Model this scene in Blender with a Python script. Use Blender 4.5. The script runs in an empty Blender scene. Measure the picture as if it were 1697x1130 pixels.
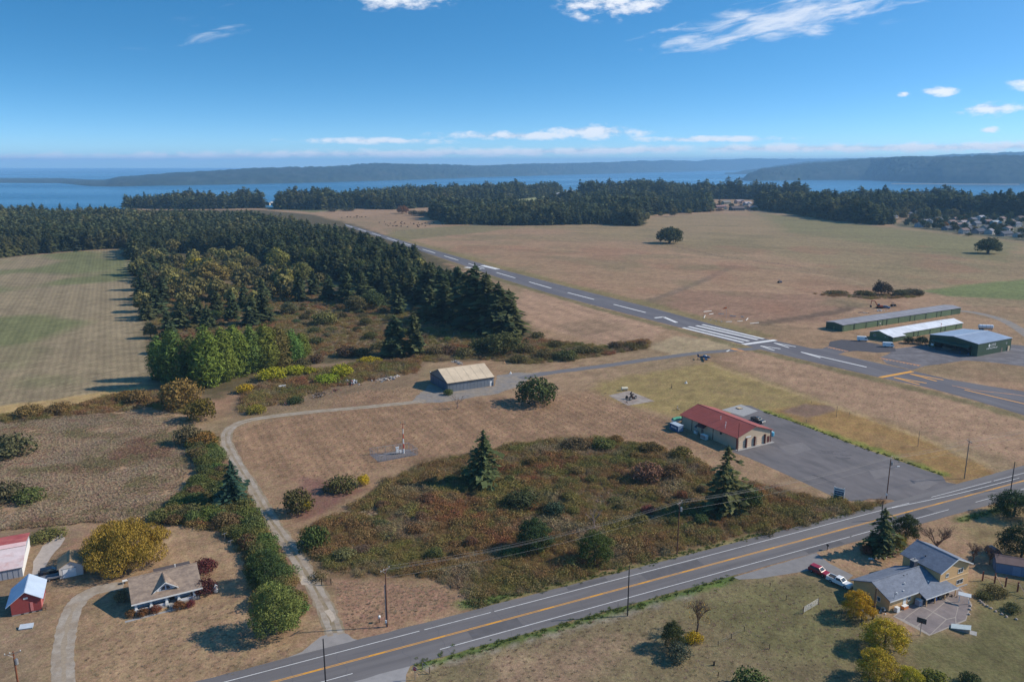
import bpy, math, random
import numpy as np
from mathutils import Vector, Matrix

# ------------------------------------------------------------------ camera, sky, sun, exposure
SC = bpy.context.scene
C = SC.collection
CAM_H = 91.0                 # metres above the airfield
FPX, YH = 1300.0, 272.0      # focal length and horizon row of the surveyed photograph
PITCH = math.atan((565 - YH) / FPX)
cam_d = bpy.data.cameras.new('camera'); cam = bpy.data.objects.new('camera', cam_d); C.objects.link(cam)
cam_d.sensor_width = 36.0; cam_d.lens = 36.0 * FPX / 1697.0
cam_d.clip_start = 0.5; cam_d.clip_end = 90000.0
cam.location = (0, 0, CAM_H); cam.rotation_euler = (math.pi / 2 - PITCH, 0, 0)
SC.camera = cam

SUN_EL, SUN_AZ = math.radians(35), math.radians(83)      # azimuth measured from +Y towards +X
W = bpy.data.worlds.new('World'); SC.world = W; W.use_nodes = True
nt = W.node_tree; nt.nodes.clear()
def N(tree, kind, **kw):
    n = tree.nodes.new(kind)
    for k, v in kw.items():
        if k.startswith('i_'):
            key = k[2:]; key = int(key) if key.isdigit() else key
            n.inputs[key].default_value = v
        else: setattr(n, k, v)
    return n
def LK(tree, a, b): tree.links.new(a, b)
def MATH(tree, op, a, b=None, c=None, clamp=False):
    n = tree.nodes.new('ShaderNodeMath'); n.operation = op; n.use_clamp = clamp
    for i, v in enumerate((a, b, c)):
        if v is None: continue
        if isinstance(v, (int, float)): n.inputs[i].default_value = v
        else: tree.links.new(v, n.inputs[i])
    return n.outputs[0]
def build_world():
    out = N(nt, 'ShaderNodeOutputWorld'); bg = N(nt, 'ShaderNodeBackground'); bg.inputs['Strength'].default_value = 0.142
    tc = N(nt, 'ShaderNodeTexCoord'); sp = N(nt, 'ShaderNodeSeparateXYZ'); LK(nt, tc.outputs['Generated'], sp.inputs[0])
    x, y, z = sp.outputs
    # a clear autumn sky that turns deep blue soon above the horizon
    zz = MATH(nt, 'ADD', MATH(nt, 'MULTIPLY', MATH(nt, 'MAXIMUM', z, 0.0), 3.1), 0.05)
    cb = N(nt, 'ShaderNodeCombineXYZ'); LK(nt, x, cb.inputs[0]); LK(nt, y, cb.inputs[1]); LK(nt, zz, cb.inputs[2])
    nm = N(nt, 'ShaderNodeVectorMath', operation='NORMALIZE'); LK(nt, cb.outputs[0], nm.inputs[0])
    sky = N(nt, 'ShaderNodeTexSky', sky_type='NISHITA', sun_disc=False, sun_elevation=SUN_EL, sun_rotation=SUN_AZ,
            altitude=60.0, air_density=1.0, dust_density=0.5, ozone_density=2.2)
    LK(nt, nm.outputs[0], sky.inputs[0])
    hs = N(nt, 'ShaderNodeHueSaturation', i_Hue=.492, i_Saturation=1.36, i_Value=1.09); LK(nt, sky.outputs[0], hs.inputs['Color'])
    # direction -> tangent of elevation, azimuth
    r = MATH(nt, 'SQRT', MATH(nt, 'ADD', MATH(nt, 'MULTIPLY', x, x), MATH(nt, 'MULTIPLY', y, y)))
    e = MATH(nt, 'DIVIDE', z, MATH(nt, 'MAXIMUM', r, 1e-4))
    az = MATH(nt, 'ARCTAN2', x, y)
    def noise2(sa, se, detail, rough, seed, dist=0.0):
        c = N(nt, 'ShaderNodeCombineXYZ'); LK(nt, MATH(nt, 'MULTIPLY', az, sa), c.inputs[0]); LK(nt, MATH(nt, 'MULTIPLY', e, se), c.inputs[1]); c.inputs[2].default_value = seed
        n = N(nt, 'ShaderNodeTexNoise', i_Scale=1.0, i_Detail=detail, i_Roughness=rough, i_Distortion=dist); LK(nt, c.outputs[0], n.inputs['Vector']); return n.outputs[0]
    def blob(a0, e0, sa, se, sh=0.0):
        u = MATH(nt, 'DIVIDE', MATH(nt, 'SUBTRACT', az, a0), sa); v = MATH(nt, 'DIVIDE', MATH(nt, 'SUBTRACT', MATH(nt, 'SUBTRACT', e, e0), MATH(nt, 'MULTIPLY', MATH(nt, 'SUBTRACT', az, a0), sh)), se)
        return MATH(nt, 'SUBTRACT', 1.0, MATH(nt, 'SQRT', MATH(nt, 'ADD', MATH(nt, 'MULTIPLY', u, u), MATH(nt, 'MULTIPLY', v, v))))
    def smooth(v, a, b):
        m = N(nt, 'ShaderNodeMapRange', interpolation_type='SMOOTHSTEP', i_1=a, i_2=b); LK(nt, v, m.inputs[0]); return m.outputs[0]
    fine = noise2(34, 75, 6, .62, 3.1)
    # low bank of small cumulus far over the water
    band1 = MATH(nt, 'SUBTRACT', 1.0, MATH(nt, 'ABSOLUTE', MATH(nt, 'DIVIDE', MATH(nt, 'SUBTRACT', e, MATH(nt, 'ADD', .0145, MATH(nt, 'MULTIPLY', MATH(nt, 'MINIMUM', az, .2), .016))), 0.0075)))
    cov1 = noise2(7, 0, 3, .5, 9.0)
    c1 = MATH(nt, 'MULTIPLY', smooth(MATH(nt, 'ADD', MATH(nt, 'MULTIPLY', band1, .55), MATH(nt, 'MULTIPLY', fine, 1.2)), .66, 1.08), smooth(cov1, .24, .48))
    c1 = MATH(nt, 'MULTIPLY', c1, smooth(e, .0, .004))
    # higher bank and the single puffs
    puffs = [(.10, .039, .085, .0125), (.0, .034, .15, .0075), (-.17, .0275, .14, .0055), (.24, .029, .12, .005), (.529, .0573, .040, .0115), (.478, .0765, .025, .0075), (.568, .0834, .032, .013),
             (.446, .0746, .010, .004), (.532, .035, .014, .005), (.116, .194, .085, .034), (-.138, .194, .085, .022)]
    acc = None
    for p_ in puffs:
        b_ = MATH(nt, 'MAXIMUM', blob(*p_), 0.0); acc = b_ if acc is None else MATH(nt, 'MAXIMUM', acc, b_)
    c2 = smooth(MATH(nt, 'ADD', MATH(nt, 'MULTIPLY', acc, 1.0), MATH(nt, 'MULTIPLY', MATH(nt, 'SUBTRACT', fine, .5), 2.4)), .12, .85)
    c2 = MATH(nt, 'MULTIPLY', c2, smooth(acc, .02, .2))
    # cirrus streaks high up
    rot = MATH(nt, 'SUBTRACT', e, MATH(nt, 'MULTIPLY', az, .13))
    cc = N(nt, 'ShaderNodeCombineXYZ'); LK(nt, MATH(nt, 'MULTIPLY', az, 16), cc.inputs[0]); LK(nt, MATH(nt, 'MULTIPLY', rot, 70), cc.inputs[1])
    cn = N(nt, 'ShaderNodeTexNoise', i_Scale=1.0, i_Detail=6.0, i_Roughness=.62, i_Distortion=.5); LK(nt, cc.outputs[0], cn.inputs['Vector'])
    ci = MATH(nt, 'MAXIMUM', blob(.31, .160, .21, .036, .13), MATH(nt, 'MULTIPLY', blob(-.34, .150, .14, .032, .3), .27))
    ci = MATH(nt, 'MAXIMUM', ci, MATH(nt, 'MULTIPLY', smooth(noise2(2.2, 2.2, 2, .5, 5.0), .56, .8), smooth(e, .24, .5)))
    c3 = MATH(nt, 'MULTIPLY', smooth(MATH(nt, 'ADD', MATH(nt, 'MULTIPLY', ci, .9), MATH(nt, 'MULTIPLY', MATH(nt, 'SUBTRACT', cn.outputs[0], .5), 2.0)), .25, .95), smooth(ci, 0, .3))
    cloud = MATH(nt, 'MAXIMUM', MATH(nt, 'MAXIMUM', MATH(nt, 'MULTIPLY', c1, .92), MATH(nt, 'MULTIPLY', c2, .85)), MATH(nt, 'MULTIPLY', c3, .66))
    mix = N(nt, 'ShaderNodeMix', data_type='RGBA'); LK(nt, cloud, mix.inputs[0]); LK(nt, hs.outputs[0], mix.inputs[6]); cm = N(nt, 'ShaderNodeMix', data_type='RGBA'); LK(nt, smooth(MATH(nt, 'ADD', fine, MATH(nt, 'MULTIPLY', c3, .5)), .30, .54), cm.inputs[0]); cm.inputs[6].default_value = (3.3, 3.8, 4.7, 1); cm.inputs[7].default_value = (5.9, 6.0, 6.3, 1); LK(nt, cm.outputs[2], mix.inputs[7])
    LK(nt, mix.outputs[2], bg.inputs['Color']); LK(nt, bg.outputs[0], out.inputs[0])
build_world()
W.cycles.sampling_method = 'MANUAL'; W.cycles.sample_map_resolution = 256
sun_d = bpy.data.lights.new('sun', 'SUN'); sun_d.energy = 4.1; sun_d.angle = math.radians(.53); sun_d.color = (1.0, .91, .78)
sun = bpy.data.objects.new('sun', sun_d); C.objects.link(sun)
sd = Vector((math.cos(SUN_EL) * math.sin(SUN_AZ), math.cos(SUN_EL) * math.cos(SUN_AZ), math.sin(SUN_EL)))
sun.rotation_euler = sd.to_track_quat('Z', 'Y').to_euler(); sun.location = (0, 0, 300)
SC.view_settings.view_transform = 'Standard'; SC.view_settings.look = 'None'; SC.view_settings.exposure = 0.31; SC.view_settings.gamma = 1.0
SC.view_settings.use_curve_mapping = False
SC.cycles.max_bounces = 4; SC.cycles.diffuse_bounces = 2; SC.cycles.glossy_bounces = 2; SC.cycles.transmission_bounces = 2
SC.cycles.volume_bounces = 1; SC.cycles.transparent_max_bounces = 8

# ------------------------------------------------------------------ helpers
RNG = random.Random(7); NR = np.random.default_rng(7)
CP, SP = math.cos(PITCH), math.sin(PITCH)
def G(px, py, z=0.0):
    """survey point: pixel of the photograph -> metres on the level plane at height z"""
    v = py - 565.0; den = FPX * SP + v * CP
    return Vector(((CAM_H - z) * (px - 848.5) / den, (CAM_H - z) * (FPX * CP - v * SP) / den, z))
def PJ(X, Y, Z=0.0):
    d = Y * CP + (CAM_H - Z) * SP; u = -Y * SP + (CAM_H - Z) * CP
    return 848.5 + FPX * X / d, 565.0 + FPX * u / d
def HT(px, py, ytop):
    """height in metres of something standing at pixel (px, py) whose top shows at row ytop"""
    g = G(px, py); a = math.atan((ytop - 565.0) / FPX) + PITCH
    return CAM_H - g.y * math.tan(a)
def lin(c): return c / 12.92 if c <= .04045 else ((c + .055) / 1.055) ** 2.4
def S(r, g, b, k=1.0): return (lin(r / 255) * k, lin(g / 255) * k, lin(b / 255) * k)

def tag(o, label=None, cat=None, group=None, kind=None):
    if label: o['label'] = label
    if cat: o['category'] = cat
    if group: o['group'] = group
    if kind: o['kind'] = kind
    return o
def thing(name, label, cat, loc=(0, 0, 0), rz=0.0, group=None):
    o = bpy.data.objects.new(name, None); C.objects.link(o); o.location = loc; o.rotation_euler = (0, 0, rz); o.empty_display_size = .5
    return tag(o, label, cat, group)
class MB:
    def __init__(s): s.v = []; s.f = []
    def add(s, vs, fs):
        n = len(s.v); s.v += [tuple(p) for p in vs]; s.f += [tuple(i + n for i in f) for f in fs]; return s
    def box(s, x0, x1, y0, y1, z0, z1):
        return s.add([(x0, y0, z0), (x1, y0, z0), (x1, y1, z0), (x0, y1, z0), (x0, y0, z1), (x1, y0, z1), (x1, y1, z1), (x0, y1, z1)],
                     [(3, 2, 1, 0), (4, 5, 6, 7), (0, 1, 5, 4), (1, 2, 6, 5), (2, 3, 7, 6), (3, 0, 4, 7)])
    def cbox(s, c, size, rz=0.0, rx=0.0, ry=0.0):
        m = Matrix.Translation(c) @ Matrix.Rotation(rz, 4, 'Z') @ Matrix.Rotation(ry, 4, 'Y') @ Matrix.Rotation(rx, 4, 'X')
        t = MB().box(-size[0] / 2, size[0] / 2, -size[1] / 2, size[1] / 2, -size[2] / 2, size[2] / 2)
        return s.add([m @ Vector(p) for p in t.v], t.f)
    def prism(s, pts, axis, a, b):
        """closed outline pts (2d) extruded along axis 'x','y' or 'z' from a to b"""
        def P(p, t): return {'x': (t, p[0], p[1]), 'y': (p[0], t, p[1]), 'z': (p[0], p[1], t)}[axis]
        n = len(pts); vs = [P(p, a) for p in pts] + [P(p, b) for p in pts]
        fs = [tuple(range(n))[::-1], tuple(range(n, 2 * n))] + [(i, (i + 1) % n, n + (i + 1) % n, n + i) for i in range(n)]
        return s.add(vs, fs)
    def tube(s, pts, r, n=6, cap=True):
        pts = [Vector(p) for p in pts]; rs = r if isinstance(r, (list, tuple)) else [r] * len(pts); base = len(s.v); up = Vector((.31, .17, .93))
        for i, p in enumerate(pts):
            d = (pts[min(i + 1, len(pts) - 1)] - pts[max(i - 1, 0)]).normalized(); a = d.cross(up)
            if a.length < .05: a = d.cross(Vector((1, 0, 0)))
            a.normalize(); b = d.cross(a)
            for k in range(n):
                t = 2 * math.pi * k / n; s.v.append(tuple(p + a * (rs[i] * math.cos(t)) + b * (rs[i] * math.sin(t))))
        for i in range(len(pts) - 1):
            for k in range(n):
                a = base + i * n + k; b = base + i * n + (k + 1) % n; s.f.append((a, b, b + n, a + n))
        if cap: s.f.append(tuple(base + k for k in range(n))[::-1]); s.f.append(tuple(base + (len(pts) - 1) * n + k for k in range(n)))
        return s
    def loft(s, rings, cap=True):
        n = len(rings[0]); base = len(s.v)
        for r in rings: s.v += [tuple(p) for p in r]
        for i in range(len(rings) - 1):
            for k in range(n): a = base + i * n + k; b = base + i * n + (k + 1) % n; s.f.append((a, b, b + n, a + n))
        if cap: s.f.append(tuple(base + k for k in range(n))[::-1]); s.f.append(tuple(base + (len(rings) - 1) * n + k for k in range(n)))
        return s
    def mesh(s, name, m):
        me = bpy.data.meshes.new(name); me.from_pydata(s.v, [], s.f); me.update()
        if m: me.materials.append(m)
        return me
    def build(s, name, m, parent=None, smooth=False, loc=None, rz=None):
        me = s.mesh(name, m)
        if smooth: me.polygons.foreach_set('use_smooth', [True] * len(me.polygons))
        o = bpy.data.objects.new(name, me); C.objects.link(o); o.parent = parent
        if loc is not None: o.location = loc
        if rz is not None: o.rotation_euler = (0, 0, rz)
        return o
def link_mesh(name, me, parent=None, loc=(0, 0, 0), rz=0.0, scale=None):
    o = bpy.data.objects.new(name, me); C.objects.link(o); o.parent = parent; o.location = loc; o.rotation_euler = (0, 0, rz)
    if scale: o.scale = scale
    return o
def copy_tree(o, parent=None):
    c = o.copy(); C.objects.link(c); c.parent = parent
    for ch in o.children: copy_tree(ch, c)
    return c

# ------------------------------------------------------------------ materials
MC = {}
def mat(name, col, rough=.8, var=.12, scale=1.5, metal=0.0, bump=0.0, bscale=8.0, spec=.3, stretch=None, detail=5.0, col2=None, mixr=(.4, .6)):
    """painted / weathered surface: colour broken up by world-space noise"""
    if name in MC: return MC[name]
    m = bpy.data.materials.new(name); m.use_nodes = True; t = m.node_tree; b = t.nodes['Principled BSDF']
    b.inputs['Roughness'].default_value = rough; b.inputs['Metallic'].default_value = metal; b.inputs['Specular IOR Level'].default_value = spec
    g = N(t, 'ShaderNodeNewGeometry'); vec = g.outputs['Position']
    if stretch:
        if len(stretch) > 3: m0 = N(t, 'ShaderNodeMapping'); m0.inputs['Rotation'].default_value = (0, 0, stretch[3]); LK(t, vec, m0.inputs['Vector']); vec = m0.outputs[0]
        mp = N(t, 'ShaderNodeMapping'); mp.inputs['Scale'].default_value = stretch[:3]; LK(t, vec, mp.inputs['Vector']); vec = mp.outputs[0]
    n = N(t, 'ShaderNodeTexNoise', i_Scale=scale, i_Detail=detail, i_Roughness=.6); LK(t, vec, n.inputs['Vector'])
    mr = N(t, 'ShaderNodeMapRange', i_1=.25, i_2=.75, i_3=1 - var, i_4=1 + var); LK(t, n.outputs[0], mr.inputs[0])
    mx = N(t, 'ShaderNodeMix', data_type='RGBA', blend_type='MULTIPLY', i_0=1.0); mx.inputs[6].default_value = (*col, 1)
    if col2:
        n2 = N(t, 'ShaderNodeTexNoise', i_Scale=scale * .31, i_Detail=4.0, i_Roughness=.6); LK(t, vec, n2.inputs['Vector'])
        m2 = N(t, 'ShaderNodeMapRange', i_1=mixr[0], i_2=mixr[1]); LK(t, n2.outputs[0], m2.inputs[0])
        mm = N(t, 'ShaderNodeMix', data_type='RGBA'); LK(t, m2.outputs[0], mm.inputs[0]); mm.inputs[6].default_value = (*col, 1); mm.inputs[7].default_value = (*col2, 1)
        LK(t, mm.outputs[2], mx.inputs[6])
    LK(t, mr.outputs[0], mx.inputs[7]); LK(t, mx.outputs[2], b.inputs['Base Color'])
    if bump:
        nb = N(t, 'ShaderNodeTexNoise', i_Scale=bscale, i_Detail=4.0); LK(t, g.outputs['Position'], nb.inputs['Vector'])
        bp = N(t, 'ShaderNodeBump', i_Strength=bump, i_Distance=.1); LK(t, nb.outputs[0], bp.inputs['Height']); LK(t, bp.outputs[0], b.inputs['Normal'])
    MC[name] = m; return m
def leafmat(name, fixed=None, trans=.15, patch=None, pscale=.05, iv=.7, rv=.16):
    """foliage: each object's own colour (or a fixed palette laid out in patches), every leaf clump a little different"""
    if name in MC: return MC[name]
    m = bpy.data.materials.new(name); m.use_nodes = True; t = m.node_tree; t.nodes.clear()
    out = N(t, 'ShaderNodeOutputMaterial'); oi = N(t, 'ShaderNodeObjectInfo'); ge = N(t, 'ShaderNodeNewGeometry')
    if fixed:
        a = N(t, 'ShaderNodeMix', data_type='RGBA'); a.inputs[6].default_value = (*fixed[0], 1); a.inputs[7].default_value = (*fixed[1], 1); LK(t, oi.outputs['Random'], a.inputs[0]); base = a.outputs[2]
        if patch:
            for i, pc in enumerate(patch):
                n = N(t, 'ShaderNodeTexNoise', i_Scale=pscale * (1 + .45 * i), i_Detail=3.0, i_Roughness=.6); ad = N(t, 'ShaderNodeVectorMath', operation='ADD'); ad.inputs[1].default_value = (31.7 * i, 17.3 * i, 0)
                LK(t, ge.outputs['Position'], ad.inputs[0]); LK(t, ad.outputs[0], n.inputs['Vector'])
                r = MATH(t, 'ADD', n.outputs[0], MATH(t, 'MULTIPLY', MATH(t, 'SUBTRACT', oi.outputs['Random'], .5), rv))
                mr = N(t, 'ShaderNodeMapRange', i_1=.50, i_2=.62); LK(t, r, mr.inputs[0])
                q = N(t, 'ShaderNodeMix', data_type='RGBA'); LK(t, mr.outputs[0], q.inputs[0]); LK(t, base, q.inputs[6]); q.inputs[7].default_value = (*pc, 1); base = q.outputs[2]
    else: base = oi.outputs['Color']
    hs = N(t, 'ShaderNodeHueSaturation'); LK(t, base, hs.inputs['Color'])
    LK(t, MATH(t, 'ADD', MATH(t, 'MULTIPLY', ge.outputs['Random Per Island'], iv), 1 - iv / 2), hs.inputs['Value'])
    LK(t, MATH(t, 'ADD', MATH(t, 'MULTIPLY', oi.outputs['Random'], .05), .475), hs.inputs['Hue'])
    d = N(t, 'ShaderNodeBsdfDiffuse'); tr = N(t, 'ShaderNodeBsdfTranslucent'); LK(t, hs.outputs[0], d.inputs[0]); LK(t, hs.outputs[0], tr.inputs[0])
    ms = N(t, 'ShaderNodeMixShader', i_0=trans); LK(t, d.outputs[0], ms.inputs[1]); LK(t, tr.outputs[0], ms.inputs[2]); LK(t, ms.outputs[0], out.inputs[0])
    MC[name] = m; return m
def glass(name='window_glass', col=(.03, .05, .07)):
    return mat(name, col, rough=.08, var=.2, scale=.4, spec=.6)
WHITE = mat('white_paint', (.72, .72, .70), .6, .06); BLACK = mat('black_rubber', (.02, .02, .022), .7, .1)
STEEL = mat('galvanised_steel', (.38, .39, .41), .45, .1, metal=.6); WOOD = mat('weathered_wood', (.13, .085, .055), .9, .25, 3.0)
CONC = mat('concrete', (.33, .32, .31), .9, .15, 1.2, bump=.1)
LEAF = leafmat('leaves'); BARK = mat('bark', (.10, .08, .065), .95, .3, 4.0)
# ------------------------------------------------------------------ terrain
_T = NR.random((256, 256))
def vnoise(x, y, s=0):
    x = x + s * 37.13; y = y + s * 71.7
    xi = np.floor(x).astype(int); yi = np.floor(y).astype(int); fx = x - xi; fy = y - yi
    fx = fx * fx * (3 - 2 * fx); fy = fy * fy * (3 - 2 * fy)
    a = _T[xi & 255, yi & 255]; b = _T[(xi + 1) & 255, yi & 255]; c = _T[xi & 255, (yi + 1) & 255]; d = _T[(xi + 1) & 255, (yi + 1) & 255]
    return (a * (1 - fx) + b * fx) * (1 - fy) + (c * (1 - fx) + d * fx) * fy
def fbm(x, y, s=0, o=4):
    t = 0; a = .5
    for i in range(o): t = t + a * vnoise(x * 2 ** i, y * 2 ** i, s + i); a *= .5
    return t / (1 - .5 ** o)
def sdist(P, poly):
    """signed distance (inside positive) of points to a polygon"""
    poly = np.asarray(poly, float); d = np.full(len(P), 1e18); ins = np.zeros(len(P), bool); n = len(poly)
    for i in range(n):
        a = poly[i]; b = poly[(i + 1) % n]; ab = b - a; L = ab @ ab + 1e-9
        t = np.clip(((P - a) @ ab) / L, 0, 1); q = P - (a + t[:, None] * ab); d = np.minimum(d, (q * q).sum(1))
        c = (a[1] > P[:, 1]) != (b[1] > P[:, 1]); xx = (b[0] - a[0]) * (P[:, 1] - a[1]) / (b[1] - a[1] + 1e-12) + a[0]; ins ^= c & (P[:, 0] < xx)
    d = np.sqrt(d); return np.where(ins, d, -d)
def ldist(P, line):
    line = np.asarray(line, float); d = np.full(len(P), 1e18)
    for a, b in zip(line[:-1], line[1:]):
        ab = b - a; t = np.clip(((P - a) @ ab) / (ab @ ab + 1e-9), 0, 1); q = P - (a + t[:, None] * ab); d = np.minimum(d, (q * q).sum(1))
    return np.sqrt(d)
def gp(*pts): return [tuple(G(*p)[:2]) for p in pts]
SEA = -58.0
LAND = [(-4200, -900), (-4200, 1500), (-1900, 1650)] + gp((-60, 347), (60, 346), (130, 345), (200, 343), (216, 338), (330, 334), (425, 337), (452, 340), (520, 333), (600, 327), (700, 322), (820, 318), (950, 316.5), (1080, 318), (1180, 323), (1300, 327), (1420, 334), (1560, 337), (1697, 340)) + [(1900, 1500), (4200, 1300), (4200, -900)]

def ground():
    def axis(segs):
        out = [segs[0][0]]
        for a, b, st in segs: out += list(np.linspace(a, b, max(1, int(round((b - a) / st))) + 1)[1:])
        return np.array(out)
    xs = axis([(-4000, -1800, 200), (-1800, -700, 22), (-700, -200, 7), (-200, 170, 1.7), (170, 330, 2.4), (330, 900, 7), (900, 1900, 22), (1900, 4000, 200)])
    ys = axis([(-800, 60, 60), (60, 110, 4), (110, 360, 1.7), (360, 520, 2.6), (520, 900, 5), (900, 1500, 9), (1500, 2950, 16)])
    nx, ny = len(xs), len(ys); X, Y = np.meshgrid(xs, ys); P = np.stack([X.ravel(), Y.ravel()], 1); n = len(P)
    x, y = P[:, 0], P[:, 1]
    w1 = fbm(x / 9, y / 9, 1, 4); w2 = fbm(x / 60, y / 60, 5, 2); w3 = fbm(x / 2.6, y / 2.6, 9, 3); w4 = fbm(x / 160, y / 160, 14, 3)
    col = np.zeros((n, 3)); col[:] = S(150, 119, 88)
    rows = np.zeros(n)
    def mixc(c, m): col[:] = col * (1 - m[:, None]) + np.array(c) * m[:, None]
    def cover(poly, c, soft=3.0, amp=4.0, k=1.0, rw=None, world=False):
        pw = np.array(poly if world else gp(*poly)); lo = pw.min(0) - 30; hi = pw.max(0) + 30
        I = np.where((x > lo[0]) & (x < hi[0]) & (y > lo[1]) & (y < hi[1]))[0]
        if not len(I): return
        d = sdist(P[I], pw) + (w1[I] - .5) * 2 * amp; m = np.clip(d / soft + .5, 0, 1) * k; m = m * m * (3 - 2 * m)
        col[I] = col[I] * (1 - m[:, None]) + np.array(c) * m[:, None]
        if rw is not None: rows[I] = rows[I] * (1 - m) + rw * m
    def near(line, c, width, k=1.0, amp=1.0):
        pw = np.array(gp(*line)); lo = pw.min(0) - width * 3; hi = pw.max(0) + width * 3
        I = np.where((x > lo[0]) & (x < hi[0]) & (y > lo[1]) & (y < hi[1]))[0]
        d = ldist(P[I], pw) + (w3[I] - .5) * 2 * amp; m = np.clip((width - d) / (width * .6), 0, 1) * k
        col[I] = col[I] * (1 - m[:, None]) + np.array(c) * m[:, None]
    g = lambda a, lo, hi: np.clip((a - lo) / (hi - lo), 0, 1)
    # broad fields beyond the runway
    mixc(S(160, 126, 96), g(w2, .5, .7) * .7); mixc(S(130, 114, 82), g(w4, .50, .66) * .45)
    cover([(900, 375), (1180, 352), (1697, 395), (1697, 470), (1500, 470), (1250, 420), (1000, 395)], S(138, 120, 84), 60, 30, .6)
    cover([(1250, 352), (1697, 402), (1697, 440), (1300, 385)], S(120, 114, 74), 40, 20, .7)
    cover([(1060, 505), (1130, 480), (1380, 490), (1420, 508), (1370, 535), (1200, 530)], S(142, 108, 84), 15, 8, .8)
    cover([(640, 385), (680, 380), (790, 372), (860, 378), (660, 400)], S(124, 112, 76), 12, 8, .8)
    cover([(430, 345), (520, 340), (600, 345), (520, 352)], S(108, 106, 66), 20, 10)
    cover([(840, 326), (930, 324), (960, 330), (900, 336), (820, 334)], S(150, 150, 100), 20, 6)
    cover([(1480, 375), (1500, 362), (1540, 350), (1700, 356), (1900, 372), (1900, 420), (1697, 400), (1600, 388)], S(96, 94, 72), 20, 10)
    near([(1062, 503), (1110, 487), (1165, 465), (1218, 440)], S(112, 96, 80), 5.5, .6)
    near([(1070, 395), (1190, 425), (1290, 437), (1340, 445)], S(132, 104, 84), 4, .6)
    near([(1240, 437), (1300, 447), (1400, 462), (1432, 470), (1300, 478), (1260, 468)], S(165, 140, 105), 3, .5)
    near([(1395, 500), (1425, 505), (1380, 518), (1260, 537)], S(100, 82, 66), 7, .75, 3)
    mixc(S(122, 108, 76), g(fbm(x / 45, y / 45, 22, 2), .52, .7) * .5 * (y < 1200)); mixc(S(146, 104, 78), g(fbm(x / 38, y / 70, 27, 2), .56, .74) * .45 * (y < 900))
    cover([(1530, 482), (1600, 472), (1697, 463), (1800, 460), (1800, 505), (1697, 497), (1580, 492)], S(110, 116, 68), 8, 4)
    # strip between runway and lawn, mown edges
    cover([(870, 480), (1000, 515), (1100, 545), (1090, 565), (1000, 570), (880, 540), (850, 510)], S(160, 126, 98), 6, 4, .9, .9)
    cover([(910, 540), (990, 525), (1050, 545), (960, 560)], S(112, 92, 68), 10, 8, .5)
    cover([(1070, 575), (1120, 557), (1210, 568), (1230, 577), (1120, 588)], S(160, 138, 104), 4, 2)
    cover([(1240, 580), (1697, 690), (1800, 730), (1697, 770), (1500, 700), (1330, 650), (1200, 595)], S(160, 126, 96), 8, 4, .9)
    cover([(980, 640), (1010, 628), (1180, 600), (1350, 660), (1420, 690), (1400, 715), (1250, 690), (1120, 690), (1010, 665)], S(146, 124, 74), 6, 4, .9)
    cover([(1270, 680), (1350, 665), (1480, 705), (1620, 765), (1660, 790), (1590, 800), (1420, 740)], S(146, 112, 62), 4, 3, .95)
    near([(1262, 680), (1300, 692), (1370, 717), (1470, 752), (1560, 786)], S(116, 122, 44), 3.0, .9, 1.5)
    near([(1180, 605), (1260, 632), (1380, 672), (1520, 722), (1640, 770)], S(168, 140, 96), 2.0, .7)
    cover([(1290, 682), (1330, 668), (1380, 672), (1388, 680), (1340, 692)], S(124, 98, 80), 2, 2, .9)
    # edges of the runway: lusher grass
    near([(640, 399), (760, 440), (830, 464), (992, 512), (1131, 548), (1260, 583), (1458, 630), (1618, 669), (1697, 693)], S(104, 100, 62), 5, .7, 2)
    near([(640, 389), (830, 443), (950, 475), (1083, 507), (1260, 556)], S(122, 112, 66), 9, .65, 4)
    # central field and yard
    cover([(380, 715), (460, 690), (740, 665), (980, 650), (1110, 700), (1220, 760), (1100, 740), (900, 725), (690, 770), (480, 800), (420, 770)], S(146, 112, 82), 8, 5, .9, .8)
    mixc(S(112, 88, 66), g(w1, .56, .75) * .35 * ((y < 420) & (y > 150) & (x > -200) & (x < 330)))
    # left ploughed field
    LF = [(-200, 470), (0, 428), (130, 416), (214, 413), (224, 470), (240, 545), (252, 600), (250, 640), (170, 655), (60, 672), (0, 690), (-120, 720)]
    cover(LF, S(140, 122, 92), 4, 2, 1, .75)
    I = g(w2, .46, .62) * (sdist(P, gp(*LF)) > 3); mixc(S(102, 108, 62), I * .75)
    cover([(-60, 690), (0, 672), (90, 662), (190, 645), (250, 640), (240, 655), (130, 680), (30, 690), (-60, 712)], S(172, 140, 86), 3, 3, .8, 0)
    # marsh of tall dry grass
    cover([(-300, 720), (0, 695), (120, 685), (260, 678), (330, 690), (340, 740), (310, 800), (280, 840), (240, 870), (150, 868), (60, 880), (-60, 890), (-300, 930)], S(150, 120, 90), 5, 4, 1, 0)
    cover([(-100, 730), (40, 715), (120, 740), (120, 790), (40, 830), (-100, 840)], S(132, 92, 74), 12, 9, .6)
    # woodland floor, meadow in the wood, brush
    cover([(-400, 410), (0, 428), (130, 413), (216, 411), (226, 470), (250, 600), (260, 640), (330, 660), (420, 650), (700, 600), (880, 590), (890, 550), (800, 470), (700, 415), (600, 376), (520, 356), (430, 348), (0, 350), (-300, 352)], S(92, 80, 54), 10, 8, 1, 0)
    cover([(250, 470), (330, 465), (420, 470), (520, 480), (640, 500), (740, 520), (850, 560), (820, 590), (640, 590), (500, 590), (430, 560), (330, 540), (260, 530)], S(132, 112, 80), 10, 8, .95)
    cover([(390, 650), (480, 610), (640, 590), (720, 590), (690, 640), (560, 655), (450, 685), (380, 690)], S(128, 104, 78), 4, 4, .9)
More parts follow.
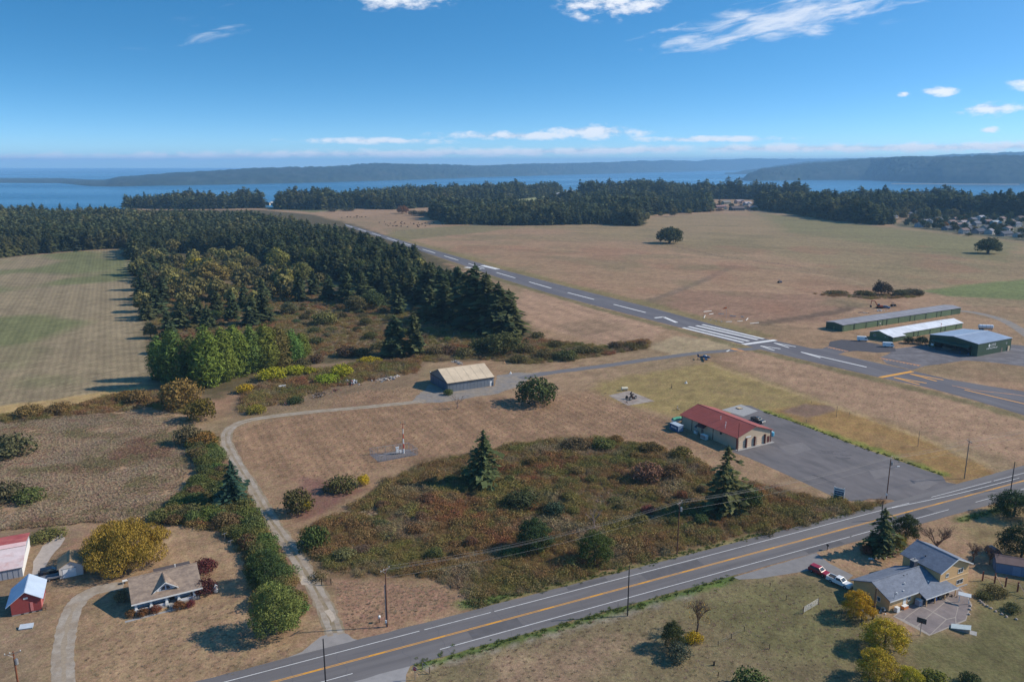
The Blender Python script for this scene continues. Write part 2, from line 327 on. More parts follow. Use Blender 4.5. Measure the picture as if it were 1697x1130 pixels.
    cover([(760, 575), (890, 560), (1000, 575), (1070, 560), (1075, 580), (1000, 590), (880, 605), (800, 595)], S(110, 90, 62), 4, 4, .85)
    cover([(500, 880), (560, 850), (640, 800), (690, 768), (760, 756), (850, 735), (960, 722), (1070, 742), (1150, 765), (1190, 790), (1260, 800), (1320, 815), (1410, 838), (1180, 905), (1000, 958), (830, 1000), (770, 1000), (740, 970), (600, 962), (550, 955), (510, 915)], S(112, 88, 60), 5, 4, .9)
    cover([(500, 790), (560, 800), (610, 810), (560, 840), (500, 860), (480, 840)], S(126, 88, 74), 3, 3, .8)
    # yards by the road
    cover([(80, 1130), (70, 1000), (140, 950), (280, 870), (390, 870), (420, 990), (500, 1070), (510, 1090), (380, 1130), (250, 1180)], S(152, 122, 90), 4, 3, .9, .5)
    cover([(-100, 900), (60, 870), (130, 880), (100, 940), (90, 1000), (70, 1180), (-100, 1200)], S(134, 110, 84), 5, 4, .8)
    cover([(540, 960), (640, 965), (740, 972), (775, 1000), (640, 1045), (580, 1050)], S(148, 112, 86), 2, 2, .9)
    cover([(700, 1100), (900, 1040), (1220, 955), (1340, 945), (1420, 970), (1500, 1060), (1697, 1000), (1850, 1000), (1850, 1300), (600, 1300)], S(122, 107, 76), 4, 4, .95, .4)
    cover([(1130, 1000), (1330, 950), (1420, 985), (1460, 1060), (1500, 1110), (1300, 1130), (1230, 1080)], S(110, 103, 64), 10, 8, .7)
    cover([(1500, 1060), (1600, 1030), (1610, 960), (1697, 960), (1800, 980), (1800, 1180), (1500, 1160)], S(104, 98, 60), 6, 5, .8)
    cover([(1580, 870), (1697, 830), (1800, 800), (1800, 960), (1650, 930), (1600, 900)], S(134, 114, 76), 5, 4, .8)
    cover([(820, 1085), (1000, 1035), (1040, 1060), (980, 1150), (800, 1180)], S(146, 118, 92), 8, 6, .7)
    for ln in ([(690, 1103), (830, 1066), (982, 1024), (1144, 980), (1215, 957)], [(1590, 862), (1640, 848), (1720, 822)], [(1335, 905), (1440, 884)]): near(ln, S(84, 104, 42), 1.7, .95, 1.0)
    near([(700, 1110), (830, 1074), (982, 1032), (1144, 988)], S(150, 138, 124), .9, .6, 1.4)
    near([(400, 1110), (520, 1079)], S(128, 104, 78), 2.5, .8); near([(790, 1004), (900, 976), (1060, 938), (1250, 889), (1400, 853), (1460, 838)], S(120, 112, 66), 1.6, .85, .9)
    near([(770, 1000), (860, 978)], S(92, 116, 50), 2.2, .8)
    near([(365, 725), (372, 760), (405, 815), (440, 880), (490, 950), (520, 1010)], S(130, 98, 80), 3.5, .6, 1.2)
    # flecks that survive at every scale
    fl = ((x > -200) & (x < 330) & (y > 110) & (y < 520)) * 1.0; fm = fl
    col *= (1 + fl * (.32 * w3 - .16))[:, None]; col *= (1 + fm * (.2 * w1 - .10))[:, None]
    d = sdist(P, LAND) + (fbm(x / 70, y / 70, 3) - .5) * 50
    z = np.clip(d / 90, 0, 1); z = (z * z * (3 - 2 * z) - 1) * 68
    me = bpy.data.meshes.new('ground'); V = np.stack([x, y, z], 1)
    me.vertices.add(n); me.vertices.foreach_set('co', V.ravel())
    i = (np.arange(ny - 1)[:, None] * nx + np.arange(nx - 1)[None]).ravel(); Q = np.stack([i, i + 1, i + 1 + nx, i + nx], 1)
    me.loops.add(Q.size); me.loops.foreach_set('vertex_index', Q.ravel().astype(np.int32)); me.polygons.add(len(Q)); me.polygons.foreach_set('loop_start', np.arange(0, Q.size, 4).astype(np.int32)); me.update()
    at = me.attributes.new('cover', 'FLOAT_COLOR', 'POINT'); at.data.foreach_set('color', np.concatenate([col, rows[:, None]], 1).astype(np.float32).ravel())
    me.polygons.foreach_set('use_smooth', np.ones(len(Q), bool))
    m = bpy.data.materials.new('dry_grass_ground'); m.use_nodes = True; t = m.node_tree; b = t.nodes['Principled BSDF']; b.inputs['Roughness'].default_value = .95; b.inputs['Specular IOR Level'].default_value = .1
    a = N(t, 'ShaderNodeAttribute', attribute_name='cover'); ge = N(t, 'ShaderNodeNewGeometry'); pos = ge.outputs['Position']
    def nz(sc, de, ro, st=(1, 1, 1), rz=0):
        m0 = N(t, 'ShaderNodeMapping'); m0.inputs['Rotation'].default_value = (0, 0, rz); LK(t, pos, m0.inputs[0]); mp = N(t, 'ShaderNodeMapping'); mp.inputs['Scale'].default_value = st; LK(t, m0.outputs[0], mp.inputs[0])
        q = N(t, 'ShaderNodeTexNoise', i_Scale=sc, i_Detail=de, i_Roughness=ro); LK(t, mp.outputs[0], q.inputs['Vector']); return q.outputs[0]
    def rng(v, a0, b0, c0, d0):
        q = N(t, 'ShaderNodeMapRange', i_1=a0, i_2=b0, i_3=c0, i_4=d0); LK(t, v, q.inputs[0]); return q.outputs[0]
    f1 = rng(nz(1.3, 8, .72), .3, .7, .62, 1.38); f2 = rng(nz(.12, 5, .6), .3, .7, .84, 1.16); f3 = rng(nz(.35, 6, .68, (1, .35, 1), .5), .3, .7, .80, 1.2)
    f4 = rng(nz(.03, 5, .62, (1, .3, 1), -1.1), .3, .7, .88, 1.12)
    mp = N(t, 'ShaderNodeMapping'); mp.inputs['Rotation'].default_value = (0, 0, math.radians(-26.6)); LK(t, pos, mp.inputs[0])
    wv = N(t, 'ShaderNodeTexWave', wave_type='BANDS', bands_direction='X', i_Scale=.11, i_Distortion=.25, i_Detail=0.0); wv.inputs['Detail Scale'].default_value = 1.4; LK(t, mp.outputs[0], wv.inputs['Vector'])
    wv2 = N(t, 'ShaderNodeTexWave', wave_type='BANDS', bands_direction='X', i_Scale=.024, i_Distortion=.5, i_Detail=0.0); LK(t, mp.outputs[0], wv2.inputs['Vector'])
    rw = MATH(t, 'ADD', 1.0, MATH(t, 'MULTIPLY', a.outputs['Alpha'], MATH(t, 'ADD', MATH(t, 'MULTIPLY', MATH(t, 'SUBTRACT', wv.outputs[1], .5), .20), MATH(t, 'MULTIPLY', MATH(t, 'SUBTRACT', wv2.outputs[1], .5), .16))))
    fac = MATH(t, 'MULTIPLY', MATH(t, 'MULTIPLY', f1, f2), MATH(t, 'MULTIPLY', MATH(t, 'MULTIPLY', f3, f4), rw))
    hs = N(t, 'ShaderNodeHueSaturation', i_Saturation=.92); LK(t, a.outputs['Color'], hs.inputs['Color']); LK(t, fac, hs.inputs['Value'])
    LK(t, rng(nz(.5, 5, .65), .3, .7, .485, .518), hs.inputs['Hue'])
    LK(t, hs.outputs[0], b.inputs['Base Color'])
    bp = N(t, 'ShaderNodeBump', i_Strength=.55, i_Distance=.35); LK(t, nz(1.6, 7, .7), bp.inputs['Height']); LK(t, bp.outputs[0], b.inputs['Normal'])
    me.materials.append(m); o = bpy.data.objects.new('ground', me); C.objects.link(o)
    tag(o, 'dry tan and olive grass fields of the airfield and yards', 'ground', kind='structure')
ground()

def water():
    m = bpy.data.materials.new('sea_water'); m.use_nodes = True; t = m.node_tree; b = t.nodes['Principled BSDF']
    b.inputs['Base Color'].default_value = (.015, .11, .21, 1); b.inputs['Roughness'].default_value = .28; b.inputs['IOR'].default_value = 1.33
    ge = N(t, 'ShaderNodeNewGeometry'); mp = N(t, 'ShaderNodeMapping'); mp.inputs['Scale'].default_value = (.25, 1, 1); LK(t, ge.outputs[0], mp.inputs[0])
    n = N(t, 'ShaderNodeTexNoise', i_Scale=.02, i_Detail=8.0, i_Roughness=.7); LK(t, mp.outputs[0], n.inputs[0])
    bp = N(t, 'ShaderNodeBump', i_Strength=.6, i_Distance=4.0); LK(t, n.outputs[0], bp.inputs['Height']); LK(t, bp.outputs[0], b.inputs['Normal'])
    n2 = N(t, 'ShaderNodeTexNoise', i_Scale=.0007, i_Detail=4.0); LK(t, mp.outputs[0], n2.inputs[0]); mr = N(t, 'ShaderNodeMapRange', i_1=.4, i_2=.65, i_3=.18, i_4=.36); LK(t, n2.outputs[0], mr.inputs[0]); LK(t, mr.outputs[0], b.inputs['Roughness'])
    q = MB().add([(-30000, 900, SEA), (30000, 900, SEA), (30000, 30000, SEA), (-30000, 30000, SEA)], [(0, 1, 2, 3)])
    tag(q.build('water', m), 'blue sound beyond the wooded shore', 'water', kind='structure')
water()

def hill(name, label, pts, depth, color, tree=16.0, res=(26, 30), seed=1):
    """wooded far shore: pts = (pixel x, shore row, crest row); the shore lies on the water, the crest a given depth behind"""
    pts = np.array(pts, float); xs = []; 
    A = np.array([list(G(p[0], p[1], SEA)) for p in pts])
    # resample along the shore
    seg = np.r_[0, np.cumsum(np.hypot(*np.diff(A[:, :2], axis=0).T))]; n = max(8, int(seg[-1] / res[0])); s = np.linspace(0, seg[-1], n)
    sx = np.interp(s, seg, A[:, 0]); sy = np.interp(s, seg, A[:, 1]); pxs = np.interp(s, seg, pts[:, 0]); cr = np.interp(s, seg, pts[:, 2])
    m = int(depth / res[1]); V = np.zeros((n, m, 3)); rr = np.random.default_rng(seed)
    t = np.linspace(0, 1, m); dirx = sx / np.hypot(sx, sy); diry = sy / np.hypot(sx, sy)
    D = np.hypot(sx, sy)
    ez = CAM_H - (cr - YH) / 1330.0 * (D + depth * .55) - SEA - tree * .8; ez = np.maximum(ez, 3)
    X = sx[:, None] + dirx[:, None] * t * depth; Y = sy[:, None] + diry[:, None] * t * depth
    prof = np.where(t < .55, np.sin(np.clip(t / .55, 0, 1) * math.pi / 2) ** .8, np.cos((t - .55) / .45 * math.pi / 2) ** .7)
    big = fbm(X / 900, Y / 900, seed, 4); Z = SEA + ez[:, None] * prof[None] * (.80 + .4 * big) 
    Z += (t > .02) * tree * (.35 + 1.1 * rr.random((n, m)) ** 1.5) * np.clip(ez[:, None] / 25, 0, 1); Z[:, 0] = SEA - 1; Z[:, -1] = SEA - 1; Z[0] = SEA - 1; Z[-1] = SEA - 1
    X = X + rr.normal(0, res[0] * .2, (n, m)); V = np.stack([X, Y, Z], 2).reshape(-1, 3)
    i = (np.arange(n - 1)[:, None] * m + np.arange(m - 1)[None]).ravel(); Q = np.stack([i, i + m, i + m + 1, i + 1], 1)
    me = bpy.data.meshes.new(name); me.vertices.add(len(V)); me.vertices.foreach_set('co', V.ravel()); me.loops.add(Q.size); me.loops.foreach_set('vertex_index', Q.ravel().astype(np.int32))
    me.polygons.add(len(Q)); me.polygons.foreach_set('loop_start', np.arange(0, Q.size, 4).astype(np.int32)); me.update()
    me.materials.append(color); o = bpy.data.objects.new(name, me); C.objects.link(o); return tag(o, label, 'hill', kind='structure')
FORH = mat('far_woodland', (.028, .042, .032), .95, .45, .012, col2=(.055, .06, .048), mixr=(.5, .7), spec=.05)
hill('hill', 'long low wooded island across the sound', [(-250, 306, 301), (-90, 304, 296), (0, 303.5, 297), (100, 304, 300), (150, 309, 304), (185, 309.5, 293), (300, 307.5, 285), (400, 305.5, 281), (540, 302.5, 276), (620, 300, 273), (800, 294, 274), (950, 289.5, 270.5), (1100, 285.5, 267.5), (1200, 283, 265.5), (1330, 281.5, 264), (1500, 281.5, 266)], 2600, FORH, 18, (30, 60), 3)
hill('hill', 'dark wooded headland at the right across the water', [(1222, 299.5, 299), (1240, 300, 288), (1262, 300, 281), (1330, 298.5, 273.5), (1440, 298.5, 267), (1480, 301, 265), (1560, 303.5, 262.5), (1640, 304.5, 261), (1700, 304.5, 260), (1900, 305.5, 259), (2300, 306, 262)], 1500, FORH, 20, (20, 26), 5)
hill('hill', 'hazy higher ridge behind the right headland', [(1200, 289, 287), (1330, 289, 270), (1450, 289, 262), (1550, 289, 257), (1697, 289, 255), (1900, 289, 254), (2300, 289, 258)], 2500, FORH, 16, (40, 80), 8)
hill('hill', 'low sandy spit with trees on the right shore', [(1476, 305.2, 304.6), (1500, 305.6, 301.5), (1540, 305.6, 302.5), (1600, 306.2, 303.5), (1690, 306.5, 304)], 200, mat('spit', (.16, .14, .11), .9, .3, .02), 8, (14, 20), 9)

# ------------------------------------------------------------------ roads and pavements
def asphalt(name, c, crack=.0, var=.14, st=None, patch=None):
    return mat(name, c, .92, var, .5, bump=.12, bscale=12, spec=.15, stretch=st, detail=9, col2=patch, mixr=(.45, .66))
HWA = math.radians(25.4)
A_HWY = asphalt('highway_asphalt', S(108, 104, 104), st=(.10, 1.3, 1, -HWA), patch=S(118, 114, 113)); A_RUN = asphalt('runway_asphalt', S(102, 99, 103), st=(.15, 1, 1, math.radians(63.5)), patch=S(113, 110, 112))
A_APR = asphalt('apron_asphalt', S(104, 100, 102), patch=S(124, 120, 122)); A_DRK = asphalt('fresh_asphalt', S(82, 80, 84)); A_LOT = asphalt('parking_lot_asphalt', S(112, 107, 107), st=(1, .3, 1, -.5), var=.17, patch=S(98, 95, 96))
GRAV = mat('gravel', S(164, 152, 138), .95, .25, .9, bump=.3, bscale=5, detail=9, col2=S(150, 134, 116)); GRAV2 = mat('grey_gravel', S(128, 122, 118), .95, .25, .6, bump=.3, bscale=5, detail=9, col2=S(142, 130, 116))
P_WH = mat('white_road_paint', S(222, 220, 216), .8, .14, 1.2, col2=S(180, 178, 174), mixr=(.55, .75)); P_YE = mat('yellow_road_paint', S(222, 158, 62), .8, .14, 1.2, col2=S(190, 140, 74), mixr=(.5, .75)); P_OR = mat('faded_orange_paint', S(214, 146, 82), .8, .2, 1.0, col2=S(170, 128, 92))
def sheet(name, pts, z, m, label=None, cat=None, parent=None, jitter=0.0, world=False):
    """flat pavement from an outline; edges subdivided and slightly ragged"""
    w = [Vector(p).to_2d() for p in pts] if world else [G(*p).to_2d() for p in pts]
    out = []
    for a, b in zip(w, w[1:] + w[:1]):
        k = max(1, int((b - a).length / 2.5)) if jitter else 1
        nrm = Vector((-(b - a).y, (b - a).x)).normalized()
        for i in range(k): out.append(a.lerp(b, i / k) + nrm * (RNG.uniform(-jitter, jitter) if 0 < i else 0))
    import mathutils
    tri = mathutils.geometry.tessellate_polygon([[Vector((p.x, p.y, 0)) for p in out]])
    fs = []
    for q in tri:
        a, b, c = (out[k] for k in q); fs.append(tuple(q) if (b - a).cross(c - a) > 0 else tuple(q)[::-1])
    o = MB().add([(p.x, p.y, z) for p in out], fs).build(name, m, parent)
    if label: tag(o, label, cat, kind='structure')
    return o
def smooth_line(pts, n=6):
    out = []; P_ = [pts[0]] + list(pts) + [pts[-1]]
    for i in range(1, len(P_) - 2):
        p0, p1, p2, p3 = P_[i - 1:i + 3]
        for k in range(n):
            t = k / n; out.append(.5 * ((2 * p1) + (p2 - p0) * t + (2 * p0 - 5 * p1 + 4 * p2 - p3) * t * t + (3 * p1 - p0 - 3 * p2 + p3) * t ** 3))
    return out + [P_[-2]]
def strip(name, pts, width, z, m, label=None, cat=None, parent=None, off=0.0, jit=0.0, world=False, n=6):
    w = [Vector(p).to_2d() for p in pts] if world else [G(*p).to_2d() for p in pts]
    w = smooth_line(w, n) if len(w) > 2 else w; mb = MB(); vs = []
    for i, p in enumerate(w):
        d = (w[min(i + 1, len(w) - 1)] - w[max(i - 1, 0)]).normalized(); nn = Vector((-d.y, d.x)); a = width / 2
        l = p + nn * (off + a + RNG.uniform(-jit, jit)); r = p + nn * (off - a + RNG.uniform(-jit, jit)); vs += [(r.x, r.y, z), (l.x, l.y, z)]
    mb.add(vs, [(2 * i, 2 * i + 2, 2 * i + 3, 2 * i + 1) for i in range(len(w) - 1)]); o = mb.build(name, m, parent)
    if label: tag(o, label, cat, kind='structure')
    return o
def bar(name, a, b, width, z, m, parent, world=False):
    return strip(name, [a, b], width, z, m, parent=parent, world=world)

# two-lane highway, with paint as its parts
HO = Vector((25.2, 156.85)); HU = Vector((math.cos(HWA), math.sin(HWA))); HN = Vector((-HU.y, HU.x))
def hw(s, t): return tuple(HO + HU * s + HN * t)
hwy = sheet('highway', [hw(-400, -6.1), hw(-20, -6.1), hw(60, -6.2), hw(110, -6.6), hw(700, -6.6), hw(700, 7.6), hw(150, 7.6), hw(95, 6.2), hw(-400, 5.9)], .03, A_HWY, 'grey two-lane highway crossing the foreground', 'highway', jitter=.12, world=True)
def hline(name, s0, s1, t, w, m): strip(name, [hw(s0, t), hw(s1, t)], w, .036, m, parent=hwy, world=True)
for s0, s1 in ((-300, -46.6), (-45.6, -31.0), (-30.2, 95), (104, 130), (131, 700)): hline('edge_line', s0, s1, 3.75, .15, P_WH)
for s0, s1 in ((-300, -62), (-45, 64), (64.6, 101), (112, 700)): hline('edge_line', s0, s1, -3.75, .15, P_WH)
for s0, s1 in ((-300, 700),): hline('center_line', s0, s1, .17, .16, P_YE); hline('center_line', s0, s1, -.17, .16, P_YE)
for k in range(-16, 30): hline('center_marker', k * 12.2 + 3, k * 12.2 + 6.2, .0, .22, P_YE)
strip('turn_lane_line', [hw(88, 3.6), hw(112, 2.2), hw(140, 1.9)], .18, .037, P_WH, parent=hwy, world=True)
tar = mat('tar_seal', S(92, 90, 94), .8, .1)
for k in range(8):
    s0 = -60 + k * 24 + RNG.uniform(-5, 5); tt = RNG.choice([-1.8, 1.7, 4.6, -5.0, -2.4]); strip('tar_seam', [hw(s0 + j * 3, tt + RNG.uniform(-.15, .15)) for j in range(6)], .09, .034, tar, parent=hwy, world=True)
for s0, s1, t0, t1 in ((-38, -27, -3.4, -.4), (6, 22, .5, 3.3), (48, 60, -5.9, -4.1), (76, 96, -3.3, -.5), (-12, -2, 4.2, 5.7), (118, 140, .6, 3.2)): sheet('asphalt_patch', [hw(s0, t0), hw(s1, t0), hw(s1, t1), hw(s0, t1)], .0328, asphalt('road_patch', S(98, 95, 96)), parent=hwy, jitter=.06, world=True)
for k in range(26): s0 = -90 + k * 9.5 + RNG.uniform(-3, 3); strip('crack', [hw(s0 + RNG.uniform(-.6, .6), tt) for tt in (-5.6, -3.6, -1.8, .2, 2.2, 4.0, 5.4)], .07, .0345, tar, parent=hwy, world=True)
sheet('side_road', [(470, 1165), (545, 1130), (630, 1106), (700, 1088), (690, 1094), (680, 1103), (673, 1118), (672, 1135), (660, 1180), (450, 1190)], .024, asphalt('old_pale_asphalt', S(150, 146, 144)), 'pale side road joining the highway at the bottom edge', 'road', jitter=.1)
sheet('road_apron', [(440, 1103), (500, 1080), (518, 1065), (532, 1054), (548, 1049), (566, 1048), (576, 1050), (585, 1058), (605, 1062), (600, 1066), (520, 1088), (450, 1107)], .022, asphalt('worn_apron', S(146, 140, 136)), 'worn paved mouth of the gravel track at the highway', 'road', jitter=.08)
TRK = [(556, 1052), (546, 1022), (528, 985), (507, 948), (484, 912), (459, 876), (440, 848), (420, 812), (398, 776), (380, 745), (374, 724), (384, 708), (410, 697), (450, 690), (520, 682), (600, 675), (660, 669), (705, 664)]
trk = strip('gravel_track', TRK, 3.9, .016, mat('track_verge', S(152, 136, 116), .95, .2, .8, detail=9, col2=S(136, 120, 94)), 'pale gravel track curving round the central field', 'track', jit=.3)
for o_ in (-.95, .95): strip('wheel_rut', TRK, 1.15, .0262, GRAV, parent=trk, off=o_, jit=.16)
for q in ([(494, 955), (503, 954), (512, 962), (517, 966), (510, 969), (500, 969), (497, 962)], [(537, 1012), (546, 1009), (553, 1016), (556, 1025), (550, 1031), (546, 1023)]): sheet('sandy_patch', q, .031, mat('sand', S(184, 168, 150), .95, .15), parent=trk, jitter=.05)
drv = strip('driveway', [(100, 1180), (104, 1130), (105, 1085), (112, 1035), (128, 998), (158, 978), (205, 970)], 3.8, .016, GRAV, 'gravel driveway leading up to the porch house', 'driveway', jit=.16, n=10)
strip('grass_median', [(100, 1180), (104, 1130), (105, 1085), (112, 1035), (125, 1000)], .8, .021, mat('median_grass', S(156, 140, 120), .95, .2), parent=drv, jit=.25)
sheet('gravel_yard', [(56, 960), (55, 930), (70, 905), (88, 893), (103, 884), (108, 892), (100, 905), (80, 930), (66, 955)], .012, mat('pale_gravel', S(168, 156, 146), .95, .2, 1.0, detail=8), 'pale gravel yard between the long barn and the garage', 'yard', jitter=.4)
sheet('driveway', [(1215, 956), (1257, 944), (1353, 915.5), (1360, 922), (1376, 934), (1414, 953), (1405, 961), (1380, 955), (1350, 945), (1334, 946), (1262, 958), (1225, 960)], .02, asphalt('drive_asphalt', S(132, 128, 126)), 'paved driveway of the blue-grey roofed house', 'driveway', jitter=.1)

# runway and its paint
RU = [(572, 371), (600, 379), (640, 391), (700, 409), (760, 426), (830, 446.5), (950, 478), (1083, 511), (1160, 532), (1260, 559.5), (1330, 574), (1420, 594), (1500, 611.5), (1570, 628), (1640, 640), (1697, 648.5), (1800, 668), (1950, 700)]
RL = [(1950, 765), (1800, 720), (1697, 688), (1618, 664), (1533, 641), (1458, 625.5), (1360, 603), (1260, 578.8), (1131.6, 544), (992, 508), (910, 486), (830, 461.4), (760, 437), (700, 417), (640, 397), (600, 384), (572, 375)]
rwy = sheet('runway', RU + RL, .03, A_RUN, 'long grey asphalt runway with white centre stripes', 'runway', jitter=.15)
def midy(x):
    u = np.interp(x, [p[0] for p in RU], [p[1] for p in RU]); l = np.interp(x, [p[0] for p in RL[::-1]], [p[1] for p in RL[::-1]]); return (u + l) / 2
for k in range(0, 12):
    a = 162 + 1 / (1.1696e-3 + k * .1146e-3); b = 162 + 1 / (1.1013e-3 + k * .1146e-3); bar('centerline_stripe', (a, midy(a)), (b, midy(b)), 1.25, .037, P_WH, rwy)
for a, b in (((1131.6, 542.9), (1232, 567.6)), ((1141, 541.2), (1241, 565.3)), ((1153.9, 539.5), (1255.8, 562.8)), ((1164, 538), (1265.4, 561.4))): bar('threshold_stripe', a, b, 2.1, .037, P_WH, rwy)
bar('threshold_bar', (1232, 570.8), (1285.4, 563.5), 3.0, .038, P_WH, rwy)
for a, b in (((1085, 526.8), (1101, 525.2)), ((1099.5, 525.2), (1121.4, 534.6))): bar('arrow_head', a, b, 2.2, .038, P_WH, rwy)
bar('aiming_mark', (771, 443), (796, 446), 5, .037, P_WH, rwy); bar('aiming_mark', (799, 440), (825, 446.2), 5, .037, P_WH, rwy)
for ap, l, r in (((1260.5, 573.2), (1283.2, 580.6), (1293.5, 578)), ((1283, 568.3), (1307.6, 576.2), (1318.7, 574.6)), ((1327.5, 583.4), (1359.7, 592.9), (1436, 608.4))):
    bar('arrow_chevron', ap, l, 1.0, .038, P_WH, rwy); bar('arrow_chevron', ap, r, 1.0, .039, P_WH, rwy)
bar('yellow_threshold_bar', (1458.3, 625.4), (1512.4, 615.4), 2.0, .038, P_YE, rwy)
for ap, l, r in (((1481.5, 625.4), (1524, 637), (1535.6, 634.9)), ((1508.5, 619.5), (1552.3, 631.6), (1563.4, 629.5))):
    bar('yellow_chevron', ap, l, 1.0, .038, P_YE, rwy); bar('yellow_chevron', ap, r, 1.0, .039, P_YE, rwy)
strip('taxi_line', [(1578, 638.8), (1620, 647), (1697, 656), (1800, 676)], .6, .038, P_OR, parent=rwy); strip('taxi_line', [(1598.7, 645.9), (1650, 658), (1697, 669), (1800, 694)], .8, .038, P_YE, parent=rwy)
# apron of the hangars
sheet('apron', [(1484, 578), (1520, 573), (1560, 571), (1600, 566), (1690, 572), (1800, 590), (1800, 622), (1697, 607), (1640, 600), (1600, 597), (1560, 603), (1532, 606.5), (1512, 613), (1470, 603), (1458, 592), (1470, 588)], .022, A_APR, 'grey apron in front of the big green hangar', 'apron', jitter=.15)
ap2 = sheet('apron', [(1372, 575), (1376, 566), (1395, 562.8), (1420, 564.5), (1450, 569), (1484, 577), (1484, 583), (1455, 584.5), (1420, 581.5), (1404, 583), (1392, 585), (1362, 579)], .026, A_DRK, 'dark fresh asphalt oval by the white vans', 'apron', jitter=.15)
sheet('apron', [(1362, 578), (1373, 574), (1406, 581.5), (1390, 587), (1378, 586), (1340, 577.5)], .029, A_RUN, 'short paved link from runway to the dark oval', 'apron')
for a, b, par in (((1373.3, 575), (1405.5, 582), ap2), ((1458.3, 593), (1526.5, 605.8), ap2)):
    A_, B_ = G(*a), G(*b); n_ = int((B_ - A_).length / 1.5)
    bar('hold_line', a, b, .8, .034, P_OR, par)
    for k in range(n_): q = A_.lerp(B_, (k + .2) / n_); q2 = A_.lerp(B_, (k + .75) / n_); nn = Vector((-(B_ - A_).y, (B_ - A_).x, 0)).normalized() * -1.3; strip('hold_dash', [tuple((q + nn)[:2]), tuple((q2 + nn)[:2])], .9, .034, P_OR, parent=par, world=True)
twy = strip('taxiway', [(862, 627), (906, 618.5), (960, 611.5), (1012, 604.8), (1073, 595.9), (1113.8, 590.6), (1159.5, 584.8), (1210, 580.7), (1255, 577.5)], 5.2, .02, asphalt('taxiway_asphalt', S(112, 109, 110)), 'narrow grey taxiway from the tan hangar to the runway', 'taxiway', jit=.2)
strip('hold_mark', [(1213, 577.6), (1231, 582)], 3.0, .034, P_OR, parent=twy); strip('hold_mark', [(1204, 582.5), (1209, 580)], .8, .034, P_WH, parent=twy)
sheet('gravel_yard', [(690, 656), (706, 644), (712, 636), (742, 648), (820, 640), (824, 622), (860, 617), (880, 618), (906, 616), (908, 621), (880, 626), (862, 638), (845, 645), (826, 652), (780, 659), (730, 667), (700, 668), (684, 664)], .018, GRAV2, 'grey gravel yard round the tan roofed hangar', 'yard', jitter=.5)
sheet('parking_lot', [(1210, 680), (1230, 671), (1244, 672), (1266, 682), (1330, 705), (1420, 739), (1500, 767), (1562, 789), (1568, 799), (1592, 803), (1560, 814), (1490, 833), (1478, 828), (1440, 826), (1426, 831), (1396, 829), (1350, 808), (1300, 785), (1240, 758), (1212, 748), (1225, 740)], .02, A_LOT, 'wide grey parking lot beside the red roofed workshop', 'parking lot', jitter=.15)
sheet('concrete_pad', [(1196, 679), (1228, 670), (1256, 681), (1232, 690)], .026, CONC, 'pale concrete pad behind the red roofed workshop', 'pad')
sheet('concrete_pad', [(1008.6, 655.4), (1042, 647.4), (1085.3, 664.7), (1040.7, 672)], .02, mat('old_concrete', S(160, 148, 138), .9, .15, .8, col2=S(140, 126, 116)), 'square concrete pad on the lawn with old machinery', 'pad', jitter=.12)
lot = SC.objects['parking_lot']; sk = mat('oil_stain', S(86, 82, 84), .9, .2, 1.0); sk2 = mat('faint_stain', S(104, 100, 102), .9, .2, 1.0)
for k in range(16):
    x0 = 1352 + RNG.random() * 46; y0 = 744 + RNG.random() * 16; strip('skid_mark', [(x0, y0), (x0 + 10, y0 + 2.2), (x0 + 18 + RNG.random() * 10, y0 + 1.5)], .3 + .3 * RNG.random(), .0235 + k * .0002, sk if k % 2 else sk2, parent=lot, jit=.12)
strip('tar_seam', [(1346, 786), (1362, 792), (1384, 801)], .9, .0275, sk, parent=lot, jit=.3)
for q in ([(1300, 700), (1420, 752), (1540, 806)], [(1260, 700), (1380, 760), (1470, 808)], [(1240, 716), (1330, 764), (1400, 806)], [(1230, 690), (1290, 706), (1340, 716)], [(1240, 735), (1330, 726), (1400, 734)], [(1330, 790), (1430, 768), (1500, 769)]): strip('tar_seam', q, .16, .0278, sk2, parent=lot, jit=.05)
for q in ([(1500, 800), (1530, 793), (1556, 800), (1530, 812)], [(1290, 740), (1330, 733), (1345, 745), (1310, 754)], [(1440, 780), (1475, 776), (1480, 788), (1450, 794)]): sheet('asphalt_patch', q, .0288, asphalt('patch_asphalt', S(120, 115, 114)), parent=lot, jitter=.25)
strip('access_road', [(1590, 515), (1620, 519), (1655, 528), (1680, 540), (1700, 553), (1720, 570)], 6, .02, GRAV2, 'grey access road curving past the long green hangar', 'road', jit=.2)
pat = sheet('patio', [(1480, 1021), (1497, 1008), (1520, 997), (1592, 974), (1604, 988), (1611, 1002), (1604, 1018), (1601, 1028), (1570, 1041), (1540, 1053)], .02, mat('patio_joint', S(158, 148, 138), .9, .15), 'cracked grey concrete patio behind the house', 'patio')
sl = mat('patio_slab', S(122, 112, 110), .9, .16, .8, col2=S(136, 124, 120), detail=8)
for q in ([(1483, 1021), (1498, 1009), (1521, 998), (1526, 1004), (1506, 1018), (1497, 1026)], [(1498.5, 1026.6), (1507.5, 1018.6), (1527, 1005), (1545, 1014), (1519, 1037)], [(1521, 1037.6), (1546, 1015), (1567, 1026), (1541, 1051)], [(1528, 1003.5), (1523, 997), (1560, 986), (1569, 994), (1546, 1013)], [(1547.5, 1013.5), (1570.5, 995), (1587, 1006), (1583, 1022), (1569, 1025)], [(1562, 985), (1591, 976), (1603, 989), (1609, 1002), (1602.5, 1017), (1600, 1026), (1585, 1032), (1584.5, 1021), (1589, 1005), (1571, 993.4)], [(1543, 1051), (1569, 1026.4), (1583, 1023.4), (1583.5, 1033), (1569, 1039)]):
    sheet('slab', q, .032, sl, parent=pat)
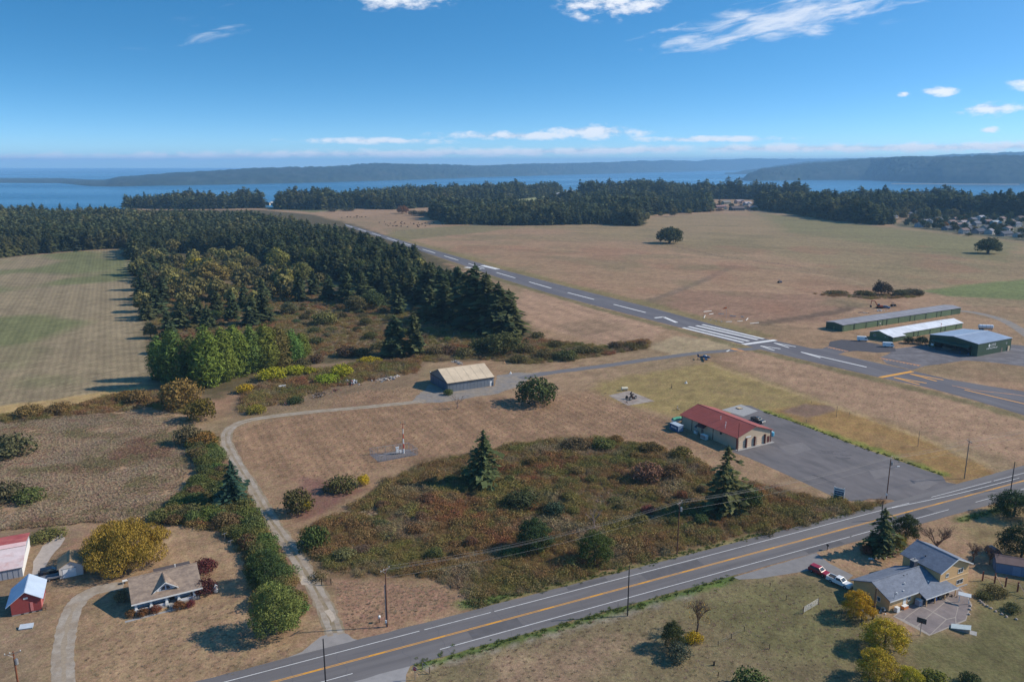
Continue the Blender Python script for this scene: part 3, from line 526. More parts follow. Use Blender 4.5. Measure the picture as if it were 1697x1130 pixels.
# ------------------------------------------------------------------ buildings
def wall_gable(L, Wd, h, rise, axis='x', z0=-.3):
    """closed shell of a gabled box; ridge along local x or y, origin at the near-left corner"""
    if axis == 'x': return MB().prism([(0, z0), (Wd, z0), (Wd, h), (Wd / 2, h + rise), (0, h)], 'x', 0, L)
    return MB().prism([(0, z0), (L, z0), (L, h), (L / 2, h + rise), (0, h)], 'y', 0, Wd)
def slope(p0, p1, q0, q1, th=.14):
    """one roof plane as a slab: eave p0-p1, ridge q0-q1"""
    a = [Vector(p) for p in (p0, p1, q1, q0)]; n = (a[1] - a[0]).cross(a[3] - a[0]).normalized()
    if n.z < 0: n = -n
    return MB().loft([[p for p in a], [p + n * th for p in a]])
def gable_roof(par, x0, x1, y0, y1, h, rise, m, ov=.4, axis='x', name='roof', off=.03, th=.14, m2=None, seams=0, seam_m=None):
    r = rise
    if axis == 'x':
        ym = (y0 + y1) / 2; k = r / (ym - y0); e = h - k * ov + off
        a = slope((x0 - ov, y0 - ov, e), (x1 + ov, y0 - ov, e), (x0 - ov, ym, h + r + off), (x1 + ov, ym, h + r + off), th).build(name, m, par)
        b = slope((x0 - ov, y1 + ov, e), (x1 + ov, y1 + ov, e), (x0 - ov, ym, h + r + off), (x1 + ov, ym, h + r + off), th).build(name, m2 or m, par)
        c = MB().prism([(ym - .22, h + r + off + th - .02), (ym, h + r + off + th + .1), (ym + .22, h + r + off + th - .02)], 'x', x0 - ov, x1 + ov).build('ridge_cap', m, a)
        if seams:
            n = int((x1 - x0 + 2 * ov) / seams)
            for i in range(1, n): X = x0 - ov + i * (x1 - x0 + 2 * ov) / n; slope((X - .04, y0 - ov, e), (X + .04, y0 - ov, e), (X - .04, ym, h + r + off), (X + .04, ym, h + r + off), th + .05).build('seam', seam_m or m, a)
    else:
        xm = (x0 + x1) / 2; k = r / (xm - x0); e = h - k * ov + off
        a = slope((x0 - ov, y0 - ov, e), (x0 - ov, y1 + ov, e), (xm, y0 - ov, h + r + off), (xm, y1 + ov, h + r + off), th).build(name, m, par)
        b = slope((x1 + ov, y0 - ov, e), (x1 + ov, y1 + ov, e), (xm, y0 - ov, h + r + off), (xm, y1 + ov, h + r + off), th).build(name, m2 or m, par)
        MB().prism([(xm - .22, h + r + off + th - .02), (xm, h + r + off + th + .1), (xm + .22, h + r + off + th - .02)], 'y', y0 - ov, y1 + ov).build('ridge_cap', m, a)
        if seams:
            n = int((y1 - y0 + 2 * ov) / seams)
            for i in range(1, n): Y = y0 - ov + i * (y1 - y0 + 2 * ov) / n; slope((x0 - ov, Y - .04, e), (x0 - ov, Y + .04, e), (xm, Y - .04, h + r + off), (xm, Y + .04, h + r + off), th + .05).build('seam', seam_m or m, a)
    return a, b
def window(par, c, w, h, face, fm=WHITE, gm=None, d=.05, mull=1):
    """window on a wall: face 'x-','x+','y-','y+' is the outward side; frame with pane and bar as sub-parts"""
    gm = gm or glass(); X, Y, Z = c; ax, sg = face[0], (-1 if face[1] == '-' else 1)
    def bx(u0, u1, z0, z1, a, b):
        lo, hi = sorted((a * sg, b * sg))
        return (X + lo, X + hi, Y + u0, Y + u1, Z + z0, Z + z1) if ax == 'x' else (X + u0, X + u1, Y + lo, Y + hi, Z + z0, Z + z1)
    t = .09; f = MB(); f.box(*bx(-w / 2, w / 2, h / 2 - t, h / 2, .004, d)); f.box(*bx(-w / 2, w / 2, -h / 2, -h / 2 + t, .004, d + .03)); f.box(*bx(-w / 2, -w / 2 + t, -h / 2 + t, h / 2 - t, .004, d)); f.box(*bx(w / 2 - t, w / 2, -h / 2 + t, h / 2 - t, .004, d))
    o = f.build('window', fm, par); MB().box(*bx(-w / 2 + t, w / 2 - t, -h / 2 + t, h / 2 - t, .003, .02)).build('pane', gm, o)
    for i in range(mull): u = -w / 2 + w * (i + 1) / (mull + 1); MB().box(*bx(u - .035, u + .035, -h / 2 + t, h / 2 - t, .022, d)).build('mullion', fm, o)
    return o
def panel(par, name, c, w, h, face, m, d=.06):
    X, Y, Z = c; ax, sg = face[0], (-1 if face[1] == '-' else 1); lo, hi = sorted((.004 * sg, d * sg))
    return MB().box(*((X + lo, X + hi, Y - w / 2, Y + w / 2, Z, Z + h) if ax == 'x' else (X - w / 2, X + w / 2, Y + lo, Y + hi, Z, Z + h))).build(name, m, par)
def vents(par, spots, m=WHITE, r=.09):
    for x, y, z, h in spots:
        MB().tube([(x, y, z - .3), (x, y, z + h)], r, 8).tube([(x, y, z + h), (x, y, z + h + .08)], r * 1.7, 8).build('vent_pipe', m, par)
def metal(name, c, rough=.5, rot=0, met=.25): return mat(name, c, rough, .10, .45, metal=met, spec=.4, stretch=(1, 1, .3), detail=6, col2=tuple(v * .86 for v in c))

# tan roofed hangar
a_ = math.radians(28.4)
t = thing('aircraft_hangar', 'blue-grey metal hangar with a cream tan roof standing alone by the gravel yard', 'hangar', (-26.2, 308.2, 0), a_)
w_ = metal('bluegrey_siding', S(122, 130, 140)); wall_gable(21, 18.6, 3.9, 3.6).build('wall', w_, t)
tan = metal('tan_roofing', S(206, 186, 158), .6, met=.0); gable_roof(t, 0, 21, 0, 18.6, 3.9, 3.6, tan, .3, seams=3.5)
MB().box(-.3, 21.3, -.36, -.28, 3.45, 3.78).build('gutter', metal('dark_trim', S(70, 74, 80)), t)
dd = metal('hangar_door_blue', S(84, 104, 128))
for i in range(6): panel(t, 'hangar_door', (0, 1.2 + 2.72 * (i + .5), 0), 2.6, 3.55, 'x-', dd, .1 + .05 * (i % 2))
MB().box(-.22, -.02, .6, 18, 3.6, 3.85).build('door_rail', metal('dark_trim', S(70, 74, 80)), t)
panel(t, 'door', (19.7, 0, 0), 1.0, 2.2, 'y-', WHITE); panel(t, 'door', (20.6, 0, 0), .5, 1.7, 'y-', dd, .3)
for i in range(13): panel(t, 'siding_rib', (.8 + i * 1.6, 0, 0), .07, 3.5, 'y-', w_, .05)
MB().tube([(0, 17.6, 4.4), (-.4, 17.6, 4.6)], .16, 8).tube([(-.4, 17.6, 4.6), (-.45, 17.6, 4.6)], .24, 8).build('lamp', WHITE, t)

# red roofed workshop
a_ = math.radians(29.0)
t = thing('workshop', 'beige workshop with a red metal roof and garage doors beside the parking lot', 'workshop', (73.3, 242.2, 0), a_)
bei = mat('beige_stucco', S(192, 172, 146), .85, .08, .5); wall_gable(15.6, 27, 4.3, 2.5, 'y').build('wall', bei, t)
red = metal('red_roofing', S(158, 80, 68), .6, met=.0); gable_roof(t, 0, 15.6, 0, 27, 4.3, 2.5, red, .55, 'y', seams=1.1)
vents(t, [(4.6, 12.5, 6.0, 1.1), (3.0, 8.4, 5.4, 1.2), (1.6, 7.2, 4.9, 1.2)])
gd = mat('beige_garage_door', S(214, 190, 164), .8, .06)
for i, (x, w) in enumerate(((2.0, 2.9), (5.9, 3.1), (10.4, 3.4))):
    g = panel(t, 'garage_door', (x + .3, 0, 0), w, 3.0, 'y-', gd, .05)
    for k in range(4): MB().box(x + .3 - w / 2, x + .3 + w / 2, -.062, -.052, .7 * (k + 1), .7 * (k + 1) + .05).build('panel_joint', mat('joint', S(150, 128, 108), .9), g)
brn = mat('dark_red_trim', S(96, 52, 46), .8)
for x in (3.98, 7.82, 12.5): panel(t, 'door_pillar', (x, 0, 0), .42, 3.3, 'y-', brn, .5)
for x in (.2, 15.4): panel(t, 'corner_trim', (x, 0, 0), .3, 4.2, 'y-', brn, .09)
panel(t, 'door', (14.3, 0, 0), 1.1, 2.3, 'y-', brn, .05); MB().box(3.9, 6.2, -.07, -.004, 3.45, 3.85).build('name_board', WHITE, t)
for y in (.12, 11, 21.5, 26.8): panel(t, 'corner_trim', (0, y, 0), .25, 4.1, 'x-', brn, .06)
MB().prism([(-1.5, 3.25), (-.02, 4.0), (-.02, 3.8), (-1.5, 3.1)], 'y', 14.2, 18.0).build('awning', brn, t)
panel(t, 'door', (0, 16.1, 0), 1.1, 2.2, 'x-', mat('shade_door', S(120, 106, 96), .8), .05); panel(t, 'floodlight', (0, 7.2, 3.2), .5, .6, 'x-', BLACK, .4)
window(t, (0, 19.5, 2.0), 1.3, 1.0, 'x-'); MB().box(-.6, 16.2, -1.2, -.01, -.02, .09).build('door_sill', CONC, t)

# long green row hangar
a_ = math.radians(29.4)
t = thing('row_hangar', 'long olive green row of hangars with a grey roof', 'hangar', (183.7, 427.0, 0), a_)
grn = metal('olive_siding', S(96, 116, 84), .6, met=.05); dgr = metal('dark_green_siding', S(72, 92, 68), .6, met=.05)
wall_gable(110, 11, 3.7, .75).build('wall', dgr, t); gable_roof(t, 0, 110, 0, 11, 3.7, .75, metal('grey_roofing', S(150, 146, 148), .55, met=.1), .35, seams=5.5)
x = .6; k = 0
for w in [9.0, .0, 10.0, 10.0, 4.3, 3.6, 10.6, 10.6, 4.3, 10.5, 10.5, 4.2, 10.2]:
    if w: panel(t, 'hangar_door', (x + w / 2, 0, .05), w - .5, 3.3, 'y-', grn, .1 + .04 * (k % 2)); panel(t, 'door_post', (x + w, 0, 0), .4, 3.6, 'y-', mat('dark_post', S(40, 56, 44), .8), .2); k += 1
    x += w + .15
for i in range(4): panel(t, 'end_panel', (0, 1.4 + i * 2.7, 0), 2.5, 3.4, 'x-', dgr, .05 + .03 * (i % 2))
panel(t, 'door', (0, 5.5, 0), 1.0, 2.2, 'x-', grn, .12); panel(t, 'electric_box', (32, 0, 1.2), .5, .8, 'y-', WHITE, .4)

# white roofed row hangar
a_ = math.radians(30.2)
t = thing('row_hangar', 'green row hangar with a bright white roof between two green hangars', 'hangar', (199.2, 400.6, 0), a_)
whr = metal('white_roofing', S(226, 228, 232), .45, met=.0)
MB().prism([(2.6, -.3), (13.6, -.3), (13.6, 3.1), (8.1, 4.6), (2.6, 3.1)], 'x', 0, 67).build('wall', grn, t); MB().box(0, 10.2, -.1, 2.6, -.3, 2.62).build('wall_extension', dgr, t)
gable_roof(t, 0, 67, 2.6, 13.6, 3.1, 1.5, whr, .35, seams=4.2)
slope((-.35, -.45, 2.55), (10.5, -.45, 2.55), (-.35, 2.3, 3.22), (10.5, 2.3, 3.22)).build('lean_to_roof', whr, t)
x = 11.2
for i, w in enumerate((10.5, 3.9, 10.5, 9.8, 3.9, 10.2)):
    panel(t, 'hangar_door', (x + w / 2, 2.6, .05), w - .5, 2.8, 'y-', grn, .1); panel(t, 'door_post', (x + w, 2.6, 0), .4, 2.95, 'y-', mat('dark_post', S(40, 56, 44), .8), .2); x += w + .15
MB().prism([(0, 0), (5.5, 2.4), (5.5, 0)], 'x', -.12, -.01).build('end_brace', grn, t)
window(t, (0, 10.5, 1.8), 1.4, 1.0, 'x-'); panel(t, 'door', (0, 4.6, 0), 1.0, 2.1, 'x-', WHITE, .06); panel(t, 'door', (3.0, -.1, 0), 2.4, 2.2, 'y-', dgr, .06)
MB().tube([(46, 2.4, 3.2), (46, 2.4, 5.1)], .09, 6).box(45.7, 46.3, 2.38, 2.42, 4.5, 5.1).build('wind_sign', mat('faded_red', S(180, 90, 70), .8), t)

# big green hangar with raised door and lettering
a_ = math.radians(29.0)
t = thing('drop_zone_hangar', 'big dark green hangar with a silver roof, white lettering and a raised door', 'hangar', (225.2, 369.1, 0), a_)
dk = metal('forest_green_siding', S(58, 80, 60), .6, met=.05); L_, W_, h_, r_ = 28.2, 25.0, 6.2, 1.4
MB().box(0, L_, 0, .2, -.3, h_).box(0, L_, W_ - .2, W_, -.3, h_).box(L_ - .2, L_, .2, W_ - .2, -.3, h_).box(0, .2, .2, 3.2, -.3, h_).box(0, .2, W_ - 3.2, W_ - .2, -.3, h_).box(0, .2, 3.2, W_ - 3.2, 4.6, h_).build('wall', dk, t)
for xx in (0.0, L_ - .2): MB().prism([(0, h_), (W_, h_), (W_ / 2, h_ + r_)], 'x', xx, xx + .2).build('gable', dk, t)
sil = metal('silver_roofing', S(176, 186, 200), .4, met=.25); gable_roof(t, 0, L_, 0, W_, h_, r_, sil, .25, seams=2.3)
MB().box(.3, L_ - .3, .3, W_ - .3, -.02, .04).build('floor', CONC, t)
slope((-3.4, 3.2, 3.9), (-3.4, W_ - 3.2, 3.9), (-.02, 3.2, 4.75), (-.02, W_ - 3.2, 4.75), .2).build('raised_door', dk, t)
for y in (3.6, W_ - 3.6): MB().tube([(-.05, y, 2.2), (-3.1, y, 3.85)], .08, 6).build('door_arm', STEEL, t)
wm = mat('white_lettering', (.75, .76, .75), .7, .05)
MB().tube([(9.4, -.01, 4.5), (9.4, -.05, 4.5)], .75, 14).build('logo', wm, t)
for r0, x0, n, cw, ch, z in ((0, 10.9, 8, .40, .5, 4.75), (1, 10.9, 8, .40, .5, 4.05), (2, 7.4, 17, .43, .72, 2.7)):
    for i in range(n):
        o_ = MB(); X = x0 + i * (cw + .12); o_.box(X, X + .12, -.05, -.01, z, z + ch)
        if i % 3 != 1: o_.box(X + .125, X + cw, -.05, -.01, z + ch * (.75 if i % 2 else 0), z + ch * (1 if i % 2 else .25))
        if i % 4 == 2: o_.box(X + cw - .12, X + cw, -.05, -.01, z + ch * .26, z + ch * .74)
        o_.build('letter', wm, t)
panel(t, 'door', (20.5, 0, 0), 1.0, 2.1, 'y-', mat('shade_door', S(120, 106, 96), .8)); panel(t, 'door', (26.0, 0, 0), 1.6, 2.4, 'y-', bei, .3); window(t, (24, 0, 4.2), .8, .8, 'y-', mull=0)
for y in (4.5, 8.8): MB().tube([(.6, y, .9), (.6, y, 0)], .35, 10).build('drum', mat('blue_drum', S(60, 90, 130), .6), t)
MB().box(2, 6, 14, 19, .04, 1.1).build('packing_table', mat('shade_table', S(110, 100, 90), .8), t); MB().box(-.05, 0.0, W_ - 2.6, W_ - 1.2, .9, 2.0).build('notice_window', WHITE, t)

# porch house at lower left
a_ = math.radians(29.7)
t = thing('porch_house', 'small white house with brown shingle roof, dormer and columned front porch', 'house', (-78.3, 145.6, 0), a_)
wh = mat('white_siding', S(206, 210, 218), .8, .06, .6, stretch=(1, 1, 14)); shg = mat('brown_shingle', S(150, 132, 116), .95, .2, 2.2, stretch=(1, 1, 4), detail=8, col2=S(128, 112, 100))
# porch floor, body behind the porch
MB().prism([(2.2, -.3), (11.2, -.3), (11.2, 2.7), (6.4, 5.0), (2.2, 3.2)], 'x', .45, 13.1).build('wall', wh, t)
MB().box(.45, 13.1, .2, 2.18, -.3, .42).build('porch_floor', CONC, t)
slope((-.05, -.15, 2.45), (13.75, -.15, 2.45), (-.05, 6.4, 5.18), (13.75, 6.4, 5.18), .16).build('roof', shg, t)
slope((-.05, 11.7, 2.45), (13.75, 11.7, 2.45), (-.05, 6.4, 5.18), (13.75, 6.4, 5.18), .16).build('roof', shg, t)
MB().box(-.08, 13.78, -.25, -.16, 2.36, 2.62).build('gutter', WHITE, t); MB().box(-.1, 13.8, 6.25, 6.55, 5.27, 5.42).build('ridge_cap', shg, t)
slope((5.4, 14.2, 2.2), (13.0, 14.2, 2.2), (5.4, 11.4, 2.62), (13.0, 11.4, 2.62), .14).build('rear_roof', mat('dark_shingle', S(92, 82, 80), .95, .2, 2.0), t); MB().box(5.7, 12.7, 11.2, 13.9, -.3, 2.15).build('rear_wall', wh, t)
# dormer
d_ = MB().prism([(5.0, 3.0), (8.5, 3.0), (8.5, 3.75), (6.75, 4.95), (5.0, 3.75)], 'y', 1.5, 5.2).build('dormer', WHITE, t)
slope((4.35, .95, 3.4), (4.35, 4.6, 3.4), (6.75, .95, 5.12), (6.75, 6.3, 5.12), .12).build('dormer_roof', shg, d_); slope((9.15, .95, 3.4), (9.15, 4.6, 3.4), (6.75, .95, 5.12), (6.75, 6.3, 5.12), .12).build('dormer_roof', shg, d_)
MB().prism([(4.3, 3.36), (4.3, 3.56), (6.75, 5.3), (9.2, 3.56), (9.2, 3.36), (6.75, 5.1)], 'y', .89, .945).build('dormer_fascia', WHITE, d_)
MB().prism([(5.5, 3.25), (8.0, 3.25), (8.0, 3.8), (6.75, 4.65), (5.5, 3.8)], 'y', 1.46, 1.495).build('dormer_panel', mat('blue_shade_paint', S(170, 182, 200), .7), d_)
for u in (6.2, 7.3): MB().prism([(u - .42, 3.42), (u + .42, 3.42), (u + (.42 if u < 6.75 else .1), 4.3 if u < 6.75 else 4.1), (u - (.1 if u < 6.75 else .42), 4.1 if u < 6.75 else 4.3)], 'y', 1.42, 1.455).build('pane', glass(), d_)
for x in (.75, 3.6, 6.6, 9.0, 12.0):
    c_ = MB(); c_.box(x - .32, x + .32, .1, .74, .43, 1.15); c_.loft([[(x - .24, .18, 1.152), (x + .24, .18, 1.152), (x + .24, .66, 1.152), (x - .24, .66, 1.152)], [(x - .15, .27, 2.45), (x + .15, .27, 2.45), (x + .15, .57, 2.45), (x - .15, .57, 2.45)]]); c_.build('porch_column', WHITE, t)
for x0, x1 in ((1.1, 3.25), (3.95, 6.25), (9.35, 11.65)): MB().box(x0, x1, .36, .48, .43, .95).build('porch_rail', wh, t)
for x in (2.4, 5.0, 10.6): window(t, (x, 2.2, 1.65), 1.5, 1.3, 'y-', gm=glass('dim_glass', (.10, .12, .14)))
panel(t, 'door', (7.8, 2.2, .42), 1.0, 2.1, 'y-', mat('dark_door', S(50, 46, 48), .6)); panel(t, 'door_frame', (7.15, 2.2, .42), .2, 2.2, 'y-', WHITE)
for k in range(3): MB().box(6.9, 8.7, -.35 * (k + 1), -.35 * k + (.18 if k == 0 else 0), -.05, .34 - .13 * k).build('step', CONC, t)
MB().box(6.4, 9.0, -2.0, -1.1, -.02, .03).build('front_walk', CONC, t); MB().box(-1.6, 6.4, -1.9, -1.25, -.02, .024).build('front_walk', CONC, t)
window(t, (.45, 5.2, 1.6), 1.1, 1.2, 'x-'); vents(t, [(9.5, 8.5, 4.4, .6)])

# red barn with pale metal roof
a_ = math.radians(25)
t = thing('red_barn', 'small weathered red barn with a pale metal roof and a stone footing', 'barn', (-103.4, 145.2, 0), a_)
rb = mat('barn_red_boards', S(142, 66, 64), .9, .22, 2.0, stretch=(1, 1, 10)); wr = metal('pale_metal_roofing', S(192, 206, 222), .45, met=.1)
MB().prism([(.3, .3), (5.7, .3), (5.7, 3.0), (3.1, 4.9), (.3, 2.7)], 'y', 0, 7.6).build('wall', rb, t); MB().box(.32, 5.68, .02, 7.58, -.3, .298).build('footing', mat('grey_stone', S(150, 142, 138), .9, .25, 2.0), t)
slope((-.5, -.45, 2.25), (-.5, 8.0, 2.25), (3.1, -.45, 5.0), (3.1, 8.0, 5.0), .1).build('roof', wr, t); slope((6.2, -.45, 2.85), (6.2, 8.0, 2.85), (3.1, -.45, 5.0), (3.1, 8.0, 5.0), .1).build('roof', wr, t)
panel(t, 'barn_door', (4.0, 0, .5), .5, 1.9, 'y-', mat('pale_red', S(196, 120, 116), .8), .08); MB().box(2.7, 3.5, -.06, -.004, 3.3, 3.7).build('gable_vent', WHITE, t)
for x in (2.2, 3.6, 4.9): panel(t, 'floor_vent', (x, 0, -.02), .5, .28, 'y-', BLACK, .03)
MB().box(5.72, 6.5, -.2, 1.6, .55, .66).box(6.35, 6.45, -.15, -.05, -.2, .55).box(6.35, 6.45, 1.45, 1.55, -.2, .55).build('loading_deck', WOOD, t); panel(t, 'side_door', (5.7, 1.0, .66), 1.2, 1.9, 'x+', mat('pale_red', S(196, 120, 116), .8))

# long barn at the left edge
t = thing('long_barn', 'long low barn with red and rusty white metal roof at the left edge', 'barn', (-110.6, 161.6, 0), math.radians(26))
rw = mat('rusty_white_roofing', S(214, 196, 194), .6, .12, .8, col2=S(190, 140, 130), mixr=(.5, .75), detail=8)
MB().prism([(0, -.3), (16.4, -.3), (16.4, 3.0), (9.6, 3.95), (0, 2.3)], 'x', -18, -.1).build('wall', mat('grey_boards', S(150, 154, 164), .9, .2, 2.5, stretch=(8, 8, .3)), t)
slope((-18.3, -.3, 2.35), (.15, -.3, 2.35), (-18.3, 8.0, 3.75), (.15, 8.0, 3.75), .1).build('roof', rw, t)
slope((-18.3, 8.02, 3.9), (.15, 8.02, 3.9), (-18.3, 9.6, 4.15), (.15, 9.6, 4.15), .1).build('roof', mat('pink_white_roofing', S(220, 186, 182), .6, .1), t)
slope((-18.3, 16.8, 3.15), (.15, 16.8, 3.15), (-18.3, 9.6, 4.15), (.15, 9.6, 4.15), .1).build('roof', mat('rust_red_roofing', S(170, 80, 74), .6, .2, .8, col2=S(190, 104, 94)), t)
for i in range(16): panel(t, 'wall_batten', (-.8 - i * 1.05, 0, 0), .08, 2.3, 'y-', mat('grey_boards2', S(120, 124, 134), .9, .2), .05)
panel(t, 'side_fascia', (-.1, 8, 0), 16, 2.35, 'x+', WHITE, .03)

# white one-car garage
t = thing('garage', 'small white one-car garage with tan roof beside the dark car', 'garage', (-101.7, 160.4, 0), math.radians(28))
wall_gable(4.7, 5.4, 2.5, 1.3, 'y').build('wall', mat('cream_siding', S(206, 200, 196), .8, .08, .8), t); gable_roof(t, 0, 4.7, 0, 5.4, 2.5, 1.3, mat('tan_shingle', S(150, 128, 100), .95, .2, 2.0), .3, 'y')
g = panel(t, 'garage_door', (2.0, 0, 0), 2.6, 2.05, 'y-', mat('bright_white', (.8, .8, .8), .6, .03), .04); panel(t, 'door_frame', (2.0, 0, 2.07), 2.9, .14, 'y-', mat('grey_trim', S(130, 134, 140), .8)); MB().box(2.1, 2.7, -.05, -.004, 2.75, 3.0).build('gable_vent', STEEL, t)
window(t, (4.7, 2.6, 1.5), .8, .8, 'x+', mull=0)

# split-level house at right
a_ = math.radians(26)
t = thing('split_level_house', 'tan split-level house with blue-grey roof behind the cars', 'house', (78.3, 146.6, 0), a_)
ts = mat('tan_siding', S(208, 170, 122), .85, .08, .6, stretch=(1, 1, 14)); gs = mat('bluegrey_shingle', S(120, 126, 138), .9, .16, 2.2, stretch=(1, 1, 4), detail=8, col2=S(108, 114, 126)); dkt = mat('shade_tan', S(150, 126, 98), .85, .1)
MB().prism([(.35, -.3), (9.5, -.3), (9.5, 2.55), (4.8, 4.4), (.35, 2.65)], 'x', .4, 15.4).build('wall', ts, t)
slope((-.1, -.1, 2.6), (8.6, -.1, 2.6), (-.1, 4.8, 4.62), (8.6, 4.8, 4.62), .16).build('roof', gs, t); slope((8.6, -1.9, 1.86), (19.0, -1.9, 1.86), (8.6, 4.8, 4.62), (15.6, 4.8, 4.62), .16).build('roof', gs, t)
slope((-.1, 9.95, 2.45), (14.0, 9.95, 2.45), (-.1, 4.8, 4.62), (15.6, 4.8, 4.62), .16).build('roof', gs, t); MB().box(-.12, 15.4, 4.66, 4.94, 4.74, 4.86).build('ridge_cap', gs, t)
MB().box(-.16, 8.55, -.2, -.11, 2.5, 2.74).box(8.62, 19.0, -2.0, -1.91, 1.78, 2.0).build('gutter', WHITE, t)
# porch posts and deck
for x in (9.3, 12.0, 15.2, 18.6): MB().box(x - .09, x + .09, -1.7, -1.52, -.1, 1.9).build('porch_post', ts, t)
u = MB().prism([(15.9, -.3), (25.4, -.3), (25.4, 5.25), (20.7, 7.3), (15.9, 5.25)], 'y', .4, 9.6).build('upper_wall', ts, t); MB().box(15.88, 25.43, .33, .395, 2.75, 3.0).build('belt_trim', mat('light_tan_trim', S(222, 190, 146), .8), u)
gable_roof(t, 15.9, 25.4, .4, 9.6, 5.25, 2.05, gs, .5, 'y', 'upper_roof'); MB().prism([(15.3, 5.0), (15.3, 5.22), (20.7, 7.56), (26.0, 5.22), (26.0, 5.0), (20.7, 7.3)], 'y', -.16, -.105).build('gable_fascia', WHITE, t)
window(t, (22.6, .4, 4.1), 1.7, 1.1, 'y-'); window(t, (22.8, .4, 1.4), 2.2, 1.1, 'y-'); window(t, (18.2, .4, 4.0), .9, .9, 'y-'); window(t, (25.4, 5, 4.0), 1.4, 1.1, 'x+')
window(t, (6.4, .35, 1.5), .9, .9, 'y-'); panel(t, 'door', (5.0, .35, 0), .95, 2.1, 'y-', WHITE); panel(t, 'door', (11.2, .35, 0), 1.8, 2.1, 'y-', glass(), .04); window(t, (.4, 3.2, 1.6), 1.3, 1.0, 'x-')
ch = MB().box(13.5, 14.6, 5.1, 6.1, 3.0, 6.0).build('chimney', mat('dark_brick', S(70, 72, 82), .9, .25, 3), t); MB().box(13.4, 14.7, 5.0, 6.2, 6.01, 6.15).build('chimney_cap', CONC, ch); MB().tube([(14.3, 5.6, 6.15), (14.3, 5.6, 6.6)], .16, 8).build('flue', STEEL, ch)
vents(t, [(3.0, .9, 3.1, .35), (5.2, 1.0, 3.1, .3), (7.0, 2.2, 3.6, .45), (13.2, 1.2, 3.2, .25)]); vents(t, [(8.9, 4.0, 4.3, .12), (10.0, 4.1, 4.3, .12), (11.0, 4.2, 4.3, .12), (17.6, 5.5, 6.2, .15), (18.5, 3.0, 6.2, .15), (18.6, 6.8, 6.2, .2)], BLACK, .1)
MB().tube([(1.6, .3, 2.9), (1.6, .3, 4.6)], .05, 6).build('antenna', STEEL, t)
MB().box(18.0, 25.4, .15, .36, -.1, .25).build('footing', CONC, t)

# blue shed with brown roof at the right edge
b0 = G(1650, 948); t = thing('storage_shed', 'long blue shed with a brown roof at the right edge beyond the tan house', 'shed', (b0.x, b0.y, 0), math.radians(-22))
MB().prism([(0, -.3), (4.2, -.3), (4.2, 2.5), (2.1, 3.3), (0, 2.5)], 'x', 0, 13).build('wall', mat('blue_siding', S(92, 116, 146), .7, .12, 1.0, stretch=(8, 8, .3)), t); gable_roof(t, 0, 13, 0, 4.2, 2.5, .8, mat('brown_roofing', S(112, 92, 88), .8, .15, 1.0), .25)
panel(t, 'door', (4, 0, 0), 1.6, 2.2, 'y-', mat('blue_door', S(110, 132, 160), .7), .06); MB().box(-.1, 0, 1.2, 2.8, 0, 2.0).build('end_door', mat('blue_door', S(110, 132, 160), .7), t)

# houses of the village at right and the houses in the wood
def far_house(label, px, py, L, Wd, h, rise, rz, wc, rc, hip=False, group=None, wing=None):
    g = G(px, py); t = thing('village_house', label, 'house', (g.x, g.y, 0), math.radians(rz), group)
    wm_ = mat('hw_%d_%d_%d' % tuple(int(v * 1000) for v in wc), wc, .85, .06, .5); rm_ = mat('hr_%d_%d_%d' % tuple(int(v * 1000) for v in rc), rc, .9, .15, .8)
    wall_gable(L, Wd, h, rise).build('wall', wm_, t); gable_roof(t, 0, L, 0, Wd, h, rise, rm_, .5)
    if wing:
        x0, wl, wd = wing; MB().prism([(x0, -.3), (x0 + wl, -.3), (x0 + wl, h * .9), (x0 + wl / 2, h * .9 + rise * .8), (x0, h * .9)], 'y', -wd, .0).build('wing_wall', wm_, t); gable_roof(t, x0, x0 + wl, -wd, .5, h * .9, rise * .8, rm_, .4, 'y', 'wing_roof')
    n = max(2, int(L / 3.4)); fl = [1.5] if h < 4 else [1.5, 4.3]
    for z in fl:
        for i in range(n):
            X = L * (i + .5) / n
            if wing and wing[0] - .8 < X < wing[0] + wing[1] + .8: continue
            window(t, (X, 0, z), 1.5, 1.2, 'y-')
    for z in fl: window(t, (0, Wd / 2, z), 1.4, 1.2, 'x-')
    panel(t, 'door', (L * .5 / n + L / n * .5, 0, 0), 1.0, 2.1, 'y-', mat('dark_door', S(50, 46, 48), .6)) if not wing else panel(t, 'garage_door', (wing[0] + wing[1] / 2, -wing[2], 0), wing[1] * .7, 2.2, 'y-', WHITE)
    MB().box(L * .7, L * .7 + .8, Wd * .55, Wd * .55 + .8, h, h + rise + .9).build('chimney', CONC, t)
    return t
GY, TN, WB, BL = S(128, 128, 133), S(158, 138, 120), S(176, 174, 172), S(90, 150, 170); RG, RB, RD, RP = S(104, 106, 116), S(98, 84, 78), S(76, 80, 90), S(126, 106, 102)
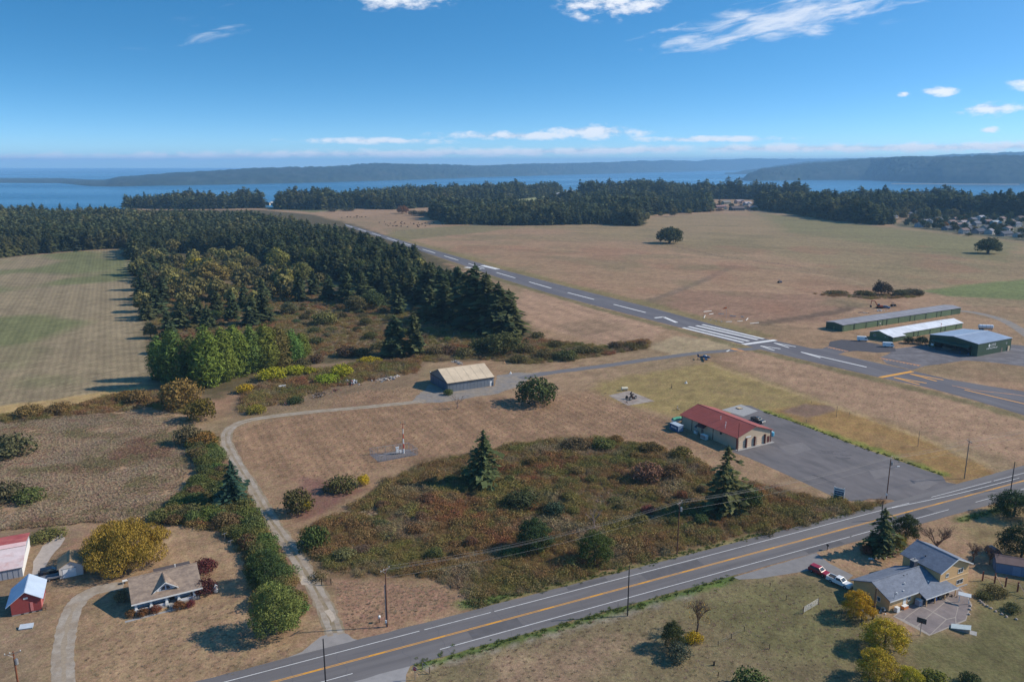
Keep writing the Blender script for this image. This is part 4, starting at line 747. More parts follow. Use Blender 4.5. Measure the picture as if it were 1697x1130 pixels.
for lab, px, py, L, Wd, h, rise, rz, wc, rc, wing in [
    ('white farmhouse with grey roof alone in the yard left of the village', 1481, 362, 12, 8, 3, 2.2, 30, WB, RG, None),
    ('tall cream house half hidden by conifers above the village', 1524, 355, 13, 10, 5.6, 2.6, 30, S(216, 204, 190), RG, (2, 5, 3)),
    ('pale house with long grey roof among trees above the village', 1560, 354, 16, 10, 3.2, 2.8, -20, WB, S(160, 158, 166), None),
    ('dark roofed house behind trees in the middle of the village', 1577, 350, 14, 9, 3.2, 2.4, 20, GY, RD, None),
    ('small white outbuilding left of the tall cream house', 1508, 356, 5, 5, 3, 1.5, 10, WB, RG, None),
    ('leftmost village house by the field edge with dark gabled end', 1526, 377, 15, 10, 4, 3.0, 35, S(150, 160, 172), RD, (3, 5, 3)),
    ('white gabled house near the orange tree', 1545, 372, 11, 9, 4.5, 3, 60, WB, RG, None),
    ('brownish house between the orange trees', 1562, 377, 13, 9, 3.4, 2.6, 20, TN, RP, None),
    ('white-walled house with pink grey roof in the village middle', 1576, 372, 14, 9, 3.6, 2.6, 25, WB, RP, None),
    ('long dark-roofed bungalow at the village front', 1570, 382, 20, 10, 3.1, 2.6, 25, S(110, 114, 124), RD, None),
    ('pale house with cream garage behind the bungalow', 1596, 373, 13, 10, 4, 2.6, 25, S(222, 206, 180), S(150, 140, 142), (7, 5, 3)),
    ('two-storey pale house with many gables in the upper row', 1626, 366, 14, 10, 5.4, 2.8, 30, S(200, 200, 206), S(158, 158, 166), (3, 5, 3)),
    ('grey house with steep roof beside the turquoise house', 1618, 375, 13, 9, 4, 3.0, 30, GY, RG, None),
    ('turquoise house with pale roof in the village', 1648, 374, 15, 10, 4.6, 2.6, 25, S(88, 160, 176), S(150, 160, 168), (8, 5, 3)),
    ('dark square roofed house at the front row, left one', 1609, 384, 12, 10, 3.2, 3.2, 28, S(96, 100, 112), RD, None),
    ('big dark roofed house at the front row, middle one', 1622, 388, 16, 11, 3.4, 3.4, 26, S(120, 122, 130), S(76, 80, 92), None),
    ('low dark roofed house at the front row, right one', 1664, 392, 19, 11, 3.2, 3.0, 24, S(128, 128, 132), S(80, 84, 94), None),
    ('grey house at the right edge of the village', 1684, 376, 14, 10, 4.2, 2.8, 25, S(186, 186, 192), RG, None),
    ('brown house on the upper row at the right edge', 1690, 366, 14, 9, 4.6, 2.6, 25, TN, RB, None),
    ('white house with dark roof at the far right front', 1689, 394, 13, 9, 3.4, 2.6, 25, WB, RD, None)]:
    far_house(lab, px, py, L, Wd, h, rise, rz, wc, rc, wing=wing)
rv = random.Random(8)
for px, py in ((1534, 370), (1553, 368), (1588, 377), (1602, 379), (1634, 381), (1642, 366), (1660, 368), (1672, 384), (1636, 372), (1585, 367), (1655, 379), (1612, 368), (1678, 372), (1697, 384), (1596, 388), (1644, 389)):
    far_house('small pale house in the crowded middle of the village', px, py, rv.uniform(10, 15), rv.uniform(8, 10), rv.choice([3.2, 4.4, 5.2]), rv.uniform(2.2, 3), rv.uniform(15, 40), rv.choice([WB, GY, TN, S(180, 172, 160)]), rv.choice([RG, S(134, 132, 138), RP, RD]), group='crowded village houses')
for lab, px, py, L, Wd, h, rise, rz, wc, rc, wing in [
    ('white cottage at the left of the houses in the wood', 1163, 343, 15, 11, 4, 2.8, 20, WB, RG, None),
    ('greenish house at the back of the houses in the wood', 1200, 339, 19, 12, 5, 3, 20, S(150, 150, 130), S(130, 128, 124), None),
    ('peach house on the hilltop between the conifers', 1222, 338, 20, 13, 6, 3.2, 22, S(196, 160, 140), S(156, 140, 138), (10, 6, 4)),
    ('large dark brown barn-like house at the field edge', 1214, 349.5, 27, 16, 5, 4, 14, S(84, 84, 92), S(96, 86, 86), None),
    ('cream gabled shed beside the dark brown house', 1206, 347.5, 8, 8, 4, 2.6, 75, S(232, 214, 178), RP, None),
    ('pink-roofed house at the left of the cream gabled shed', 1188, 345.5, 24, 11, 3.6, 2.6, 15, S(130, 124, 128), S(150, 118, 114), None),
    ('red-brown house right of the dark brown house', 1243, 348, 19, 12, 4.6, 3, 20, S(172, 124, 110), S(150, 132, 130), (9, 6, 3)),
    ('grey roofed house with white end in the wood', 1256, 343, 19, 12, 5, 3, 22, S(206, 196, 196), S(128, 132, 148), None),
    ('pale multi-gabled house behind the red-brown house', 1236, 341, 18, 11, 5, 3, 25, S(184, 178, 178), S(166, 162, 170), (4, 6, 3))]:
    far_house(lab, px, py, L, Wd, h, rise, rz, wc, rc, wing=wing)
for lab, px, py, L, Wd, h, rise, rz, wc, rc in [
    ('long white-roofed farm shed beyond the wood', 918, 324, 75, 22, 5, 2.5, 6, WB, S(205, 205, 212)), ('cream farm shed next to the long white-roofed shed', 938, 321, 30, 18, 6, 3, 6, S(200, 186, 170), S(200, 196, 194)),
    ('far farm barn with pink roof beside the autumn tree', 957, 320, 46, 22, 6, 3, 5, S(200, 176, 160), S(196, 180, 176)), ('small white barn on the shore behind the pasture', 449, 339.5, 14, 10, 4, 3, 10, WB, S(210, 206, 196)),
    ('white farmhouse half hidden in the far shore trees', 578, 345, 22, 14, 7, 4, 20, S(190, 190, 200), S(120, 124, 138)), ('little cream hut on the shore behind the pasture', 440, 340.5, 9, 8, 4, 2, 0, S(220, 206, 180), S(196, 186, 170))]:
    g = G(px, py); t = thing('farm_building', lab, 'barn', (g.x, g.y, 0), math.radians(rz)); k = '%s' % lab[:14]
    wall_gable(L, Wd, h, rise).build('wall', mat('fw' + k, wc, .85, .08, .2), t); gable_roof(t, 0, L, 0, Wd, h, rise, mat('fr' + k, rc, .6, .1, .1), .5); panel(t, 'barn_door', (L / 2, 0, 0), L * .2, h * .7, 'y-', mat('dark_door', S(50, 46, 48), .6)); panel(t, 'barn_door', (0, Wd / 2, 0), Wd * .3, h * .7, 'x-', mat('dark_door', S(50, 46, 48), .6))
# ------------------------------------------------------------------ vegetation: crown and trunk meshes
def np_mesh(name, V, F, m):
    me = bpy.data.meshes.new(name); V = np.asarray(V, np.float32); F = np.asarray(F, np.int32); k = F.shape[1]
    me.vertices.add(len(V)); me.vertices.foreach_set('co', V.ravel()); me.loops.add(F.size); me.loops.foreach_set('vertex_index', F.ravel()); me.polygons.add(len(F)); me.polygons.foreach_set('loop_start', np.arange(0, F.size, k).astype(np.int32)); me.update()
    me.materials.append(m); return me
def quads(c, u, v):
    """leaf blades: centre, half axes u and v (N x 3) -> bent kite quads"""
    n = len(c); V = np.stack([c - u, c - v * .9 + u * .1, c + u, c + v * .9 + u * .1], 1).reshape(-1, 3); F = np.arange(4 * n).reshape(n, 4); return V, F
def unit(a): return a / (np.linalg.norm(a, axis=1, keepdims=True) + 1e-9)
def conifer(name, h, w, seed, levels=26, sprays=4, ragged=.25, base=.06, leaf=1.0, gap=.08):
    r = np.random.default_rng(seed); C_, U_, V_ = [], [], []
    lean = r.normal(0, .015, 2)
    for i in range(levels):
        t = base + (1 - base) * (i / levels) ** .92; z = h * t; R = w / 2 * (1 - t) ** .64 * (.55 + .45 * min(1, (t - base + .06) / .18)) + .12
        nb = int(4 + 7 * (1 - t)); a0 = r.random() * 6.28
        for b in range(nb):
            a = a0 + 6.283 * b / nb + r.normal(0, .25); L = R * (1 + r.normal(0, ragged)); L = max(L, .15)
            if r.random() < gap: continue
            d = np.array([math.cos(a), math.sin(a), 0]); s = np.array([-d[1], d[0], 0]); droop = .18 + .35 * (1 - t) * r.random()
            for k in range(sprays):
                q = (k + .6 + .5 * r.random()) / sprays; q = min(q, 1.05); rr = L * q
                c = d * rr + np.array([lean[0] * z, lean[1] * z, z + .25 * L * (1 - q) - droop * L * q * q + r.normal(0, .12)]) + s * r.normal(0, .16 * L * q + .05)
                ln = (.30 * L + .32) * leaf * (.8 + .5 * r.random()); wd = (.17 * L + .22) * leaf * (.8 + .5 * r.random())
                u = d * ln + s * r.normal(0, .3) * ln + np.array([0, 0, (-.28 + .3 * r.random()) * ln]); v = s * wd + np.array([0, 0, r.normal(0, .35) * wd])
                C_.append(c); U_.append(u); V_.append(v)
    # leader
    for k in range(5): C_.append(np.array([lean[0] * h, lean[1] * h, h * (.95 + .012 * k)])); a = r.random() * 6.28; U_.append(np.array([0, 0, .035 * h])); V_.append(np.array([math.cos(a), math.sin(a), 0]) * .16)
    V, F = quads(np.array(C_), np.array(U_), np.array(V_)); return np_mesh(name, V, F, LEAF)
def lobed(name, lobes, n, leaf, seed, droop=0.0, m=None, shell=.75, flat=.0):
    """crown from leaf blades on many overlapping lobes (x, y, z, rx, ry, rz)"""
    r = np.random.default_rng(seed); lobes = np.array(lobes); vol = (lobes[:, 3] * lobes[:, 4] + lobes[:, 4] * lobes[:, 5]); pr = vol / vol.sum(); I = r.choice(len(lobes), n, p=pr); l = lobes[I]
    d = unit(r.normal(size=(n, 3))); rad = shell + (1.04 - shell) * r.random((n, 1)) ** .6; rad *= 1 + r.normal(0, .05, (n, 1)); c = l[:, :3] + d * l[:, 3:] * rad
    nn = unit(d + r.normal(0, .45, (n, 3)) + np.array([0, 0, flat])); a = unit(np.cross(nn, r.normal(size=(n, 3)))); b = np.cross(nn, a); sz = leaf * (.6 + .8 * r.random((n, 1)))
    if droop: a = unit(a * (1 - droop) + np.array([0, 0, -1.0]) * droop * 1.6); b = unit(np.cross(a, nn)); u = a * sz * 1.9; v = b * sz * .5
    else: u = a * sz; v = b * sz * .72
    c[:, 2] = np.maximum(c[:, 2], .02 + .3 * leaf * r.random(n)); V, F = quads(c, u, v); V[:, 2] = np.maximum(V[:, 2], -.05); return np_mesh(name, V, F, m or LEAF)
def dome_lobes(w, h, k, seed, z0=.25, lr=.3, up=1.0):
    r = np.random.default_rng(seed); out = [(0, 0, h * .5, w * .30, w * .30, h * .38)]
    for i in range(k):
        a = i * 2.4 + r.random() * .8; q = math.sqrt((i + .5) / k) * (w / 2) * (1 - lr * .55); hz = h * (z0 + (1 - z0) * math.sqrt(max(0, 1 - (q / (w / 2)) ** 2)) * (.72 + .25 * r.random())) * up; s = lr * w * (.36 + .34 * r.random())
        out.append((math.cos(a) * q, math.sin(a) * q, max(hz - s * .7, s * .5), s, s, s * .85))
        if q > w * .25: out.append((math.cos(a + .4) * q * .95, math.sin(a + .4) * q * .95, max(hz * .5, s * .6), s, s, s))
    return out
def col_lobes(w, h, k, seed, z0=.04):
    r = np.random.default_rng(seed); out = []
    for i in range(k):
        t = z0 + (1 - z0) * (i + .5) / k; R = w / 2 * min(1.0, .72 + t) * max(.28, (1 - t ** 5)); a = r.random() * 6.28
        q = R * .35 * r.random(); s = R * (.78 + .3 * r.random()); out.append((math.cos(a) * q, math.sin(a) * q, t * h, s, s, max(s, h / k * 1.1)))
    return out
def trunk_mesh(name, h, r0, seed, limbs=5, spread=.3, base=.3, fork=0):
    r = random.Random(seed); mb = MB(); mb.tube([(0, 0, -.2), (r.uniform(-.1, .1), r.uniform(-.1, .1), h * .5), (r.uniform(-.2, .2), r.uniform(-.2, .2), h)], [r0, r0 * .7, r0 * .15], 7)
    for i in range(limbs):
        a = i * 2.4 + r.random(); z = h * (base + (.85 - base) * i / max(1, limbs)); L = h * spread * (1.2 - .6 * i / max(1, limbs)); q = (math.cos(a), math.sin(a))
        mb.tube([(0, 0, z), (q[0] * L * .5, q[1] * L * .5, z + L * .3), (q[0] * L, q[1] * L, z + L * .75)], [r0 * .45, r0 * .28, r0 * .08], 5)
    return mb.mesh(name, BARK)
def bare_mesh(name, h, seed, m, depth=4, sp=.55, r0=None, nb=3):
    r = random.Random(seed); mb = MB()
    def go(p, d, L, rad, k):
        e = p + d * L; mb.tube([p, p.lerp(e, .5) + Vector((r.uniform(-1, 1), r.uniform(-1, 1), 0)) * L * .06, e], [rad, rad * .8, rad * .6], 4 if k < depth else 5, cap=False)
        if k == 0: return
        for i in range(nb + (k == depth)):
            q = (d + Vector((r.uniform(-1, 1), r.uniform(-1, 1), r.uniform(-.25, .6))) * sp * 1.3).normalized(); go(p.lerp(e, r.uniform(.55, 1)), q, L * r.uniform(.55, .8), rad * .55, k - 1)
    go(Vector((0, 0, -.1)), Vector((r.uniform(-.1, .1), r.uniform(-.1, .1), 1)), h * .30, r0 or h * .022, depth); return mb.mesh(name, m)

def tree(name, label, cat, px, py, crown, color, sx, sz, trunk=None, group=None, rz=None, world=False, part='crown', jit=.0):
    """a plant standing at a surveyed spot: Empty > crown, trunk (meshes are of unit design size, scaled)"""
    g = Vector((px, py, 0)) if world else G(px, py); t = thing(name, label, cat, (g.x, g.y, 0), RNG.uniform(0, 6.28) if rz is None else rz, group)
    k = [1 + RNG.uniform(-jit, jit) for _ in range(3)]
    c = link_mesh(part, crown, t, scale=(sx, sx, sz)); c.color = (color[0] * k[0], color[1] * k[1], color[2] * k[2], 1)
    if trunk: link_mesh('trunk', trunk, t, scale=(sx, sx, sz))
    return t
# unit designs: 10 m tall
CON = [conifer('fir_crown', 10, w, 11 + i, lv, sp, rg) for i, (w, lv, sp, rg) in enumerate([(4.6, 26, 4, .22), (5.2, 24, 4, .3), (4.0, 28, 4, .2), (4.8, 22, 4, .38), (5.6, 25, 4, .26)])]
CONF = [conifer('distant_fir_crown', 10, w, 41 + i, lv, 2, rg, leaf=1.5) for i, (w, lv, rg) in enumerate([(4.4, 12, .22), (5.0, 11, .3), (4.0, 13, .25), (5.4, 11, .3)])]
CONN = [conifer('near_fir_crown', 10, w, 61 + i, lv, 10, rg, leaf=.5, base=.03, gap=.24) for i, (w, lv, rg) in enumerate([(5.4, 27, .46), (5.2, 25, .55)])]
CTR = trunk_mesh('fir_trunk', 9.6, .22, 3, 0)
DEC = [lobed('leafy_crown', dome_lobes(9, 10, 28, 5 + i, .2, .27), 3600, .28, 70 + i, shell=.55) for i in range(3)]; DTR = trunk_mesh('leafy_trunk', 7.5, .25, 5, 6, .35)
DECN = [lobed('near_leafy_crown', dome_lobes(9, 10, 40, 7 + i, .16, .21), 11000, .14, 75 + i, shell=.45) for i in range(2)]
DECF = [lobed('distant_leafy_crown', dome_lobes(9, 10, 12, 15 + i, .25, .36), 520, .75, 90 + i) for i in range(2)]
POP = [lobed('poplar_crown', col_lobes(3.9, 10, 20, 25 + i), 4200, .17, 100 + i, .25) for i in range(3)]
OAK = lobed('oak_crown', [(x, y, max(z, 2.0), a, b, c) for x, y, z, a, b, c in dome_lobes(14, 9.6, 34, 33, .22, .26)], 3600, .42, 120); OTR = trunk_mesh('oak_trunk', 6.5, .55, 8, 8, .55, .2)
WIL = lobed('willow_crown', dome_lobes(15.5, 10.5, 24, 37, .16, .23), 30000, .14, 130, .5, shell=.6)
SHR = [lobed('shrub_foliage', dome_lobes(10, 7, 14, 45 + i, .3, .36), 1700, .34, 140 + i, m=LEAF) for i in range(4)]         # 10 wide, 7 tall
SHL = [lobed('low_shrub_foliage', dome_lobes(10, 4.5, 14, 55 + i, .3, .34), 1500, .32, 150 + i) for i in range(3)]
STK = [bare_mesh('twigs', 10, 5 + i, mat('grey_twigs', S(140, 122, 112), .95, .2, 2)) for i in range(2)]; STO = bare_mesh('twigs', 10, 9, mat('brown_twigs', S(112, 88, 72), .95, .2, 2), nb=4, sp=.75)
BRM = [lobed('bramble_clump', dome_lobes(4.2, 1.5, 12, 65 + i, .2, .42), 520, .15, 160 + i) for i in range(4)]
F_DK, F_MD, F_OL = (.064, .086, .042), (.112, .126, .054), (.085, .105, .036)
GRN_Y, YEL, ORG, RUST, OLV, BRN, PNK = (.15, .16, .035), (.42, .28, .03), (.30, .15, .035), (.20, .085, .04), (.13, .12, .05), (.16, .105, .06), (.24, .12, .085)

# ---- scattered masses (geometry nodes)
def scatter(name, label, cat, pts, sxy, sz, rot, idx, sources, m, kind='stuff'):
    me = bpy.data.meshes.new(name); n = len(pts); me.vertices.add(n); me.vertices.foreach_set('co', np.asarray(pts, np.float32).ravel())
    for nm, ar in (('sxy', sxy), ('sz', sz), ('rot', rot)): at = me.attributes.new(nm, 'FLOAT', 'POINT'); at.data.foreach_set('value', np.asarray(ar, np.float32))
    at = me.attributes.new('idx', 'INT', 'POINT'); at.data.foreach_set('value', np.asarray(idx, np.int32)); me.update(); me.materials.append(m)
    o = bpy.data.objects.new(name, me); C.objects.link(o); tag(o, label, cat, kind=kind)
    ng = bpy.data.node_groups.new(name + '_scatter', 'GeometryNodeTree'); ng.interface.new_socket('Geometry', in_out='INPUT', socket_type='NodeSocketGeometry'); ng.interface.new_socket('Geometry', in_out='OUTPUT', socket_type='NodeSocketGeometry')
    gi = ng.nodes.new('NodeGroupInput'); go = ng.nodes.new('NodeGroupOutput'); jn = ng.nodes.new('GeometryNodeJoinGeometry')
    def named(nm, ty):
        q = ng.nodes.new('GeometryNodeInputNamedAttribute'); q.data_type = ty; q.inputs['Name'].default_value = nm; return q.outputs['Attribute']
    cs = ng.nodes.new('ShaderNodeCombineXYZ'); a = named('sxy', 'FLOAT'); ng.links.new(a, cs.inputs[0]); ng.links.new(a, cs.inputs[1]); ng.links.new(named('sz', 'FLOAT'), cs.inputs[2])
    cr = ng.nodes.new('ShaderNodeCombineXYZ'); ng.links.new(named('rot', 'FLOAT'), cr.inputs[2]); ix = named('idx', 'INT')
    for k, src in enumerate(sources):
        oi = ng.nodes.new('GeometryNodeObjectInfo'); oi.transform_space = 'ORIGINAL'; oi.inputs['Object'].default_value = src
        sm = ng.nodes.new('GeometryNodeSetMaterial'); sm.inputs['Material'].default_value = m; ng.links.new(oi.outputs['Geometry'], sm.inputs['Geometry'])
        eq = ng.nodes.new('FunctionNodeCompare'); eq.data_type = 'INT'; eq.operation = 'EQUAL'; ng.links.new(ix, eq.inputs[2]); eq.inputs[3].default_value = k
        ip = ng.nodes.new('GeometryNodeInstanceOnPoints'); ng.links.new(gi.outputs[0], ip.inputs['Points']); ng.links.new(eq.outputs[0], ip.inputs['Selection']); ng.links.new(sm.outputs[0], ip.inputs['Instance']); ng.links.new(cr.outputs[0], ip.inputs['Rotation']); ng.links.new(cs.outputs[0], ip.inputs['Scale']); ng.links.new(ip.outputs[0], jn.inputs[0])
    ng.links.new(jn.outputs[0], go.inputs[0]); md = o.modifiers.new('scatter', 'NODES'); md.node_group = ng; return o
def fill(poly, step, jit=.45, world=False, seed=1, holes=()):
    """jittered grid of points inside a surveyed outline"""
    r = np.random.default_rng(seed); pw = np.array(poly if world else gp(*poly)); lo, hi = pw.min(0), pw.max(0)
    X, Y = np.meshgrid(np.arange(lo[0], hi[0], step), np.arange(lo[1], hi[1], step)); P = np.stack([X.ravel(), Y.ravel()], 1) + r.uniform(-jit, jit, (X.size, 2)) * step
    k = sdist(P, pw) > 0
    for h_ in holes: k &= sdist(P, np.array(gp(*h_))) < 0
    return P[k]

# ---- conifer woods: the largest in the picture are trees of their own, the rest one mass
ROADS = [np.array(gp(*RU[:10])), np.array(gp(*RL[7:]))]
woods = []          # (x, y, height, group key)
def wood(poly, step, hmin, hmax, key, seed, holes=(), dens=None):
    P = fill(poly, step, .48, seed=seed, holes=holes); r = np.random.default_rng(seed + 500)
    if dens is not None: P = P[r.random(len(P)) < dens]
    nz = fbm(P[:, 0] / 50, P[:, 1] / 50, seed, 3)
    for (x, y), n_ in zip(P, nz): woods.append((x, y, (hmin + (hmax - hmin) * min(1, max(0, .5 * r.random() + n_ - .25))) * (r.uniform(.78, 1.15) if key == 'main' else r.uniform(.72, 1.25) * (.62 + .8 * vnoise(np.array([x / 38]), np.array([y / 38]), seed)[0])), key))
MAIN = [(-330, 430), (-120, 438), (0, 427), (130, 415), (216, 411), (220, 432), (300, 418), (400, 424), (470, 446), (560, 468), (640, 486), (730, 512), (800, 548), (862, 558), (858, 548), (780, 507), (720, 470), (660, 437), (600, 412), (540, 396), (480, 383), (430, 373), (300, 365), (100, 363), (-150, 363), (-320, 364)]
wood(MAIN, 7.3, 12, 25, 'main', 1)
wood([(222, 440), (232, 500), (252, 500), (300, 470), (400, 460), (400, 436), (300, 428)], 11, 10, 17, 'main', 2, dens=.3)
wood([(716, 361), (745, 372), (850, 374), (1000, 372), (1062, 375), (1060, 362), (1020, 352), (900, 346), (760, 348), (720, 352)], 7.5, 16, 23, 'copse', 3, dens=.9)
wood([(1050, 362), (1062, 357), (1175, 351), (1178, 342), (1150, 334), (1000, 334), (900, 340), (960, 350)], 8.5, 16, 27, 'copse', 4, dens=.9)
wood([(455, 347), (520, 348.5), (600, 345.5), (640, 348), (700, 345), (760, 338), (830, 333), (930, 323), (930, 320), (800, 322), (680, 326), (600, 331), (520, 337), (460, 342)], 10, 19, 30, 'shore', 5, dens=.85)
wood([(205, 345), (240, 346), (330, 347), (438, 345), (430, 340), (330, 337), (222, 341)], 10, 18, 28, 'headland', 6, dens=.85)
wood([(960, 330), (1060, 332), (1160, 330), (1260, 331), (1340, 333), (1330, 328), (1180, 325), (1080, 320), (980, 321)], 11, 24, 36, 'east', 7, dens=.8)
wood([(1262, 349), (1310, 354), (1380, 366), (1450, 372), (1480, 372), (1470, 358), (1400, 348), (1330, 341), (1270, 338), (1250, 342)], 8.0, 17, 29, 'east', 8, dens=.85)
wood([(1330, 341), (1470, 356), (1540, 353), (1620, 358), (1697, 362), (1850, 372), (1850, 352), (1697, 346), (1540, 341), (1420, 337)], 8.5, 20, 31, 'east', 9, dens=.75)
for x, y, h in ((1520, 366, 20), (1530, 364, 24), (1536, 367, 22), (1545, 366, 26), (1551, 367, 20), (1455, 372, 16), (1462, 373, 18), (1500, 361, 15), (1608, 364, 16), (1645, 366, 14), (1180, 344, 18), (1192, 343, 17), (1176, 346, 20), (1260, 347, 22), (20, 352, 16), (55, 349, 17), (70, 349, 15), (100, 350, 16), (130, 348, 15), (175, 349, 14), (45, 349, 13), (150, 348, 13)):
    g = G(x, y); woods.append((g.x, g.y, h, 'east' if x > 800 else 'headland'))
# hand-set conifers in front of the main wood
for x, y, top in ((690, 452, 404), (735, 535, 462), (760, 540, 470), (790, 546, 438), (806, 552, 452), (826, 556, 468), (842, 552, 480), (850, 556, 500), (712, 530, 472), (660, 520, 470), (640, 500, 455), (600, 505, 450), (575, 500, 448), (545, 498, 455), (520, 488, 448), (497, 500, 450), (672, 482, 430), (655, 590, 521), (690, 590, 516), (646, 588, 540), (440, 535, 478), (418, 540, 490), (385, 530, 480), (360, 520, 482), (405, 510, 470), (330, 535, 490), (300, 545, 500), (280, 560, 515), (262, 525, 478), (268, 500, 455), (345, 545, 505), (435, 500, 462), (472, 480, 440), (255, 460, 420), (240, 480, 438), (228, 455, 415), (250, 505, 468), (245, 530, 492)):
    g = G(x, y); woods.append((g.x, g.y, HT(x, y, top), 'edge'))
wd = np.array([(a, b, c) for a, b, c, _ in woods]); keys = [k for *_, k in woods]
size = wd[:, 2] / wd[:, 1]; px_, _ = PJ(wd[:, 0], wd[:, 1]); vis = (px_ > -30) & (px_ < 1730)
order = np.argsort(-np.where(vis, size + np.array([.02 if k == 'edge' else 0 for k in keys]), 0)); solo = set(order[:300].tolist())
LBL = {'main': 'dark green fir crowded into the large wood left of the runway', 'edge': 'tall dark fir standing at the front of the large wood', 'copse': 'dark fir in the dense copse beyond the runway', 'east': 'tall dark conifer of the wood beside the village', 'shore': 'dark conifer of the belt along the far shore', 'headland': 'dark conifer on the wooded headland at the left'}
GRP = {'main': 'firs of the large wood', 'edge': 'firs along the front of the wood', 'copse': 'firs of the copse', 'east': 'conifers beside the village', 'shore': 'conifers along the far shore', 'headland': 'conifers of the headland'}
first = {}
for i in order[:300]:
    x, y, h, k = woods[i]; j = RNG.randrange(5); col = [a * (1 - q) + b * q for a, b, q in zip(F_DK, F_MD, [RNG.random()] * 3)]
    t = tree('fir_tree', LBL[k], 'tree', x, y, CON[j], col, h / 10 * RNG.uniform(.9, 1.25), h / 10, CTR, GRP[k], world=True); first.setdefault(j, t.children[0])
rest = [i for i in range(len(woods)) if i not in solo]
srcs = []
for j in range(4):      # four distant firs stand as the pattern for the far mass
    i = rest.pop(); x, y, h, k = woods[i]; t = tree('fir_tree', LBL[k], 'tree', x, y, CONF[j], F_DK, h / 10, h / 10, None, GRP[k], world=True); srcs.append(t.children[0])
R_ = np.random.default_rng(77); W3 = wd[rest]; n_ = len(rest)
FIRM = leafmat('fir_needles', ((.068, .088, .046), (.115, .128, .058)), .15, patch=[(.15, .14, .06)], pscale=.012)
near_ = W3[:, 1] < 900
scatter('fir_wood', 'dense mass of dark firs filling the woods to the shore', 'wood', np.c_[W3[:, :2], np.zeros(n_)], W3[:, 2] / 10 * R_.uniform(.85, 1.5, n_), W3[:, 2] / 10, R_.uniform(0, 6.28, n_), np.where(near_, 4 + R_.integers(0, 3, n_), R_.integers(0, 4, n_)), srcs + [first[j] for j in list(first)[:3]], FIRM)

# ---- broadleaf trees mixed through the wood
Pb = np.concatenate([fill(MAIN, 15, .5, seed=81), fill([(222, 430), (232, 520), (262, 545), (330, 530), (520, 500), (600, 490), (400, 424)], 17, .5, seed=82), fill([(960, 350), (1062, 357), (1175, 351), (1060, 370), (900, 372), (740, 370)], 30, .5, seed=83), fill([(1262, 349), (1450, 372), (1697, 362), (1540, 345), (1330, 336)], 34, .5, seed=84)])
Pb = Pb[R_.random(len(Pb)) < .5]; n_ = len(Pb) - 2; hb = R_.uniform(8, 17, n_ + 2)
bs_ = [tree('broadleaf_tree', ['small olive broadleaf tree deep in the large wood', 'small tan broadleaf tree at the back of the large wood'][j], 'tree', *Pb[n_ + j], DECF[j], (.17, .15, .06), hb[j] / 10, hb[j] / 10, world=True).children[0] for j in range(2)]
scatter('broadleaf_wood', 'olive and yellowing broadleaf trees mixed among the firs', 'wood', np.c_[Pb[:n_], np.zeros(n_)], hb[:n_] / 10, hb[:n_] / 10, R_.uniform(0, 6.28, n_), R_.integers(0, 2, n_), bs_, leafmat('broadleaf_leaves', ((.13, .125, .05), (.24, .195, .07)), .2))
# ---- single trees and shrubs
def top(px, py, yt): return HT(px, py, yt)
def pw(px, py, w): return w * (G(px, py) - Vector((0, 0, CAM_H))).length / 1330.0
def shrub(label, px, py, wpx, yt, col, kind='shr', group=None, name='shrub', cat='shrub', trunk=True):
    w = pw(px, py, wpx); h = max(.5, top(px, py, yt) * .92)
    me, hh = {'shr': (RNG.choice(SHR), 7.0), 'low': (RNG.choice(SHL), 4.5), 'dec': (RNG.choice(DECN if py > 840 else DEC), 10.0)}[kind]; sx = w / (9.0 if kind == 'dec' else 10.0)
    return tree(name, label, cat, px, py, me, col, sx, h / hh, DTR if kind == 'dec' else None, group, part='crown' if kind == 'dec' else 'foliage')
tree('near_fir', 'ragged dark fir standing alone at the top of the bramble thicket', 'tree', 800, 803, CONN[0], F_MD, top(800, 803, 712) / 10 * .95, top(800, 803, 712) / 10, CTR)
tree('near_fir', 'ragged dark fir between the thicket and the parking lot', 'tree', 1200, 848, CONN[1], F_MD, top(1200, 848, 738) / 10 * .92, top(1200, 848, 738) / 10, CTR)
tree('near_fir', 'blue-green fir leaning over the gravel track', 'tree', 386, 838, CONN[0], (.05, .095, .06), top(386, 838, 762) / 10 * .95, top(386, 838, 762) / 10, CTR)
shrub('dark green leafy tree inside the hedge above the porch house', 440, 968, 62, 900, (.075, .105, .04), 'dec', name='leafy_tree', cat='tree')
tree('near_fir', 'tall dark fir at the road corner of the tan house', 'tree', 1462, 917, CONN[1], F_MD, top(1462, 917, 842) / 10 * 1.0, top(1462, 917, 842) / 10, CTR)
tree('near_fir', 'smaller dark fir left of the tall one by the tan house', 'tree', 1444, 913, CONN[0], F_MD, top(1444, 913, 878) / 10 * 1.0, top(1444, 913, 878) / 10, CTR)
ORD = 'first second third fourth fifth sixth seventh eighth ninth tenth eleventh twelfth thirteenth fourteenth fifteenth sixteenth seventeenth eighteenth nineteenth twentieth'.split()
for ip, (px, py, wx, yt, j) in enumerate(((264, 628, 26, 558, 0), (290, 640, 34, 546, 1), (320, 628, 26, 556, 2), (345, 640, 40, 541, 0), (372, 632, 30, 544, 1), (392, 622, 34, 540, 2), (418, 616, 30, 540, 0), (441, 612, 32, 538, 1), (463, 606, 30, 541, 2), (484, 600, 28, 546, 0), (500, 592, 22, 552, 1))):
    h = top(px, py, yt); tree('poplar_tree', ORD[ip] + ' poplar from the left in the yellow-green row by the ploughed field', 'tree', px, py, POP[j], (.165, .185, .045) if px > 330 else (.135, .165, .045), pw(px, py, wx) / 3.0, h / 10, CTR, 'poplars in a row', jit=.15)
